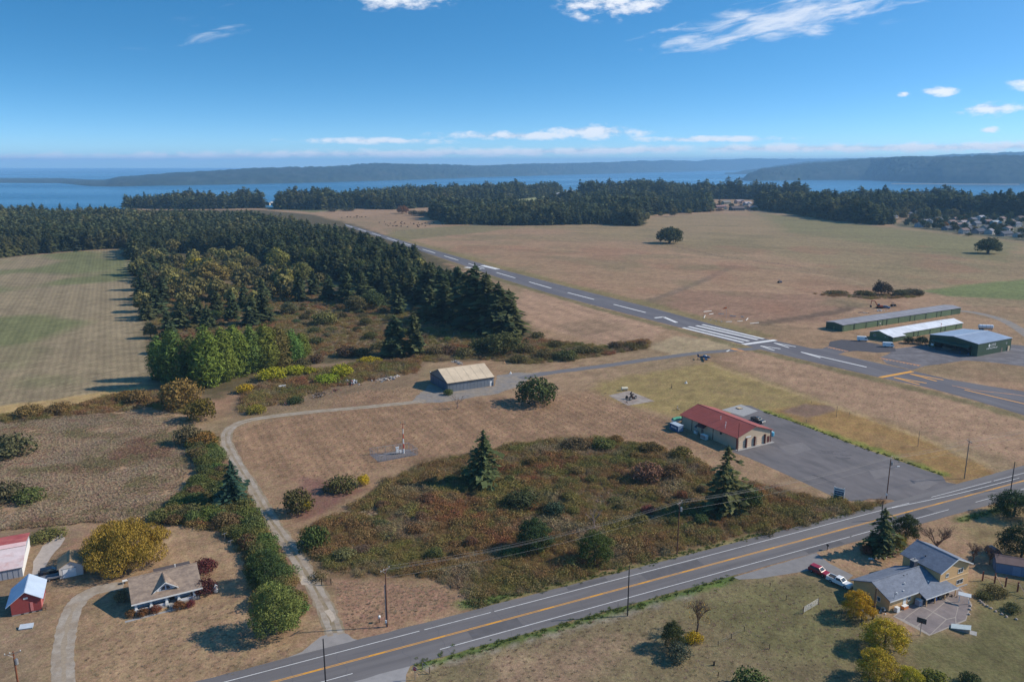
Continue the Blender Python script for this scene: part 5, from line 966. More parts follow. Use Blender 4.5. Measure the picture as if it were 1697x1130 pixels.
tree('oak_tree', 'broad rounded oak alone in the open field beyond the runway', 'tree', 1110, 403, OAK, (.10, .095, .045), pw(1110, 403, 43) / 14, top(1110, 403, 374) / 9.6, OTR)
tree('oak_tree', 'round green oak alone in the field before the village', 'tree', 1637, 420, DEC[0], (.075, .09, .04), pw(1637, 420, 34) / 9, top(1637, 420, 392) / 10, OTR)
tree('willow_tree', 'golden weeping willow behind the porch house', 'tree', 212, 930, WIL, (.34, .20, .045), pw(212, 930, 134) / 16.5, top(212, 930, 862) / 10.5, OTR)
shrub('round dark evergreen bush in the middle of the central field', 888, 668, 70, 619, (.075, .10, .038), 'shr', name='round_bush', cat='bush')
shrub('round dark green and orange bush where the track bends', 335, 697, 46, 655, (.16, .125, .03), 'shr', name='round_bush', cat='bush')
shrub('low orange bush below the round bush at the track bend', 338, 738, 44, 712, (.26, .15, .045), 'shr', name='autumn_bush', cat='bush')
shrub('pale olive bush left of the low orange bush', 312, 735, 40, 700, (.17, .15, .07), 'shr', name='autumn_bush', cat='bush')
shrub('tall olive-gold thicket in front of the poplars', 300, 676, 62, 622, (.24, .17, .05), 'shr', name='autumn_bush', cat='bush')
shrub('light green leafy tree at the foot of the hedge near the highway', 458, 1050, 82, 952, (.20, .21, .06), 'dec', name='leafy_tree', cat='tree')
shrub('dark round tree behind the tall fir by the tan house', 1500, 893, 44, 846, (.06, .075, .03), 'dec', name='leafy_tree', cat='tree')
shrub('dark green tree at the right edge beside the highway', 1680, 856, 62, 806, (.055, .08, .034), 'dec', name='leafy_tree', cat='tree')
shrub('dense dark tree at the right edge beyond the dark car', 1692, 925, 64, 862, (.045, .062, .03), 'dec', name='leafy_tree', cat='tree')
shrub('golden maple by the gable end of the tan house', 1421, 1022, 50, 972, (.50, .30, .03), 'dec', name='maple_tree', cat='tree')
shrub('yellow tree below the patio, upper one of the pair', 1465, 1076, 66, 1018, (.46, .36, .04), 'dec', name='yellow_tree', cat='tree')
shrub('yellow-green tree at the bottom edge below the patio', 1452, 1128, 62, 1068, (.40, .33, .04), 'dec', name='yellow_tree', cat='tree')
shrub('small yellow tree at the bottom edge right of its neighbour', 1506, 1140, 40, 1100, (.42, .34, .04), 'dec', name='yellow_tree', cat='tree')
shrub('green shrub at the bottom edge right of the yellow trees', 1545, 1140, 44, 1108, (.17, .16, .04), 'shr'); shrub('small dark shrub at the bottom edge on the lawn', 1606, 1132, 26, 1112, (.08, .10, .04), 'low')
shrub('green shrub cut off by the bottom edge on the lawn', 1242, 1146, 60, 1108, (.11, .13, .045), 'shr')
shrub('dark leafy bush on the lawn beside the bare orange tree', 1114, 1072, 38, 1022, (.085, .09, .035), 'dec', name='leafy_tree', cat='tree')
shrub('grey-green juniper below the dark bush on the lawn', 1124, 1092, 36, 1062, (.12, .13, .085), 'shr'); shrub('bright yellow bush at the foot of the bare orange tree', 1150, 1062, 28, 1046, (.50, .33, .03), 'low')
t = tree('bare_tree', 'thin bare tree with orange last leaves on the lawn by the road', 'tree', 1155, 1046, STO, F_DK, top(1155, 1046, 968) / 10 * .95, top(1155, 1046, 968) / 9, part='branches')
c = link_mesh('last_leaves', lobed('last_leaves', dome_lobes(7, 7.5, 12, 88, .45, .3), 260, .17, 333), t, (0, 0, 1.2), 0, (.75, .75, .75)); c.color = (.42, .24, .06, 1)
tree('bare_tree', 'pale leafless tree in front of the tan roofed hangar', 'tree', 757, 677, STK[0], F_DK, 1.05, top(757, 677, 646) / 9, part='branches'); shrub('small green bush at the corner of the tan roofed hangar', 743, 654, 16, 643, (.13, .15, .05), 'low')
for lab, px, py, yt, s in (('brown leafless tree behind the tan house, left one', 1552, 915, 858, 1.5), ('brown leafless shrub behind the tan house, right one', 1612, 930, 888, 1.3), ('bare brown bush between the tan house and the dark car', 1640, 935, 890, .9)):
    tree('bare_tree', lab, 'tree', px, py, STO, F_DK, top(px, py, yt) / 9 * s, top(px, py, yt) / 9, part='branches')
tree('bare_tree', 'grey leafless tree in the middle of the bramble thicket', 'tree', 985, 882, STK[1], F_DK, .95, top(985, 882, 822) / 9, part='branches')
rg = random.Random(14)
for x, y in fill([(1490, 374), (1510, 360), (1560, 352), (1700, 358), (1740, 385), (1697, 398), (1600, 386)], 17, .5, seed=91):
    if rg.random() < .40: w = rg.uniform(5, 10); tree('garden_tree', 'small garden tree between the far houses', 'tree', x, y, rg.choice(DECF), rg.choice([(.08, .095, .045), (.06, .08, .04), (.12, .115, .05), (.2, .14, .05)]), w / 9, w / 9, None, 'garden trees of the far houses', world=True)
# thicket landmarks
for lab, px, py, w, yt, col, k in [
    ('pinkish autumn bush in the upper right of the thicket', 1072, 796, 50, 762, PNK, 'shr'), ('rusty bush right of the pinkish one', 1115, 792, 42, 766, (.19, .11, .06), 'shr'), ('orange-green bush at the top right of the thicket', 1128, 758, 36, 738, (.17, .14, .045), 'shr'),
    ('rust bush on the upper edge of the thicket', 1022, 732, 26, 720, (.22, .11, .045), 'shr'), ('olive bush on the upper edge of the thicket', 1000, 742, 40, 724, (.15, .15, .05), 'shr'), ('dark brown bush on the upper left edge of the thicket', 950, 744, 50, 728, (.12, .10, .05), 'low'),
    ('olive bush near the rust bush of the upper edge', 1078, 748, 40, 731, (.15, .12, .045), 'shr'), ('dark green holly in the lower thicket', 885, 912, 64, 850, (.05, .085, .036), 'dec'), ('green tree beside the power line in the lower thicket', 985, 932, 62, 872, (.10, .115, .034), 'dec'),
    ('small blue-green bush above the holly', 918, 858, 38, 828, (.07, .10, .06), 'shr'), ('dark bush left of the small blue-green bush', 862, 842, 60, 812, (.07, .085, .04), 'shr'), ('yellow-olive bush below the power line pole', 1060, 868, 28, 850, (.20, .17, .06), 'shr'),
    ('salmon red bush behind the power line pole', 1075, 850, 24, 836, (.26, .11, .07), 'shr'), ('dark bush at the foot of the alone-standing fir', 790, 790, 60, 770, (.07, .085, .035), 'low'), ('green bush beside the fir by the parking lot', 1235, 842, 50, 800, (.065, .095, .036), 'shr'),
    ('small green bush under the holly near the road', 858, 922, 24, 906, (.10, .16, .05), 'shr'), ('dark bramble bush left of the thicket with yellow leaves', 494, 848, 50, 804, (.12, .115, .04), 'shr'), ('bramble bush with yellow tip right of its neighbour', 566, 812, 52, 786, (.13, .12, .045), 'low'),
    ('bright yellow bush at the end of the bramble bush', 602, 803, 22, 784, (.55, .38, .03), 'shr'), ('green weedy bush on the corner of the thicket by the track', 520, 905, 50, 868, (.09, .11, .035), 'low')]: shrub(lab, px, py, w, yt, col, k)
shrub('small golden bush in the dark bramble left of the thicket', 506, 846, 18, 822, (.50, .34, .03), 'shr')
# bright shrubs and brush near the rubble
for lab, px, py, w, yt, col, k in [
    ('bright yellow-green shrub, left of the row near the poplars', 452, 628, 46, 606, (.36, .34, .03), 'shr'), ('bright yellow-green shrub, middle of the row near the poplars', 488, 622, 38, 603, (.34, .34, .03), 'shr'), ('small yellow-green shrub at the right of that row', 514, 620, 24, 606, (.30, .32, .03), 'shr'),
    ('largest bright lime shrub above the rubble', 566, 624, 36, 600, (.38, .37, .03), 'shr'), ('low lime green shrub left of the rubble', 541, 633, 42, 618, (.26, .32, .035), 'low'), ('small bright yellow shrub near the two firs', 607, 600, 30, 590, (.42, .36, .03), 'low'), ('yellow shrub right of the small one near the two firs', 624, 600, 20, 591, (.42, .36, .03), 'low'),
    ('golden shrub by the two white boxes', 406, 650, 26, 634, (.46, .32, .03), 'shr'), ('dark bush by the rubble near the track', 490, 668, 26, 655, (.08, .10, .04), 'low'), ('yellow shrub at the left edge of the scrub', 425, 684, 30, 668, (.30, .24, .05), 'low'),
    ('dark leafy bush at the right side of the meadow in the wood', 745, 470, 30, 448, (.10, .11, .045), 'shr'), ('olive round bush in the open meadow in the wood', 538, 538, 42, 512, (.19, .165, .06), 'shr'), ('dark tall bush near the taxiway below the firs', 835, 586, 70, 546, (.10, .105, .04), 'shr'), ('dark bush right of the tall bush below the firs', 800, 584, 44, 556, (.09, .10, .04), 'shr')]: shrub(lab, px, py, w, yt, col, k)
MEADOW = [(235, 470), (330, 462), (420, 468), (520, 486), (640, 500), (740, 530), (850, 565), (820, 588), (640, 588), (520, 582), (500, 560), (430, 545), (330, 545), (262, 545)]
r_ = random.Random(5)
for i, (x, y) in enumerate(fill(MEADOW, 15, .5, seed=12)):
    if r_.random() < .30: continue
    w = r_.uniform(3, 8); col = r_.choice([(.15, .14, .06), (.17, .13, .065), (.12, .13, .05), (.10, .11, .045), (.19, .16, .06)])
    tree('meadow_shrub', 'olive brown shrub dotted over the meadow in the wood', 'shrub', x, y, r_.choice(SHR + SHL), col, w / 10, w / 10 * r_.uniform(.7, 1.0), None, 'shrubs of the meadow in the wood', world=True, part='foliage', jit=.2)
CN = {}
for px, py, w, yt, col in sorted(((330, 452, 40, 424, YEL), (350, 470, 60, 428, (.24, .19, .06)), (300, 470, 36, 446, (.22, .18, .07)), (385, 462, 40, 428, (.22, .19, .06)), (462, 452, 42, 404, (.24, .22, .06)), (470, 478, 34, 440, (.27, .25, .05)), (515, 452, 38, 404, (.12, .14, .05)), (545, 452, 26, 418, (.28, .23, .05)), (500, 470, 40, 428, (.19, .18, .06)), (415, 448, 30, 420, (.16, .14, .06)), (600, 470, 40, 424, (.12, .13, .045)), (575, 440, 30, 402, (.20, .18, .06)), (640, 445, 28, 415, (.17, .14, .055)), (260, 450, 30, 418, (.16, .15, .06)), (235, 480, 30, 455, (.20, .17, .08)), (248, 525, 30, 500, (.19, .15, .08)), (620, 512, 44, 478, (.09, .11, .045)), (590, 516, 40, 486, (.16, .15, .06)), (320, 445, 22, 418, (.26, .22, .07)), (430, 470, 46, 438, (.13, .13, .06)), (280, 480, 34, 455, (.19, .15, .07)), (250, 560, 22, 530, (.13, .12, .06)), (270, 585, 26, 555, (.15, .13, .05)), (415, 512, 28, 488, (.16, .15, .06)), (480, 520, 30, 498, (.15, .14, .07)), (835, 540, 40, 498, (.16, .13, .05)))):
    kc = 'golden' if col[0] > .23 else 'yellowish' if col[0] > .185 else 'brownish' if col[0] > 1.12 * col[1] else 'dull green'; CN[kc] = CN.get(kc, 0) + 1
    shrub('%s %s broadleaf tree from the left among the firs of the large wood' % (ORD[CN[kc] - 1], kc), px, py, w, yt, col, 'dec', 'broadleaf trees in the large wood', 'broadleaf_tree', 'tree')
for px, py, w, yt, col in ((668, 354, 22, 339, (.22, .12, .05)), (685, 357, 18, 347, (.16, .12, .06)), (700, 358, 16, 348, (.14, .11, .06)), (576, 350, 22, 343, (.08, .09, .05)), (640, 344, 30, 334, (.12, .09, .055)), (550, 351, 16, 344, (.09, .085, .05))):
    shrub('autumn bush at the edge of the cattle pasture', px, py, w, yt, col, 'shr', 'bushes at the pasture edge')
for px, py, w, yt, col in ((985, 322, 18, 309, (.26, .14, .05)), (1012, 322, 20, 312, (.14, .11, .06)), (1055, 345, 24, 328, (.16, .15, .05)), (1075, 350, 30, 330, (.15, .15, .055)), (1168, 350, 20, 338, (.2, .16, .06)), (862, 370, 12, 360, (.12, .11, .05)), (992, 370, 22, 356, (.12, .11, .06)), (1040, 372, 26, 356, (.12, .11, .055))):
    shrub('yellowing tree at the edge of the copse beyond the runway', px, py, w, yt, col, 'dec', 'broadleaf trees of the copse', 'broadleaf_tree', 'tree')
for px, py, w, yt, col in ((1536, 379, 10, 371, (.14, .13, .05)), (1566, 378, 10, 366, (.38, .2, .04)), (1557, 378, 9, 369, (.2, .14, .05)), (1592, 384, 12, 377, (.06, .08, .04)), (1640, 380, 12, 370, (.05, .07, .035)), (1655, 385, 14, 377, (.05, .07, .035)), (1692, 386, 9, 375, (.42, .26, .04)), (1690, 393, 12, 383, (.05, .07, .035)), (1600, 366, 16, 356, (.06, .08, .035)), (1585, 364, 18, 354, (.09, .1, .04)), (1612, 372, 12, 363, (.07, .09, .04)), (1530, 374, 14, 363, (.05, .07, .035)), (1505, 368, 10, 361, (.06, .08, .035)), (1635, 368, 10, 360, (.1, .11, .05)), (1668, 380, 12, 371, (.06, .08, .04)), (1672, 372, 12, 362, (.14, .13, .05)), (1580, 380, 9, 374, (.09, .1, .05)), (1605, 391, 10, 385, (.07, .09, .04)), (1650, 366, 12, 356, (.06, .08, .035)), (1212, 343, 9, 336, (.06, .08, .035)), (1228, 345, 10, 338, (.07, .08, .04)), (1250, 350, 12, 342, (.05, .07, .035)), (1192, 350, 14, 345, (.18, .11, .07)), (1178, 351, 12, 345, (.16, .12, .06)), (1290, 352, 14, 342, (.13, .11, .05))):
    shrub('small garden tree between the far houses', px, py, w, yt, col, 'dec', 'garden trees of the far houses', 'garden_tree', 'tree')
for lab, px, py, w, yt, col, k in (('dark brown bush clump behind the long green hangar', 1462, 488, 30, 464, (.10, .075, .05), 'shr'), ('small dark cedar on top of the brown bush clump', 1456, 486, 12, 461, (.05, .06, .04), 'shr'), ('olive bush right of the brown bush clump', 1492, 490, 26, 478, (.13, .115, .06), 'low'), ('dry bush at the right end of the hangar thicket', 1515, 488, 30, 477, (.13, .105, .065), 'low'), ('low olive bush left of the brown bush clump', 1432, 490, 30, 480, (.13, .12, .05), 'low'), ('low bush at the left end of the hangar thicket', 1385, 487, 36, 481, (.12, .11, .05), 'low'), ('dark round bush at the corner of the big green hangar, left one', 1507, 569, 17, 556, (.055, .07, .035), 'shr'), ('dark round bush at the corner of the big green hangar, right one', 1527, 570, 20, 555, (.055, .07, .035), 'shr')): shrub(lab, px, py, w, yt, col, k)
for lab, px, py, w, yt, col in (('dark red shrub behind the porch house', 341, 950, 34, 922, (.13, .05, .04)), ('dark red shrub at the corner of the porch house', 338, 985, 34, 956, (.10, .04, .035)), ('rust shrub before the porch, leftmost', 238, 1019, 17, 1006, (.17, .07, .035)), ('rust shrub before the porch, second from left', 259, 1014, 17, 1001, (.18, .08, .035)), ('rust shrub before the porch right of the steps', 297, 1008, 19, 994, (.19, .08, .035)), ('small red shrub at the right end of the porch', 316, 1004, 14, 993, (.17, .05, .04)), ('dry shrub at the left porch corner', 218, 1020, 16, 1008, (.2, .1, .05)), ('bare brownish shrub in the shade left of the porch house', 202, 995, 20, 974, (.18, .13, .07)),
    ('orange shrub at the road corner of the tan house', 1436, 917, 18, 902, (.24, .11, .05)), ('yellow shrub under the firs by the tan house', 1458, 912, 14, 898, (.36, .30, .04)), ('dry garden shrub on the rock bed, upper one', 1650, 986, 30, 970, (.17, .15, .055)), ('dark garden shrub on the rock bed, lower one', 1676, 1012, 22, 998, (.13, .13, .055)), ('olive garden shrub at the left of the rock bed', 1632, 990, 22, 980, (.14, .14, .05)), ('yellow-leaved hedge shrub behind the fir by the tan house', 1490, 915, 18, 880, (.26, .22, .04))): shrub(lab, px, py, w, yt, col, 'shr')
for lab, px, py, w, yt in (('rust and gold hedge bush at the left field corner', 48, 690, 40, 668), ('golden hedge bush right of the field corner', 100, 684, 34, 664), ('dark hedge bush below the poplars', 232, 668, 34, 642), ('brownish hedge bush beside the poplar shade', 210, 662, 30, 646)): shrub(lab, px, py, w, yt, r_.choice([(.24, .16, .05), (.22, .13, .055)]), 'shr')
shrub('dark green thicket at the left edge of the marsh', 18, 752, 70, 718, (.12, .11, .055), 'low'); shrub('green bramble patch on the lower left of the marsh', 48, 828, 44, 806, (.14, .15, .05), 'low'); shrub('dark weedy bush on the left edge of the marsh', 10, 828, 50, 795, (.12, .10, .055), 'low')
shrub('low yellow-green hedge behind the long barn', 78, 890, 50, 878, (.16, .14, .05), 'low')
for ib, (px, py, w, yt) in enumerate(sorted(((875, 585, 34, 570), (905, 592, 36, 576), (935, 595, 40, 578), (965, 586, 36, 572), (988, 585, 26, 574), (860, 600, 30, 586), (1020, 577, 26, 564), (1045, 578, 30, 566), (1064, 573, 20, 563), (770, 590, 36, 574), (745, 586, 34, 570), (720, 588, 34, 572), (890, 560, 26, 548), (920, 575, 26, 563), (600, 588, 34, 574), (575, 590, 34, 570), (630, 580, 30, 565), (500, 610, 28, 592), (525, 600, 26, 585)))):
    shrub(ORD[ib] + ' brown-green brush clump from the left along the wood edge by the taxiway', px, py, w, yt, r_.choice([(.13, .115, .05), (.16, .11, .06), (.11, .115, .045), (.17, .13, .06)]), r_.choice(['shr', 'low']), 'brush along the wood edge')
# hedge beside the gravel track
HEDGE = [(318, 720), (350, 724), (362, 760), (398, 815), (430, 872), (462, 925), (490, 975), (505, 1020), (470, 1040), (425, 1000), (415, 940), (380, 880), (300, 868), (250, 866), (300, 830), (340, 780), (322, 745)]
for i, (x, y) in enumerate(fill(HEDGE, 3.0, .5, seed=21)):
    w = r_.uniform(4.2, 6.6); col = r_.choice([(.13, .15, .045), (.14, .16, .05), (.15, .15, .055), (.16, .15, .055), (.115, .14, .045), (.18, .13, .06)])
    tree('hedge_bush', 'green and rust bramble bush in the wide hedge beside the gravel track', 'bush', x, y, r_.choice(SHR), col, w / 10, r_.uniform(2.2, 3.6) / 7, None, 'bushes of the track hedge', world=True, part='foliage', jit=.15)
# thicket mass
TB = [(560, 870), (640, 815), (700, 785), (770, 775), (860, 750), (1000, 745), (1100, 770), (1180, 800), (1320, 830), (1180, 885), (1000, 930), (850, 965), (760, 965), (600, 940), (540, 910)]
for i, (x, y) in enumerate(fill(TB, 11, .5, seed=71)):
    w = r_.uniform(3.0, 5.5); nm, col = r_.choice([('rust', (.23, .135, .065)), ('brown', (.20, .145, .075)), ('olive', (.18, .16, .06)), ('olive', (.20, .17, .065)), ('green', (.13, .14, .05))])
    tree('thicket_bush', nm + ' bush rising out of the bramble thicket', 'bush', x, y, r_.choice(SHR), col, w / 10, r_.uniform(1.5, 3.0) / 7, None, nm + ' bushes of the thicket', world=True, part='foliage', jit=.12)
THK = [(504, 880), (560, 852), (640, 806), (690, 772), (760, 760), (850, 738), (930, 728), (1010, 728), (1080, 740), (1150, 765), (1190, 792), (1260, 803), (1320, 818), (1404, 836), (1300, 866), (1180, 898), (1000, 945), (860, 982), (780, 990), (740, 968), (680, 950), (600, 955), (552, 945), (512, 912)]
P_ = fill(THK, 1.35, .5, seed=31); q_ = fbm(P_[:, 0] / 14, P_[:, 1] / 14, 3, 4); keep = q_ > .20; P_, q_ = P_[keep], q_[keep]; n_ = len(P_)
P2 = np.concatenate([fill([(395, 650), (470, 622), (600, 602), (700, 596), (690, 618), (560, 640), (470, 668), (400, 686)], 2.2, .5, seed=33), fill([(180, 655), (260, 648), (330, 660), (320, 690), (250, 676), (130, 690), (0, 702), (0, 690), (110, 676)], 2.2, .5, seed=34), fill([(640, 590), (760, 572), (880, 560), (1000, 574), (1075, 562), (1078, 576), (1000, 590), (880, 604), (780, 594), (660, 606)], 2.6, .5, seed=35), fill([(240, 480), (330, 466), (520, 488), (740, 526), (850, 565), (810, 585), (520, 590), (500, 600), (420, 560), (330, 570), (270, 580)], 3.2, .5, seed=36), fill([(1340, 487), (1440, 489), (1530, 487), (1520, 494), (1440, 496), (1380, 492)], 3.5, .5, seed=37), fill(HEDGE, 1.5, .5, seed=39), fill([(1300, 822), (1404, 836), (1440, 836), (1470, 832), (1300, 880)], 1.6, .5, seed=38)])
PA = np.concatenate([P_, P2]); qh = fbm(P_[:, 0] / 6, P_[:, 1] / 6, 8, 3); sA = np.concatenate([(.40 + .6 * np.clip((qh - .3) * 2.2, 0, 1)) * R_.uniform(.7, 1.3, n_), R_.uniform(.5, 1.1, len(P2))])
b0 = [tree('bramble_bush', 'olive bramble clump standing clear of the thicket, beside the sandy patch' if j == 0 else ['', 'brown bramble clump at the highway end of the thicket', 'low bramble clump by the top left of the thicket', 'bramble clump at the verge opposite the driveway'][j], 'bush', *q, BRM[j], (.14, .12, .05), 1.0, 1.0, part='foliage').children[0] for j, q in enumerate(((528, 958), (792, 1000), (640, 800), (1270, 884)))]
BRMM = leafmat('bramble_leaves', ((.29, .20, .085), (.34, .215, .095)), .3, patch=[(.34, .17, .08), (.21, .195, .07), (.33, .25, .145), (.28, .225, .08)], pscale=.035, iv=.38, rv=.05)
scatter('bramble_thicket', 'tangled olive and rust bramble thicket across the central plot', 'thicket', np.c_[PA, np.zeros(len(PA))], sA, sA * R_.uniform(.7, 1.25, len(PA)), R_.uniform(0, 6.28, len(PA)), R_.integers(0, 4, len(PA)), b0, BRMM)
# tall dry grass of the marsh and loose tufts of the fields
def tuft(name, n, h, spread, seed):
    r = np.random.default_rng(seed); a = r.uniform(0, 6.28, n); b = np.c_[np.cos(a), np.sin(a), np.zeros(n)] * r.uniform(0, spread, (n, 1)); d = np.c_[np.cos(a), np.sin(a), np.zeros(n)] * r.uniform(.1, .7, (n, 1)) * h; s = np.c_[-np.sin(a), np.cos(a), np.zeros(n)] * .10
    tip = b + d + np.c_[np.zeros((n, 2)), r.uniform(.6, 1.1, n) * h]; V = np.stack([b - s, b + s, tip], 1).reshape(-1, 3); return np_mesh(name, V, np.arange(3 * n).reshape(n, 3), LEAF)
TUF = [tuft('grass_tuft_blades', 26, 1.0, .55, 3 + i) for i in range(2)]
tsrc = []
for j, q in enumerate(((612, 1000), (690, 1012))):
    t = tree('grass_tuft', ['pale dry grass tuft beside the tall brown power pole', 'pale dry grass tuft on the mown corner by the highway'][j], 'grass', *q, TUF[j], (.34, .26, .17), .5, .4, part='blades'); tsrc.append(t.children[0])
MARSH = [(-260, 722), (0, 700), (120, 690), (260, 682), (318, 694), (330, 740), (300, 800), (270, 845), (230, 866), (150, 866), (60, 874), (-60, 884), (-260, 920)]
Pt = fill(THK, 1.1, .5, seed=61); Pt = Pt[fbm(Pt[:, 0] / 11, Pt[:, 1] / 11, 12, 3) > .60]; Pm = np.concatenate([fill(MARSH, .85, .5, seed=41), Pt]); qm = fbm(Pm[:, 0] / 8, Pm[:, 1] / 8, 6, 4); k_ = qm > .22; Pm, qm = Pm[k_], qm[k_]
DRY = leafmat('dry_grass', ((.46, .34, .225), (.54, .41, .28)), .4, patch=[(.36, .23, .15), (.44, .345, .24), (.33, .27, .15)], pscale=.035, iv=.4, rv=.06)
scatter('tall_dry_grass', 'tall dry straw grass of the left marsh and among the brambles', 'grass', np.c_[Pm, np.zeros(len(Pm))], .6 + .7 * qm, .3 + 1.0 * np.maximum(qm - .3, 0), R_.uniform(0, 6.28, len(Pm)), R_.integers(0, 2, len(Pm)), tsrc, DRY)
Pf = [fill([(380, 715), (460, 692), (740, 668), (980, 652), (1110, 700), (1210, 757), (1100, 735), (900, 720), (690, 765), (600, 790), (480, 800), (420, 770)], 2.0, .5, seed=51), fill([(545, 962), (640, 966), (735, 972), (770, 1000), (640, 1040), (580, 1046)], 1.1, .5, seed=52), fill([(700, 1105), (900, 1050), (1200, 968), (1330, 955), (1400, 985), (1440, 1040), (1400, 1130), (700, 1130)], 1.7, .5, seed=53), fill([(140, 1130), (150, 1010), (210, 1030), (350, 1000), (410, 1010), (500, 1080), (380, 1120)], 1.9, .5, seed=54), fill([(262, 545), (520, 582), (740, 530), (640, 500), (420, 468), (240, 470)], 2.6, .5, seed=55), fill([(1240, 588), (1697, 700), (1697, 765), (1500, 700), (1200, 600)], 3.4, .5, seed=56), fill([(20, 690), (110, 672), (240, 650), (200, 668), (60, 694)], 1.2, .5, seed=57), fill([(400, 690), (470, 640), (600, 640), (690, 640), (680, 660), (520, 676)], 1.5, .5, seed=58)]
Pf.append(fill([(0, 690), (110, 672), (250, 645), (240, 655), (60, 694), (0, 700)], .9, .5, seed=59)); Pf = np.concatenate(Pf); n_ = len(Pf)
FLD = leafmat('field_grass', ((.30, .225, .15), (.35, .27, .18)), .3, patch=[(.22, .18, .10), (.24, .16, .11)], pscale=.04)
scatter('field_grass', 'short dry tufts all over the fields and lawns', 'grass', np.c_[Pf, np.zeros(n_)], R_.uniform(.25, .6, n_), R_.uniform(.05, .16, n_), R_.uniform(0, 6.28, n_), R_.integers(0, 2, n_), tsrc, FLD)
Pv = []
for ln, wv in (([(690, 1100), (830, 1065), (982, 1022), (1144, 978), (1215, 955)], 1.5), ([(790, 1002), (900, 974), (1060, 936), (1250, 888), (1400, 852), (1460, 837)], 1.2), ([(1590, 862), (1640, 848), (1697, 830)], 1.3), ([(1266, 682), (1330, 704), (1420, 738), (1500, 765), (1562, 787)], 1.0), ([(770, 1003), (850, 982)], 1.8)):
    q = np.array(gp(*ln)); 
    for a, b in zip(q[:-1], q[1:]):
        m_ = int(np.hypot(*(b - a)) * 3); tt = R_.random((m_, 1)); nn = np.array([-(b - a)[1], (b - a)[0]]) / np.hypot(*(b - a)); Pv.append(a + (b - a) * tt + nn * R_.normal(0, wv * .5, (m_, 1)))
Pv = np.concatenate(Pv); n_ = len(Pv)
scatter('verge_grass', 'green grass tufts along the road verges', 'grass', np.c_[Pv, np.zeros(n_)], R_.uniform(.3, .7, n_), R_.uniform(.12, .36, n_), R_.uniform(0, 6.28, n_), R_.integers(0, 2, n_), tsrc, leafmat('verge_grass', ((.085, .12, .03), (.13, .15, .045)), .3))
# ------------------------------------------------------------------ poles and wires
PB = mat('brown_pole', S(104, 70, 56), .9, .2, 3); PK = mat('black_pole', S(44, 42, 44), .85, .15, 3); PG = mat('grey_pole', S(120, 108, 98), .9, .2, 3)
def pole(label, px, py, yt, m, arm=None, extras=(), r=.15, name='utility_pole', armz=.25):
    g = G(px, py); h = HT(px, py, yt); t = thing(name, label, 'pole', (g.x, g.y, 0)); MB().tube([(0, 0, -.4), (0, 0, h * .5), (0, 0, h)], [r, r * .88, r * .72], 10).build('shaft', m, t)
    tips = []
    if arm:
        ca = arm; a = MB().cbox((0, -.16, h - armz), (2.6, .11, .14), ca).build('crossarm', PG, t)
        for s in (-1.15, -.4, 1.15):
            q = Vector((math.cos(ca) * s, math.sin(ca) * s - .16, h - armz + .07)); MB().tube([q, q + Vector((0, 0, .22))], [.05, .07], 8).build('insulator', WHITE, a); tips.append(Vector((g.x, g.y, 0)) + q + Vector((0, 0, .22)))
        for s in (-1, 1): MB().tube([(math.cos(ca) * .8 * s, math.sin(ca) * .8 * s - .16, h - armz - .06), (0, -.1, h - armz - .8)], .03, 5).build('brace', STEEL, a)
    if 'transformer' in extras: MB().tube([(.42, -.1, h - 2.4), (.42, -.1, h - 1.45)], .27, 12).tube([(.42, -.1, h - 1.45), (.42, -.1, h - 1.2)], [.1, .05], 8).build('transformer', STEEL, t)
    if 'conduit' in extras: MB().tube([(-.22, -.06, 0), (-.22, -.06, h * .72)], .09, 8).build('conduit', STEEL, t)
    if 'light' in extras:
        z = h - 3.6; l = MB().tube([(.1, 0, z), (.9, -.2, z + .7), (1.9, -.4, z + 1.0)], .06, 6).build('lamp_arm', STEEL, t); MB().cbox((2.1, -.45, z + 1.0), (.7, .3, .16)).build('lamp_head', WHITE, l)
    if 'box' in extras: MB().cbox((-.2, -.2, 1.3), (.35, .25, .6)).build('meter_box', WHITE, t)
    tips.append(Vector((g.x, g.y, h - 2.1))); return t, tips
PA = math.radians(112)
_, tA = pole('brown power pole with grey conduit on the mown corner by the highway', 642, 1038, 941, PB, PA - 1.0, ('conduit', 'box')); _, tB = pole('brown power pole with transformer at the edge of the thicket', 1122, 918, 831, PB, PA - 1.0, ('transformer',)); _, tC = pole('brown power pole with street light at the mouth of the parking lot', 1469, 826, 757, PB, PA - 1.0, ('transformer', 'light', 'box'))
_, tD = pole('grey power pole at the right end of the yellow grass strip', 1598, 793, 730, PG, PA - .4, ())
pole('black pole on the near verge in the middle of the highway', 1040, 1020, 938, PK, None, (), .14); pole('black pole at the bottom edge of the highway', 540, 1136, 1058, PK, None, (), .14); pole('black pole behind the tree at the right edge of the highway', 1675, 812, 765, PK, None, (), .14); pole('short black pole top behind the tall fir by the highway', 1460, 862, 829, PK, None, (), .14)
pole('red-brown pole with transformer at the bottom left corner', 33, 1152, 1079, mat('red_brown_pole', S(122, 72, 50), .9, .2, 3), .5, ('transformer',), .17); pole('slim dark red pole at the front corner of the workshop', 1222, 748, 701, mat('dark_red_pole', S(92, 44, 40), .8), None, (), .1)
pole('thick brown square post by the gable of the tan house', 1447, 1026, 974, mat('tan_pole', S(116, 92, 72), .9, .2, 2), None, (), .24)
for lab, px, py, yt in (('thin grey post on the yellow grass strip, left one', 1386, 691, 673), ('thin grey post on the yellow grass strip, right one', 1521, 740, 714), ('short fence post beside the bare patch, left of the thin post', 1345, 668, 664), ('short fence post right of the thin left post', 1408, 687, 682), ('short post at the parking lot edge', 1336, 700, 695)): pole(lab, px, py, yt, PG, None, (), .08, 'fence_post')
WIRE = mat('cable', S(128, 124, 122), .6, .05)
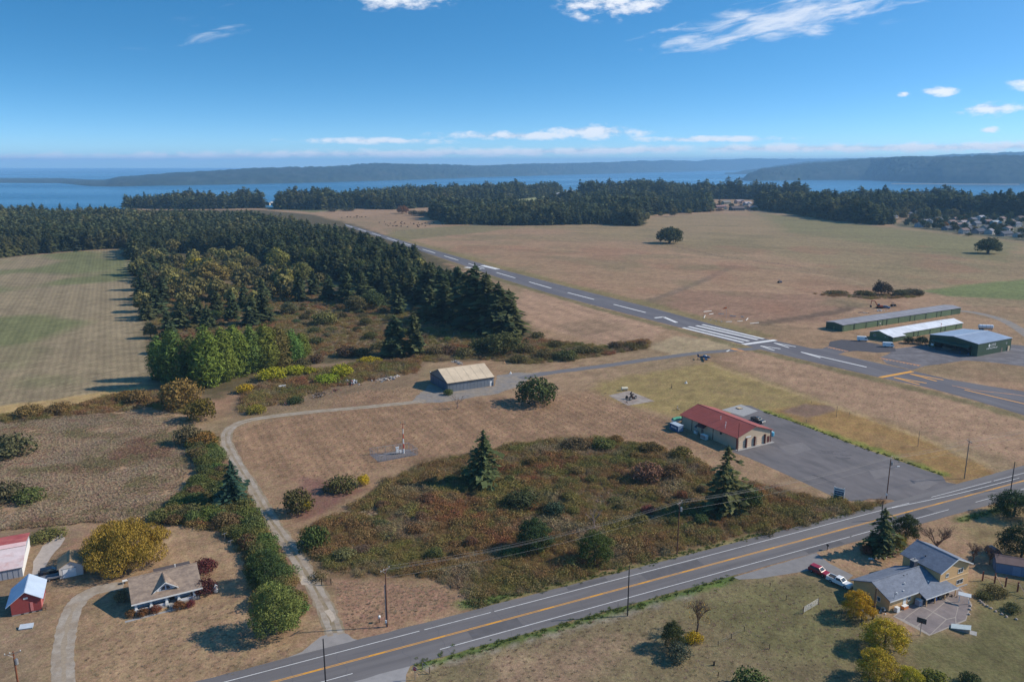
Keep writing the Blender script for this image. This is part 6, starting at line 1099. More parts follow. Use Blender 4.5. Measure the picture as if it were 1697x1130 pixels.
def span(label, P, Q, sag=.9):
    t = thing('power_line', label, 'cable', (P[0].x, P[0].y, 0))
    for a, b in zip(P, Q):
        o = Vector((P[0].x, P[0].y, 0)); MB().tube([a.lerp(b, k / 14) - o - Vector((0, 0, sag * 4 * (k / 14) * (1 - k / 14))) for k in range(15)], .02, 4).build('wire', WIRE, t)
span('power line between the mown corner pole and the thicket pole', tA, tB, 1.5); span('power line between the thicket pole and the street light pole', tB, tC, 1.1); span('power line between the street light pole and the grey pole', tC, tD, .7)
span('power line running off to the right from the grey pole', tD, [v + Vector((70, 32, 1)) for v in tD], 1.0)

# ------------------------------------------------------------------ vehicles
def wheels(t, xs, y, r, w=.24):
    for x in xs:
        for s in (-1, 1): o = MB().tube([(x, s * (y - w), r), (x, s * y, r)], r, 14).build('wheel', BLACK, t); MB().tube([(x, s * y, r), (x, s * (y + .015), r)], r * .55, 10).build('rim', STEEL, o)
def car(label, loc, rz, col, style='suv', name='parked_car', cat='car'):
    t = thing(name, label, cat, (loc[0], loc[1], 0), rz); pm = mat('paint_%d_%d_%d' % tuple(int(c * 999) for c in col), col, .3, .05, spec=.6); W2 = .92; gl = glass()
    if style == 'pickup': L = 5.6; body = [(-2.8, .45), (2.75, .45), (2.8, .8), (2.6, 1.08), (1.2, 1.15), (-2.8, 1.15)]; cab = [(-.75, 1.15), (1.2, 1.15), (.45, 1.82), (-.65, 1.82)]
    elif style == 'van': L = 5.4; body = [(-2.7, .45), (2.6, .45), (2.7, .9), (2.35, 1.25), (1.9, 2.3), (1.6, 2.45), (-2.7, 2.45)]; cab = None
    else: L = 4.6; body = [(-2.3, .4), (2.2, .4), (2.3, .7), (2.15, .95), (1.1, 1.05), (-2.25, 1.05)]; cab = [(-2.1, 1.05), (1.1, 1.05), (.3, 1.68), (-1.9, 1.68)]
    def shell(pr, y, tum=.0):
        zs = [p[1] for p in pr]; z0, z1 = min(zs), max(zs); f = lambda z: y - tum * (z - z0) / (z1 - z0); n = len(pr)
        return MB().add([(p[0], -f(p[1]), p[1]) for p in pr] + [(p[0], f(p[1]), p[1]) for p in pr], [tuple(range(n))[::-1], tuple(range(n, 2 * n))] + [(i, (i + 1) % n, n + (i + 1) % n, n + i) for i in range(n)])
    shell(body, W2, .06 if style != 'van' else .1).build('body', pm, t)
    if cab:
        c = shell(cab, W2 - .07, .14).build('cab', pm, t)
        xm = (cab[0][0] + cab[1][0]) / 2; k = cab[2][1] - cab[1][1]
        for s in (-1, 1): MB().add([(cab[0][0] + .25, s * (W2 - .075), cab[0][1] + .08), (cab[1][0] - .3, s * (W2 - .075), cab[0][1] + .08), (cab[2][0] - .1, s * (W2 - .175), cab[2][1] - .1), (cab[3][0] + .15, s * (W2 - .175), cab[2][1] - .1)], [(0, 1, 2, 3)] if s < 0 else [(3, 2, 1, 0)]).build('side_window', gl, c)
        MB().add([(cab[1][0] - .06, -.72, cab[1][1] + .1), (cab[1][0] - .06, .72, cab[1][1] + .1), (cab[2][0] + .08, .64, cab[2][1] - .04), (cab[2][0] + .08, -.64, cab[2][1] - .04)], [(0, 1, 2, 3)]).build('windscreen', gl, c)
        MB().add([(cab[0][0] - .01, .7, cab[0][1] + .15), (cab[0][0] - .01, -.7, cab[0][1] + .15), (cab[3][0] - .02, -.6, cab[3][1] - .1), (cab[3][0] - .02, .6, cab[3][1] - .1)], [(0, 1, 2, 3)]).build('rear_window', gl, c)
    else:
        MB().add([(2.39, -.75, 1.3), (2.39, .75, 1.3), (1.98, .7, 2.2), (1.98, -.7, 2.2)], [(0, 1, 2, 3)]).build('windscreen', gl, t)
        for s in (-1, 1): MB().box(1.0, 2.0, s * .9 - .01, s * .9 + .012, 1.4, 2.0).build('side_window', gl, t)
    if style == 'pickup':
        MB().box(-2.65, -.95, -.72, .72, 1.12, 1.165).build('cargo_bed', mat('dark_bed', S(52, 50, 52), .8), t)
        for s in (-1, 1): MB().box(-2.75, -.85, s * .84 - .08, s * .84 + .05, 1.155, 1.32).build('bed_side', pm, t)
        MB().box(-2.8, -2.7, -.75, .75, 1.155, 1.32).build('tailgate', pm, t)
    X = body[2][0]
    for s in (-1, 1): MB().box(X - .12, X + .02, s * .65 - .16, s * .65 + .16, .68, .84).build('headlight', WHITE, t); MB().box(-L / 2 - .02, -L / 2 + .06, s * .72 - .1, s * .72 + .1, .75, 1.0).build('tail_light', mat('red_lens', (.4, .02, .02), .3), t)
    MB().box(X - .2, X + .05, -.85, .85, .42, .6).build('bumper', STEEL, t); wheels(t, (-L * .30, L * .30), W2, .38 if style == 'pickup' else .34); return t
a, b = G(1342, 941), G(1418, 974); rz = math.atan2(b.y - a.y, b.x - a.x)
car('red car parked behind the white pickup on the driveway', G(1357, 950), rz, (.30, .012, .025)); car('white pickup truck parked at the gable of the tan house', G(1391, 968), rz, (.72, .72, .72), 'pickup', 'pickup_truck', 'truck')
a, b = G(1634, 906), G(1664, 924); car('dark blue car parked at the left end of the blue shed', G(1648, 920), math.atan2(b.y - a.y, b.x - a.x), (.012, .02, .05)); car('dark blue car parked left of the white garage', G(84, 951), math.radians(30), (.012, .016, .03))
for lab, x, y, r in (('white van at the upper left on the dark oval apron', 1429, 565, -.25), ('white van at the lower right on the dark oval apron', 1472, 575, -.25)): car(lab, G(x, y), r, (.78, .79, .8), 'van', 'white_van', 'van')
car('dark pickup parked behind the red roofed workshop', G(1256, 699), math.radians(-60), (.02, .03, .035), 'pickup', 'pickup_truck', 'truck')
g = G(1469, 511); car('blue car beside the excavator', g, math.radians(-30), (.05, .09, .2))
# tank trailer
g = G(1633, 547); t = thing('tank_trailer', 'white cylindrical fuel tank trailer behind the big green hangar', 'trailer', (g.x, g.y, 0), math.radians(-12)); MB().tube([(-3.8, 0, 2.0), (-3.5, 0, 2.0), (3.5, 0, 2.0), (3.8, 0, 2.0)], [.7, 1.15, 1.15, .7], 16).build('tank', mat('tank_white', (.7, .72, .75), .35, .05), t)
for x in (-2, 0, 2): MB().tube([(x - .06, 0, 2.0), (x + .06, 0, 2.0)], 1.18, 16).build('band', STEEL, t)
MB().box(-3.4, 3.6, -.5, .5, .65, .9).build('frame', BLACK, t); wheels(t, (-2.6, -1.6), 1.1, .5); MB().box(3.0, 3.2, -.4, .4, 0, .66).build('stand', STEEL, t)
g = G(86, 960); t = thing('flat_trailer', 'grey flatbed trailer between the red barn and the garage', 'trailer', (g.x, g.y, 0), math.radians(26)); MB().box(-2.2, 2.0, -.8, .8, .5, .62).build('deck', mat('grey_deck', S(120, 122, 130), .8, .15), t); MB().tube([(2.0, 0, .5), (3.0, 0, .45)], .06, 6).build('tow_bar', STEEL, t); wheels(t, (-.4,), .95, .32)
for s in (-1, 1): MB().box(-2.2, 2.0, s * .8 - .04, s * .8 + .04, .62, .95).build('side_rail', STEEL, t)
# small aircraft
g = G(1168, 596); t = thing('light_aircraft', 'small dark blue aircraft parked on the grass by the taxiway', 'aircraft', (g.x, g.y, 0), math.radians(-8)); bl = mat('aircraft_blue', (.03, .055, .12), .35, .05)
def ring(x, cz, ry, rz_, n=10): return [(x, ry * math.cos(2 * math.pi * k / n), cz + rz_ * math.sin(2 * math.pi * k / n)) for k in range(n)]
MB().loft([ring(2.6, 1.25, .12, .12), ring(2.4, 1.25, .38, .40), ring(1.2, 1.35, .55, .62), ring(.2, 1.45, .56, .72), ring(-1.2, 1.35, .38, .45), ring(-3.4, 1.5, .1, .16)]).build('fuselage', bl, t, True)
MB().add([(.9, -4.6, 1.12), (-.35, -4.6, 1.12), (-.5, 4.6, 1.12), (1.0, 4.6, 1.12), (.8, -4.6, 1.22), (-.3, -4.6, 1.2), (-.45, 4.6, 1.2), (.9, 4.6, 1.22)], [(3, 2, 1, 0), (4, 5, 6, 7), (0, 1, 5, 4), (2, 3, 7, 6), (0, 4, 7, 3), (1, 2, 6, 5)]).build('wing', bl, t)
MB().box(-3.5, -2.8, -1.5, 1.5, 1.5, 1.56).build('tailplane', bl, t); MB().prism([(-3.5, 1.5), (-2.6, 1.55), (-3.2, 2.7), (-3.7, 2.7)], 'y', -.05, .05).build('tail_fin', bl, t); MB().loft([ring(.95, 1.9, .3, .12), ring(.5, 1.98, .46, .3), ring(-.5, 1.9, .36, .22)]).build('canopy', mat('pale_canopy', (.6, .65, .7), .15), t, True); MB().box(2.62, 2.66, -.9, .9, 1.2, 1.3).build('propeller', BLACK, t)
for x, y in ((.6, -1.1), (.6, 1.1), (-3.2, 0)): MB().tube([(x, y, 1.1), (x, y, .25)], .05, 6).tube([(x, y - .06, .22), (x, y + .06, .22)], .22, 10).build('landing_gear', BLACK, t)
# excavator, tractor
g = G(1457, 511); t = thing('excavator', 'orange excavator with folded arm behind the long green hangar', 'excavator', (g.x, g.y, 0), math.radians(175)); om = mat('digger_orange', (.34, .07, .03), .5, .15)
for s in (-1, 1): MB().prism([(-1.9, .25), (-1.5, 0), (1.5, 0), (1.9, .25), (1.9, .6), (1.5, .85), (-1.5, .85), (-1.9, .6)], 'y', s * 1.1 - .3, s * 1.1 + .3).build('track', BLACK, t)
MB().box(-1.9, 1.2, -1.2, 1.2, .95, 2.0).build('house', om, t); MB().box(.2, 1.5, .2, 1.2, 2.0, 3.0).build('cab', glass(), t); MB().tube([(1.2, -.3, 1.8), (3.0, -.3, 4.6), (5.0, -.3, 5.0)], [.32, .28, .22], 6).build('boom', om, t); MB().tube([(5.0, -.3, 5.2), (5.4, -.3, 1.8)], [.24, .16], 6).build('stick', om, t); MB().prism([(5.0, 1.9), (5.8, 1.8), (5.7, .6), (5.0, .5), (4.7, 1.1)], 'y', -.8, .2).build('bucket', mat('dark_steel', S(48, 44, 44), .6), t)
def tractor(label, px, py, rz, col):
    g = G(px, py); t = thing('tractor', label, 'tractor', (g.x, g.y, 0), rz); pm = mat('tractor_%d' % int(col[2] * 999), col, .5, .1); MB().prism([(0, .8), (1.9, .8), (1.9, 1.35), (1.7, 1.5), (0, 1.55)], 'y', -.35, .35).build('hood', pm, t); MB().box(-1.1, 0, -.6, .6, .7, 1.2).build('chassis', BLACK, t); MB().box(-1.0, .1, -.65, .65, 2.5, 2.62).build('roof', pm, t)
    for x in (-.95, .02):
        for s in (-.6, .6): MB().tube([(x, s, 1.2), (x, s, 2.5)], .04, 5).build('cab_post', BLACK, t)
    MB().box(-.9, -.3, -.25, .25, 1.2, 1.5).build('seat', BLACK, t); wheels(t, (-.7,), 1.0, .75, .4); wheels(t, (1.5,), .8, .42, .28); return t
tractor('blue tractor standing in the field beyond the runway', 1292, 469, .4, (.04, .07, .16)); tractor('dark tractor right of the excavator', 1480, 508, .2, (.03, .03, .035))

# ------------------------------------------------------------------ yard things
def at(px, py, z=0): g = G(px, py); return (g.x, g.y, z)
t = thing('dumpster', 'blue metal container with pale lettering at the back corner of the workshop', 'container', at(1127, 716), math.radians(118)); bm_ = mat('container_blue', S(62, 98, 138), .6, .12, 1.0)
MB().box(-.2, 4.2, -1.2, 1.2, .15, 2.3).build('body', bm_, t); MB().box(-.25, 4.25, -1.25, 1.25, 2.3, 2.42).build('lid', mat('container_lid', S(168, 180, 192), .6), t)
for i in range(9): MB().box(.1 + i * .46, .2 + i * .46, 1.2, 1.26, .2, 2.25).build('rib', bm_, t)
for i in range(4): MB().box(-.26, -.2, -1.0 + i * .55, -.65 + i * .55, .3, 2.1).build('end_panel', mat('container_end', S(150, 170, 190), .6), t)
for i in range(8): MB().box(.55 + i * .36, .8 + i * .36, 1.265, 1.28, 1.2, 1.2 + (.5 if i % 2 else .38)).build('letter', wm, t)
t = thing('covered_boat', 'white trailer under a green cover behind the blue container', 'boat', at(1122, 700), math.radians(25)); MB().loft([[(-2, -.8, .7), (-2, .8, .7), (-2, .8, 1.3), (-2, -.8, 1.3)], [(1, -.8, .7), (1, .8, .7), (1, .9, 1.4), (1, -.9, 1.4)], [(2.2, -.1, 1.0), (2.2, .1, 1.0), (2.2, .15, 1.5), (2.2, -.15, 1.5)]]).build('hull', WHITE, t); MB().loft([[(-2, -.85, 1.31), (-2, .85, 1.31), (-2, .2, 2.0), (-2, -.2, 2.0)], [(1, -.9, 1.41), (1, .9, 1.41), (1, .2, 2.2), (1, -.2, 2.2)], [(2.2, -.15, 1.51), (2.2, .15, 1.51), (2.2, .05, 1.7), (2.2, -.05, 1.7)]]).build('cover', mat('green_tarp', S(74, 156, 128), .7), t); wheels(t, (-.3,), .9, .3)
t = thing('generator_box', 'large white cabinet on the shaded side of the workshop', 'cabinet', at(1167, 727), math.radians(119)); MB().box(-1.3, 1.3, -.6, .6, .1, 1.5).build('case', WHITE, t); MB().box(-1.2, 1.2, .6, .63, .3, 1.3).build('grille', STEEL, t); MB().box(-1.4, 1.4, -.7, .7, 0, .1).build('plinth', CONC, t)
t = thing('small_cabinet', 'small white cabinet against the shaded workshop wall', 'cabinet', at(1153, 718), math.radians(119)); MB().box(-.7, .7, -.35, .35, 0, 1.0).build('case', WHITE, t); MB().box(-.75, .75, -.4, .4, 1.0, 1.06).build('lid', STEEL, t)
t = thing('blue_barrel', 'turquoise barrel at the right front corner of the workshop', 'barrel', at(1279, 722), 0); MB().tube([(0, 0, 0), (0, 0, .15), (0, 0, 1.3), (0, 0, 1.5)], [.7, .8, .8, .5], 14).build('drum', mat('turquoise', S(80, 160, 190), .5), t); MB().tube([(0, 0, 1.5), (0, 0, 1.6)], .3, 12).build('cap', WHITE, t)
t = thing('pallet_stack', 'pale wooden pallet on the concrete pad behind the workshop', 'pallet', at(1225, 677), .5)
for i in range(6): MB().box(-.9, .9, -.9 + i * .32, -.7 + i * .32, .3, .38).build('slat', mat('pale_wood', S(206, 184, 150), .8, .1), t)
for i in range(3): MB().box(-.9 + i * .8, -.7 + i * .8, -.9, .9, .03, .3).build('bearer', WOOD, t)
# machinery on the square pad
def heap(name, label, cat, px, py, n, sx, sy, sz, mats, seed, part='piece', kind=None):
    r = random.Random(seed); g = G(px, py); t = thing(name, label, cat, (g.x, g.y, 0), r.random() * 3); bs = [MB() for _ in mats]
    for i in range(n):
        x, y = r.gauss(0, sx * .4), r.gauss(0, sy * .4); z = max(.1, sz * math.exp(-(x / sx) ** 2 - (y / sy) ** 2) * r.random()); s = [r.uniform(.15, .5) * k for k in (sx * .5, sy * .4, sz * .6)]; r.choice(bs).cbox((x, y, z), s, r.random() * 3, r.uniform(-.6, .6), r.uniform(-.6, .6))
    for b_, m_ in zip(bs, mats):
        if b_.v: b_.build(part, m_, t)
    return t
rust = mat('rusty_iron', S(84, 56, 46), .8, .3, 2); iron = mat('dark_iron', S(52, 46, 44), .7, .2, 2)
t = heap('old_machine', 'rusty old machine with wheels on the square concrete pad', 'machine', 1046, 661, 26, 2.4, 1.6, 2.6, [rust, iron], 4); wheels(t, (-1.5, 1.4), 1.2, .7); MB().tube([(.3, .2, 1.5), (.3, .2, 3.0)], .16, 8).build('stack', iron, t)
heap('red_machine', 'small dark red machine at the front corner of the square pad', 'machine', 1039, 669, 10, 1.0, .8, 1.4, [mat('dull_red', S(120, 52, 46), .7), iron], 6)
t = thing('white_tank', 'cream cylinder tank behind the square concrete pad', 'tank', at(1035, 647), .15); MB().tube([(-1.4, 0, .9), (-1.25, 0, .9), (1.25, 0, .9), (1.4, 0, .9)], [.35, .62, .62, .35], 14).build('shell', mat('cream_paint', S(226, 214, 186), .6), t)
for x in (-.9, .9): MB().box(x - .1, x + .1, -.5, .5, 0, .4).build('saddle', STEEL, t)
heap('scrap_box', 'grey scrap box at the left corner of the square pad', 'scrap', 1003, 654, 10, 1.0, .8, 1.1, [STEEL, rust], 7); heap('hay_rake', 'dark farm implement alone on the yellow lawn', 'implement', 1113, 644, 9, 1.4, .8, .9, [iron], 9); t = bpy.context.scene.objects['hay_rake']
for s in (-1, 1): MB().tube([(s * .4, 0, .5), (s * 1.3, 0, .5), (s * 1.7, 0, 1.6)], .07, 6).build('arm', iron, t)
heap('scrap_pile', 'small scrap pile with white frame beyond the workshop', 'scrap', 1123, 679, 14, 1.3, 1.0, 1.6, [WHITE, rust, iron], 11); heap('dark_box', 'dark crate beside the far end of the workshop', 'crate', 1141, 680, 6, .9, .7, 1.3, [iron], 13)
heap('rubble_pile', 'grey rubble heap with white tarps near the lime shrubs', 'rubble', 580, 636, 60, 5.0, 3.2, 1.7, [mat('tarp_grey', S(176, 178, 184), .7), CONC, mat('red_soil', S(140, 96, 84), .9), WOOD], 15); heap('brush_pile', 'grey pile of cut branches near the track', 'brush pile', 528, 656, 50, 5.0, 3.0, 1.2, [mat('grey_sticks', S(130, 116, 106), .95, .2), WOOD], 16); heap('brush_pile', 'reddish pile of boards below the rubble heap', 'brush pile', 556, 648, 24, 3.4, 2.0, .8, [mat('red_boards', S(140, 90, 78), .9), WOOD], 17)
heap('stone_pile', 'pale stones strewn behind the tan roofed hangar', 'stones', 640, 628, 50, 9, 4.5, .5, [CONC, mat('pale_stone', S(168, 152, 140), .9)], 18); heap('stone_pile', 'grey stones along the back of the gravel yard', 'stones', 758, 601, 40, 8, 2, .6, [CONC], 19); heap('farm_wreck', 'rusty derelict trailer by the scrub near the track', 'trailer', 470, 671, 16, 2.0, 1.0, 1.5, [rust, iron, mat('pink_rust', S(150, 110, 104), .8)], 20)
heap('tarp_pile', 'white tarpaulin heap beside the excavator', 'tarp', 1459, 515, 26, 5, 2.4, .8, [WHITE, mat('tarp_grey', S(176, 178, 184), .7)], 21); heap('tarp_pile', 'grey debris left of the white tarpaulin heap', 'debris', 1430, 519, 26, 5, 2.2, .6, [mat('tarp_grey', S(176, 178, 184), .7), WOOD], 22)
for lab, px, py in (('white crate on the scrub, left of the two', 465, 644), ('white crate on the scrub, right of the two', 471, 643)):
    t = thing('white_crate', lab, 'crate', at(px, py), .4); MB().box(-.6, .6, -.5, .5, 0, 1.2).build('box', WHITE, t); MB().box(-.65, .65, -.55, .55, 1.2, 1.28).build('lid', WHITE, t)
for lab, px, py, m_ in (('white marker cone right of the tan hangar', 846, 619, WHITE), ('orange box at the edge of the brush right of the tan hangar', 836, 602, mat('pale_orange', S(220, 170, 120), .7)), ('white cone on the yellow lawn', 1137, 635, WHITE)):
    t = thing('field_marker', lab, 'marker', at(px, py)); MB().tube([(0, 0, .08), (0, 0, .9)], [.45, .12], 10).build('cone', m_, t); MB().box(-.55, .55, -.55, .55, 0, .08).build('base', m_, t)
# windsock and segmented circle
h = HT(1203, 528, 509); t = thing('windsock', 'orange windsock on a thin pole inside the white segmented circle', 'windsock', at(1203, 528)); MB().tube([(0, 0, 0), (0, 0, h)], .08, 8).build('mast', STEEL, t); MB().tube([(0, 0, h - .4), (-1.0, 0, h - .55), (-2.1, 0, h - 1.0)], [.5, .4, .22], 10).build('sock', mat('windsock_orange', (.75, .16, .03), .7), t)
segs = [(1166, 517, 1179, 515.5), (1175, 521.2, 1182, 520), (1166, 527.5, 1168.5, 522.5), (1190.5, 520, 1199.5, 520.5), (1210, 523.5, 1220, 524.6), (1236, 531.2, 1239.5, 527.4), (1222, 532.8, 1230.5, 532), (1243, 536.4, 1257.5, 534.9), (1203, 533.6, 1213, 533.2), (1186, 532.6, 1188, 532.7), (1194.5, 533, 1197, 533.1), (1177, 531.4, 1178.2, 531.5), (1228, 524.8, 1233, 525.6)]
for k, (x0, y0, x1, y1) in enumerate(segs):
    a, b = G(x0, y0), G(x1, y1); c = (a + b) / 2; L = (b - a).length; t = thing('circle_marker', 'white board of the segmented circle round the windsock', 'marker', (c.x, c.y, 0), math.atan2(b.y - a.y, b.x - a.x), 'boards of the segmented circle')
    MB().prism([(-.3, .0), (.3, .0), (0.05, .36), (-.05, .36)], 'x', -L / 2, L / 2).build('board', mat('dull_white_board', S(190, 184, 176), .8), t)
    for s in (-1, 1): MB().box(s * L * .42 - .05, s * L * .42 + .05, -.05, .05, .365, .5).build('peg', STEEL, t)
# weather station
c0, c1, c2, c3 = G(613, 753.7), G(627.9, 765.7), G(692.4, 753.7), G(677.3, 744.2); cen = (c0 + c1 + c2 + c3) / 4
sheet('gravel_pad', [(613, 753.7), (627.9, 765.7), (692.4, 753.7), (677.3, 744.2)], .02, mat('dark_gravel', S(112, 104, 102), .95, .25, 1.0, detail=8), 'dark gravel pad inside the weather station fence', 'pad', jitter=.1)
t = thing('chain_fence', 'grey chain-link fence round the weather station', 'fence', (cen.x, cen.y, 0)); FW = mat('fence_wire', S(170, 174, 184), .5, .05, metal=.3)
Q = [c - cen for c in (c0, c1, c2, c3)]
for a, b in zip(Q, Q[1:] + Q[:1]):
    L = (b - a).length; n = max(2, int(L / 2.2))
    for k in range(n): p = a.lerp(b, k / n); MB().tube([(p.x, p.y, -.2), (p.x, p.y, 2.3)], .05, 6).build('post', STEEL, t)
    f = MB(); m_ = int(L / .32)
    for k in range(m_): p, q = a.lerp(b, k / m_), a.lerp(b, min(1, (k + 3) / m_)); f.tube([(p.x, p.y, .05), (q.x, q.y, 2.2)], .008, 3, False); f.tube([(q.x, q.y, .05), (p.x, p.y, 2.2)], .008, 3, False)
    f.tube([(a.x, a.y, 2.22), (b.x, b.y, 2.22)], .03, 4); f.build('wire_panel', FW, t)
h = HT(669, 751, 702); t = thing('weather_mast', 'red and white banded mast inside the weather station fence', 'mast', at(669, 751)); rd = mat('mast_red', S(190, 84, 66), .6); n = 6
for k in range(n): MB().tube([(0, 0, h * k / n), (0, 0, h * (k + 1) / n)], [.30 - .035 * k, .30 - .035 * (k + 1)], 8).build('band', WHITE if k % 2 == 0 else rd, t)
MB().box(-.8, .8, -.04, .04, h - .1, h).build('sensor_arm', rd, t); MB().tube([(.7, 0, h), (.7, 0, h + .8)], .05, 6).tube([(-.7, 0, h), (-.7, 0, h + .6)], .05, 6).build('wind_sensor', STEEL, t)
t = thing('weather_cabinet', 'white instrument cabinets beside the banded mast', 'cabinet', at(659, 752), .4); MB().box(-.5, .3, -.35, .35, .5, 2.2).build('cabinet', WHITE, t); MB().box(-.6, .4, -.45, .45, 2.2, 2.3).build('lid', WHITE, t); MB().box(.6, 1.3, -.3, .3, .3, 1.3).build('cabinet', WHITE, t); MB().tube([(.2, 0, 2.3), (.2, 0, 2.7), (1.4, 0, 2.75)], .06, 6).build('pipe', WHITE, t)
for x in (-.4, .2): MB().box(x - .05, x + .05, -.3, .3, 0, .5).build('foot', STEEL, t)
# realty board at the parking lot
a, b = G(1383.5, 829), G(1395, 832); L = 2.6; t = thing('sign_board', 'white and navy sale sign on posts at the edge of the parking lot', 'sign', tuple((a + b) / 2), math.radians(-35)); navy = mat('navy_print', S(34, 58, 92), .7, .05)
for s in (-1, 1): MB().box(s * L / 2 - .08, s * L / 2 + .08, -.08, .08, -.3, 4.2).build('post', WHITE, t)
bd = MB().box(-L / 2 + .09, L / 2 - .09, -.05, .05, .7, 3.95).build('board', WHITE, t)
for z0, z1 in ((3.35, 3.6), (2.0, 3.0), (.85, 1.7)): MB().box(-L / 2 + .12, L / 2 - .12, -.06, -.052, z0, z1).build('navy_band', navy, bd)
for z, n, hh in ((2.35, 7, .35), (1.15, 6, .3)):
    for k in range(n): MB().box(-.95 + k * .28, -.78 + k * .28, -.068, -.062, z, z + hh * (1 if k % 3 else .8)).build('letter', WHITE, bd)
# stop sign
h = 2.3; t = thing('stop_sign', 'red stop sign at the side road corner', 'sign', at(688, 1126), math.radians(-8)); MB().box(-.05, .05, -.03, .03, -.3, h + .3).build('post', STEEL, t)
oc = [(.46 * math.cos(math.pi / 8 + k * math.pi / 4), h + .46 * math.sin(math.pi / 8 + k * math.pi / 4)) for k in range(8)]; o2 = [(x * .92, h + (z - h) * .92) for x, z in oc]; bd = MB().prism(oc, 'y', -.06, -.035).build('border', WHITE, t); MB().prism(o2, 'y', -.066, -.062).build('plate', mat('sign_red', (.45, .015, .02), .5, .05), bd)
cu = bpy.data.curves.new('stop_text', 'FONT'); cu.body = 'STOP'; cu.size = .34; cu.align_x = 'CENTER'; cu.align_y = 'CENTER'; cu.extrude = .002; to = bpy.data.objects.new('tmp_text', cu); C.objects.link(to); dg = bpy.context.evaluated_depsgraph_get(); me = bpy.data.meshes.new_from_object(to.evaluated_get(dg)); bpy.data.objects.remove(to); me.materials.clear(); me.materials.append(WHITE); l = link_mesh('lettering', me, bd); l.rotation_euler = (math.pi / 2, 0, 0); l.location = (0, -.071, h)
# road furniture
def post_box(name, label, cat, px, py, m_, rz=0):
    t = thing(name, label, cat, at(px, py), rz); MB().box(-.06, .06, -.06, .06, -.2, 1.1).build('post', WOOD, t); MB().prism([(-.2, 1.1), (.2, 1.1), (.2, 1.35), (.1, 1.48), (-.1, 1.48), (-.2, 1.35)], 'y', -.3, .3).build('box', m_, t); return t
post_box('mailbox', 'dark mailbox on a post where the driveway meets the highway', 'mailbox', 1371, 911, iron); post_box('mailbox', 'white roadside box by the brown power pole', 'box', 629, 1031, WHITE)
pole('slim roadside marker post left of the black pole', 1024, 1011, 997, PG, None, (), .06, 'marker_post'); pole('small lamp post in front of the golden maple', 1427, 1031, 1013, BLACK, None, (), .07, 'lamp_post'); MB().tube([(0, 0, 2.5), (0, 0, 2.8)], .2, 10).build('lamp', WHITE, SC.objects['lamp_post'])
def gate(label, a, b, h=1.2, m_=STEEL, bars=5, name='farm_gate'):
    a, b = G(*a), G(*b); L = (b - a).length; t = thing(name, label, 'gate', tuple(a), math.atan2(b.y - a.y, b.x - a.x))
    for x in (0, L): MB().box(x - .07, x + .07, -.07, .07, -.2, h + .15).build('gate_post', WOOD, t)
    for k in range(bars): MB().tube([(.08, 0, .25 + k * (h - .25) / (bars - 1)), (L - .08, 0, .25 + k * (h - .25) / (bars - 1))], .03, 6).build('rail', m_, t)
    for x in (.1, L / 2, L - .1): MB().tube([(x, -.03, .2), (x, -.03, h)], .03, 6).build('stile', m_, t)
gate('dark steel gate opened at the side of the gravel track', (533, 969), (549, 969), 1.5, iron); gate('grey farm gate on the lawn left of the tan house', (1331, 1016), (1356, 1001), 1.4); gate('grey gate end by the stop sign at the bottom edge', (700, 1108), (712, 1116), 1.3, STEEL, 3)
def fence(label, pts, step=3.0, h=1.1, rails=0, m_=WOOD, name='wire_fence'):
    P = [G(*p) for p in pts]; o = P[0]; t = thing(name, label, 'fence', tuple(o))
    for a, b in zip(P[:-1], P[1:]):
        n = max(1, int((b - a).length / step))
        for k in range(n + 1): p = a.lerp(b, k / n) - o; MB().box(p.x - .05, p.x + .05, p.y - .05, p.y + .05, -.2, h).build('post', m_, t)
        for z in (h * .5, h * .9): MB().tube([a - o + Vector((0, 0, z)), b - o + Vector((0, 0, z))], .012 if not rails else .05, 4).build('wire' if not rails else 'rail', WIRE if not rails else m_, t)
fence('wire fence crossing the lawn below the highway', [(1122, 1098), (1143, 1092), (1190, 1122), (1215, 1145)], 4); fence('wire fence from the bare tree towards the driveway', [(1190, 1070), (1233, 1046), (1275, 1075)], 4); fence('wire fence from the highway to the grey farm gate', [(1276, 973), (1331, 1016)], 5); fence('low fence along the far field before the village', [(1300, 366), (1480, 372), (1600, 390), (1697, 402), (1760, 408)], 14, 2.0, 1, iron, 'field_fence'); fence('pasture fence between cattle and field', [(640, 385), (760, 381), (860, 377)], 12, 1.4, 0, iron, 'field_fence')
fence('field boundary fence beyond the runway', [(1060, 398), (1190, 425), (1290, 438), (1400, 462)], 12, 1.3, 0, iron, 'field_fence')
red_w = mat('red_cedar', S(130, 74, 58), .9, .2); t = thing('braced_fence', 'reddish wooden braced fence in front of the blue shed', 'fence', at(1628, 962))
o = G(1628, 962)
for px, py in ((1628, 962), (1648, 966), (1666, 972), (1686, 980), (1708, 990)): p = G(px, py) - o; MB().box(p.x - .12, p.x + .12, p.y - .12, p.y + .12, -.2, 2.3).build('post', red_w, t)
for (x0, y0), (x1, y1) in (((1648, 966), (1663, 974)), ((1686, 980), (1704, 993))): a, b = G(x0, y0) - o, G(x1, y1) - o; MB().tube([a + Vector((0, 0, 2.0)), b + Vector((0, 0, .1))], .12, 4).build('brace', mat('pale_plank', S(204, 168, 134), .8), t)
for px, py in ((1628, 962), (1648, 966), (1666, 972), (1686, 980)):
    p = G(px, py) - o; q = G(px + 19, py + 6.5) - o; MB().tube([p + Vector((0, 0, 1.1)), q + Vector((0, 0, 1.1))], .04, 4).build('rail', red_w, t)
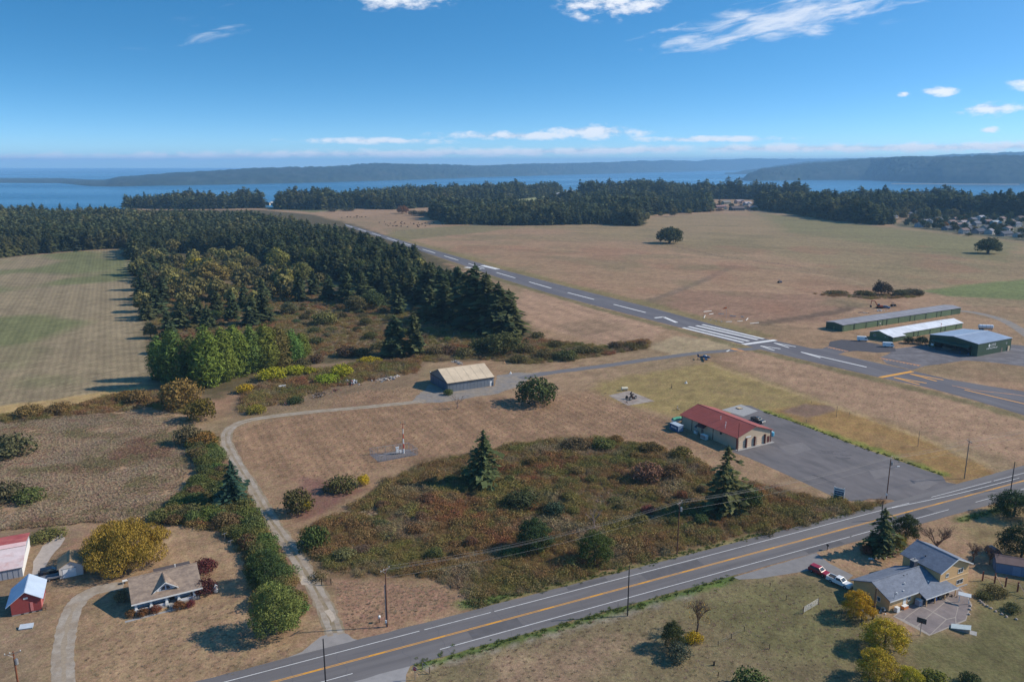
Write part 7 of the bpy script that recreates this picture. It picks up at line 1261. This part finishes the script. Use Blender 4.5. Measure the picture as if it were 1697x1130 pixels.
# around the porch house
t = thing('propane_tank', 'white upright gas tank beside the dark red shrub of the porch house', 'tank', at(358, 981)); MB().tube([(0, 0, .1), (0, 0, .3), (0, 0, 1.4), (0, 0, 1.62), (0, 0, 1.7)], [.3, .5, .5, .3, .12], 14).build('shell', WHITE, t, True); MB().tube([(0, 0, 1.7), (0, 0, 1.85)], .16, 10).build('valve_cap', WHITE, t); MB().tube([(0, 0, 0), (0, 0, .12)], .4, 12).build('foot_ring', STEEL, t)
t = thing('garden_table', 'white lawn table at the left end of the porch house', 'table', at(209, 966), .5); MB().box(-.7, .7, -.4, .4, .68, .75).build('top', WHITE, t)
for x in (-.6, .6):
    for y in (-.3, .3): MB().box(x - .04, x + .04, y - .04, y + .04, 0, .68).build('leg', WHITE, t)
t = thing('cellar_hatch', 'pale tilted hatch lying on the grass below the red barn', 'hatch', at(44, 1040), math.radians(16)); MB().prism([(-.6, 0), (.6, 0), (.6, .55), (-.6, .2)], 'x', -1.2, 1.2).build('frame', mat('grey_trim', S(130, 134, 140), .8), t); MB().cbox((0, 0, .42), (2.5, 1.3, .06), 0, .28).build('lid', mat('pale_sheet', S(186, 192, 198), .5), t)
for lab, px, py in (('grey washing-line post at the hedge, upper one', 373, 896), ('grey washing-line post at the hedge, lower one', 383, 908)):
    t = thing('washing_post', lab, 'post', at(px, py), .9); MB().tube([(0, 0, -.2), (0, 0, 2.0)], .05, 6).build('shaft', STEEL, t); MB().box(-.6, .6, -.04, .04, 1.95, 2.05).build('crossbar', STEEL, t)
for lab, px, py, r in (('wooden fence panel left of the dark car', 64, 957, .2),):
    t = thing('board_fence', lab, 'fence', at(px, py), r)
    for k in range(7): MB().box(k * .35, k * .35 + .28, -.03, .03, 0, 1.2).build('board', WOOD, t)
# patio things
t = thing('basketball_hoop', 'dark basketball board on a pole at the patio edge', 'hoop', at(1524.5, 1052), math.radians(-35)); MB().tube([(0, 0, -.2), (0, 0, 3.1)], .07, 8).build('pole', STEEL, t); MB().box(-.85, .85, -.12, -.06, 2.7, 3.8).build('backboard', mat('board_grey', S(72, 70, 70), .6), t); MB().tube([(.22 * math.cos(a * .63), -.4 + .22 * math.sin(a * .63), 2.95) for a in range(11)], .02, 5).build('rim', mat('digger_orange', (.34, .07, .03), .5), t)
t = thing('patio_canopy', 'white tilted canopy on posts at the right edge of the patio', 'canopy', at(1597, 999), math.radians(-30)); MB().cbox((0, 0, 2.0), (2.4, 1.0, .1), 0, .35).build('panel', WHITE, t)
for x in (-.9, .9): MB().box(x - .06, x + .06, -.06, .06, 0, 1.95).build('post', WHITE, t)
t = thing('ramp_cover', 'pale slanted hatch cover on the lawn below the patio', 'hatch', at(1592, 1043), math.radians(-32)); MB().prism([(-1.5, 0), (1.5, 0), (1.5, .9), (-1.5, .25)], 'y', -.8, .8).build('box', STEEL, t); MB().cbox((0, 0, .65), (3.5, 1.9, .06), 0, 0, -.21).build('cover', mat('pale_green_sheet', S(196, 204, 200), .5), t); MB().box(1.6, 2.8, -.8, .8, -.02, .03).build('step_slab', CONC, t)
for lab, px, py, c, s in (('white freezer against the patio wall', 1486, 1013, WHITE, (.45, .4, 1.0)), ('grey water tank under the porch roof', 1522, 1002, mat('grey_tank', S(150, 156, 170), .5), (.55, .55, 1.3)), ('blue bin on the patio under the porch roof', 1548, 994, mat('bin_blue', S(60, 92, 150), .5), (.4, .4, .8)), ('orange and white cart on the patio', 1499, 1008, mat('cart_orange', S(206, 130, 80), .6), (.7, .4, .7))):
    t = thing('patio_clutter', lab, 'container', at(px, py), .5); MB().loft([[(-s[0], -s[1], .05), (s[0], -s[1], .05), (s[0], s[1], .05), (-s[0], s[1], .05)], [(-s[0] * .95, -s[1] * .95, s[2]), (s[0] * .95, -s[1] * .95, s[2]), (s[0] * .95, s[1] * .95, s[2]), (-s[0] * .95, s[1] * .95, s[2])]]).build('case', c, t); MB().box(-s[0], s[0], -s[1], s[1], s[2], s[2] + .06).build('lid', WHITE, t)
heap('firewood_stack', 'stack of pale split logs under the porch roof', 'firewood', 1566, 989, 46, 2.0, 1.0, 1.3, [mat('split_wood', S(196, 172, 140), .9, .15), WOOD], 31, 'log'); heap('patio_clutter', 'dark clutter heaped against the gable of the tan house', 'clutter', 1462, 1014, 24, 1.6, 1.2, 1.0, [iron, mat('grey_deck', S(120, 122, 130), .8), WHITE], 32)
for k, (px, py) in enumerate(((1627, 999), (1631, 1002), (1636, 1005), (1642, 1008), (1650, 1013), (1624, 996), (1660, 1018), (1668, 1022), (1684, 1026), (1607, 1010), (1606, 1018), (1608, 1004))):
    t = thing('garden_stone', 'pale stone edging the garden bed right of the patio', 'stone', at(px, py), k, 'stones of the garden bed'); r = random.Random(k); MB().loft([[(q * math.cos(a) * .35, q * math.sin(a) * .25, z) for a in [i * 1.047 for i in range(6)]] for q, z in ((1, -.05), (1.1, .1), (.6, .28 + .1 * r.random()))]).build('stone', mat('pale_stone', S(168, 152, 140), .9), t)
t = thing('tree_stump', 'small dark stump on the lawn below the bare orange tree', 'stump', at(1183, 1102)); MB().tube([(0, 0, -.1), (.05, 0, .7), (.25, .1, 1.0)], [.22, .14, .06], 8).tube([(0, 0, .5), (-.25, 0, 1.0)], [.09, .04], 6).build('wood', iron, t)
for k in range(9):
    t = thing('garden_stone', 'white stone in the bed under the firs by the tan house', 'stone', at(1441 + k * 3.3, 926 - k * .5 + (k % 3) * .8), k, 'white stones under the firs'); MB().loft([[(q * math.cos(a) * .3, q * math.sin(a) * .22, z) for a in [i * 1.047 for i in range(6)]] for q, z in ((1, -.05), (1.1, .1), (.6, .3))]).build('stone', WHITE, t)

# ------------------------------------------------------------------ cattle, boat
cow = MB(); cow.loft([[(x, ry * math.cos(2 * math.pi * k / 8), cz + rz_ * math.sin(2 * math.pi * k / 8)) for k in range(8)] for x, cz, ry, rz_ in ((-1.05, 1.05, .1, .15), (-.95, 1.02, .32, .38), (-.3, .95, .38, .42), (.4, .98, .36, .42), (.8, 1.08, .24, .3), (1.15, .95, .16, .2), (1.45, .6, .13, .17), (1.65, .42, .08, .09))])
for x, y in ((-.8, -.2), (-.8, .2), (.55, -.2), (.55, .2)): cow.tube([(x, y, .75), (x + .03, y, .4), (x, y, 0)], [.12, .08, .06], 6)
cow.tube([(-1.05, 0, 1.1), (-1.15, 0, .5)], [.04, .05], 5); cow.tube([(1.3, -.1, .85), (1.3, -.3, .88)], [.05, .02], 5); cow.tube([(1.3, .1, .85), (1.3, .3, .88)], [.05, .02], 5)
cow_me = cow.mesh('cow_body', mat('dark_hide', (.02, .016, .014), .8, .2)); cow_m2 = cow.mesh('cow_body', mat('brown_hide', (.07, .035, .02), .8, .2)); r_ = random.Random(3)
spots = [(566 + r_.random() * 40, 359 + r_.random() * 3) for _ in range(12)] + [(622 + r_.random() * 50, 368 + r_.random() * 8) for _ in range(16)] + [(650 + r_.random() * 50, 370 + r_.random() * 7) for _ in range(14)] + [(690 + r_.random() * 48, 370 + r_.random() * 6) for _ in range(8)]
for x, y in spots:
    g = G(x, y); b_ = r_.random() < .25; o = link_mesh('cow', cow_m2 if b_ else cow_me, None, (g.x, g.y, 0), r_.random() * 6.28); s = 1.15; o.scale = (s, s, s); tag(o, 'brown cow grazing in the far pasture' if b_ else 'black cow grazing in the far pasture', 'cow', 'cattle in the pasture')
g = G(1293, 300.5, SEA); t = thing('sailboat', 'white sailboat moored below the dark headland', 'boat', (g.x, g.y, SEA)); MB().loft([[(-6, -1, .2), (-6, 1, .2), (-6, 1.2, 1.6), (-6, -1.2, 1.6)], [(2, -1.6, 0), (2, 1.6, 0), (2, 1.8, 1.7), (2, -1.8, 1.7)], [(8, -.1, .6), (8, .1, .6), (8, .1, 2.2), (8, -.1, 2.2)]]).build('hull', WHITE, t); MB().tube([(1, 0, 1.6), (1, 0, 17)], .2, 6).build('mast', WHITE, t); MB().box(-3, 2, -.8, .8, 1.7, 2.8).build('cabin', WHITE, t)
# ------------------------------------------------------------------ air
def haze():
    m = bpy.data.materials.new('haze_air'); m.use_nodes = True; t = m.node_tree; t.nodes.clear()
    out = N(t, 'ShaderNodeOutputMaterial'); v = N(t, 'ShaderNodeVolumePrincipled'); v.inputs['Color'].default_value = (.36, .67, 1, 1); v.inputs['Density'].default_value = 7.0e-5; v.inputs['Anisotropy'].default_value = .0
    LK(t, v.outputs[0], out.inputs['Volume'])
    tag(MB().box(-34000, 34000, -2600, 34000, -70, 285).build('haze', m), 'thin blue autumn haze over the sound and fields', 'haze', kind='stuff')
haze()
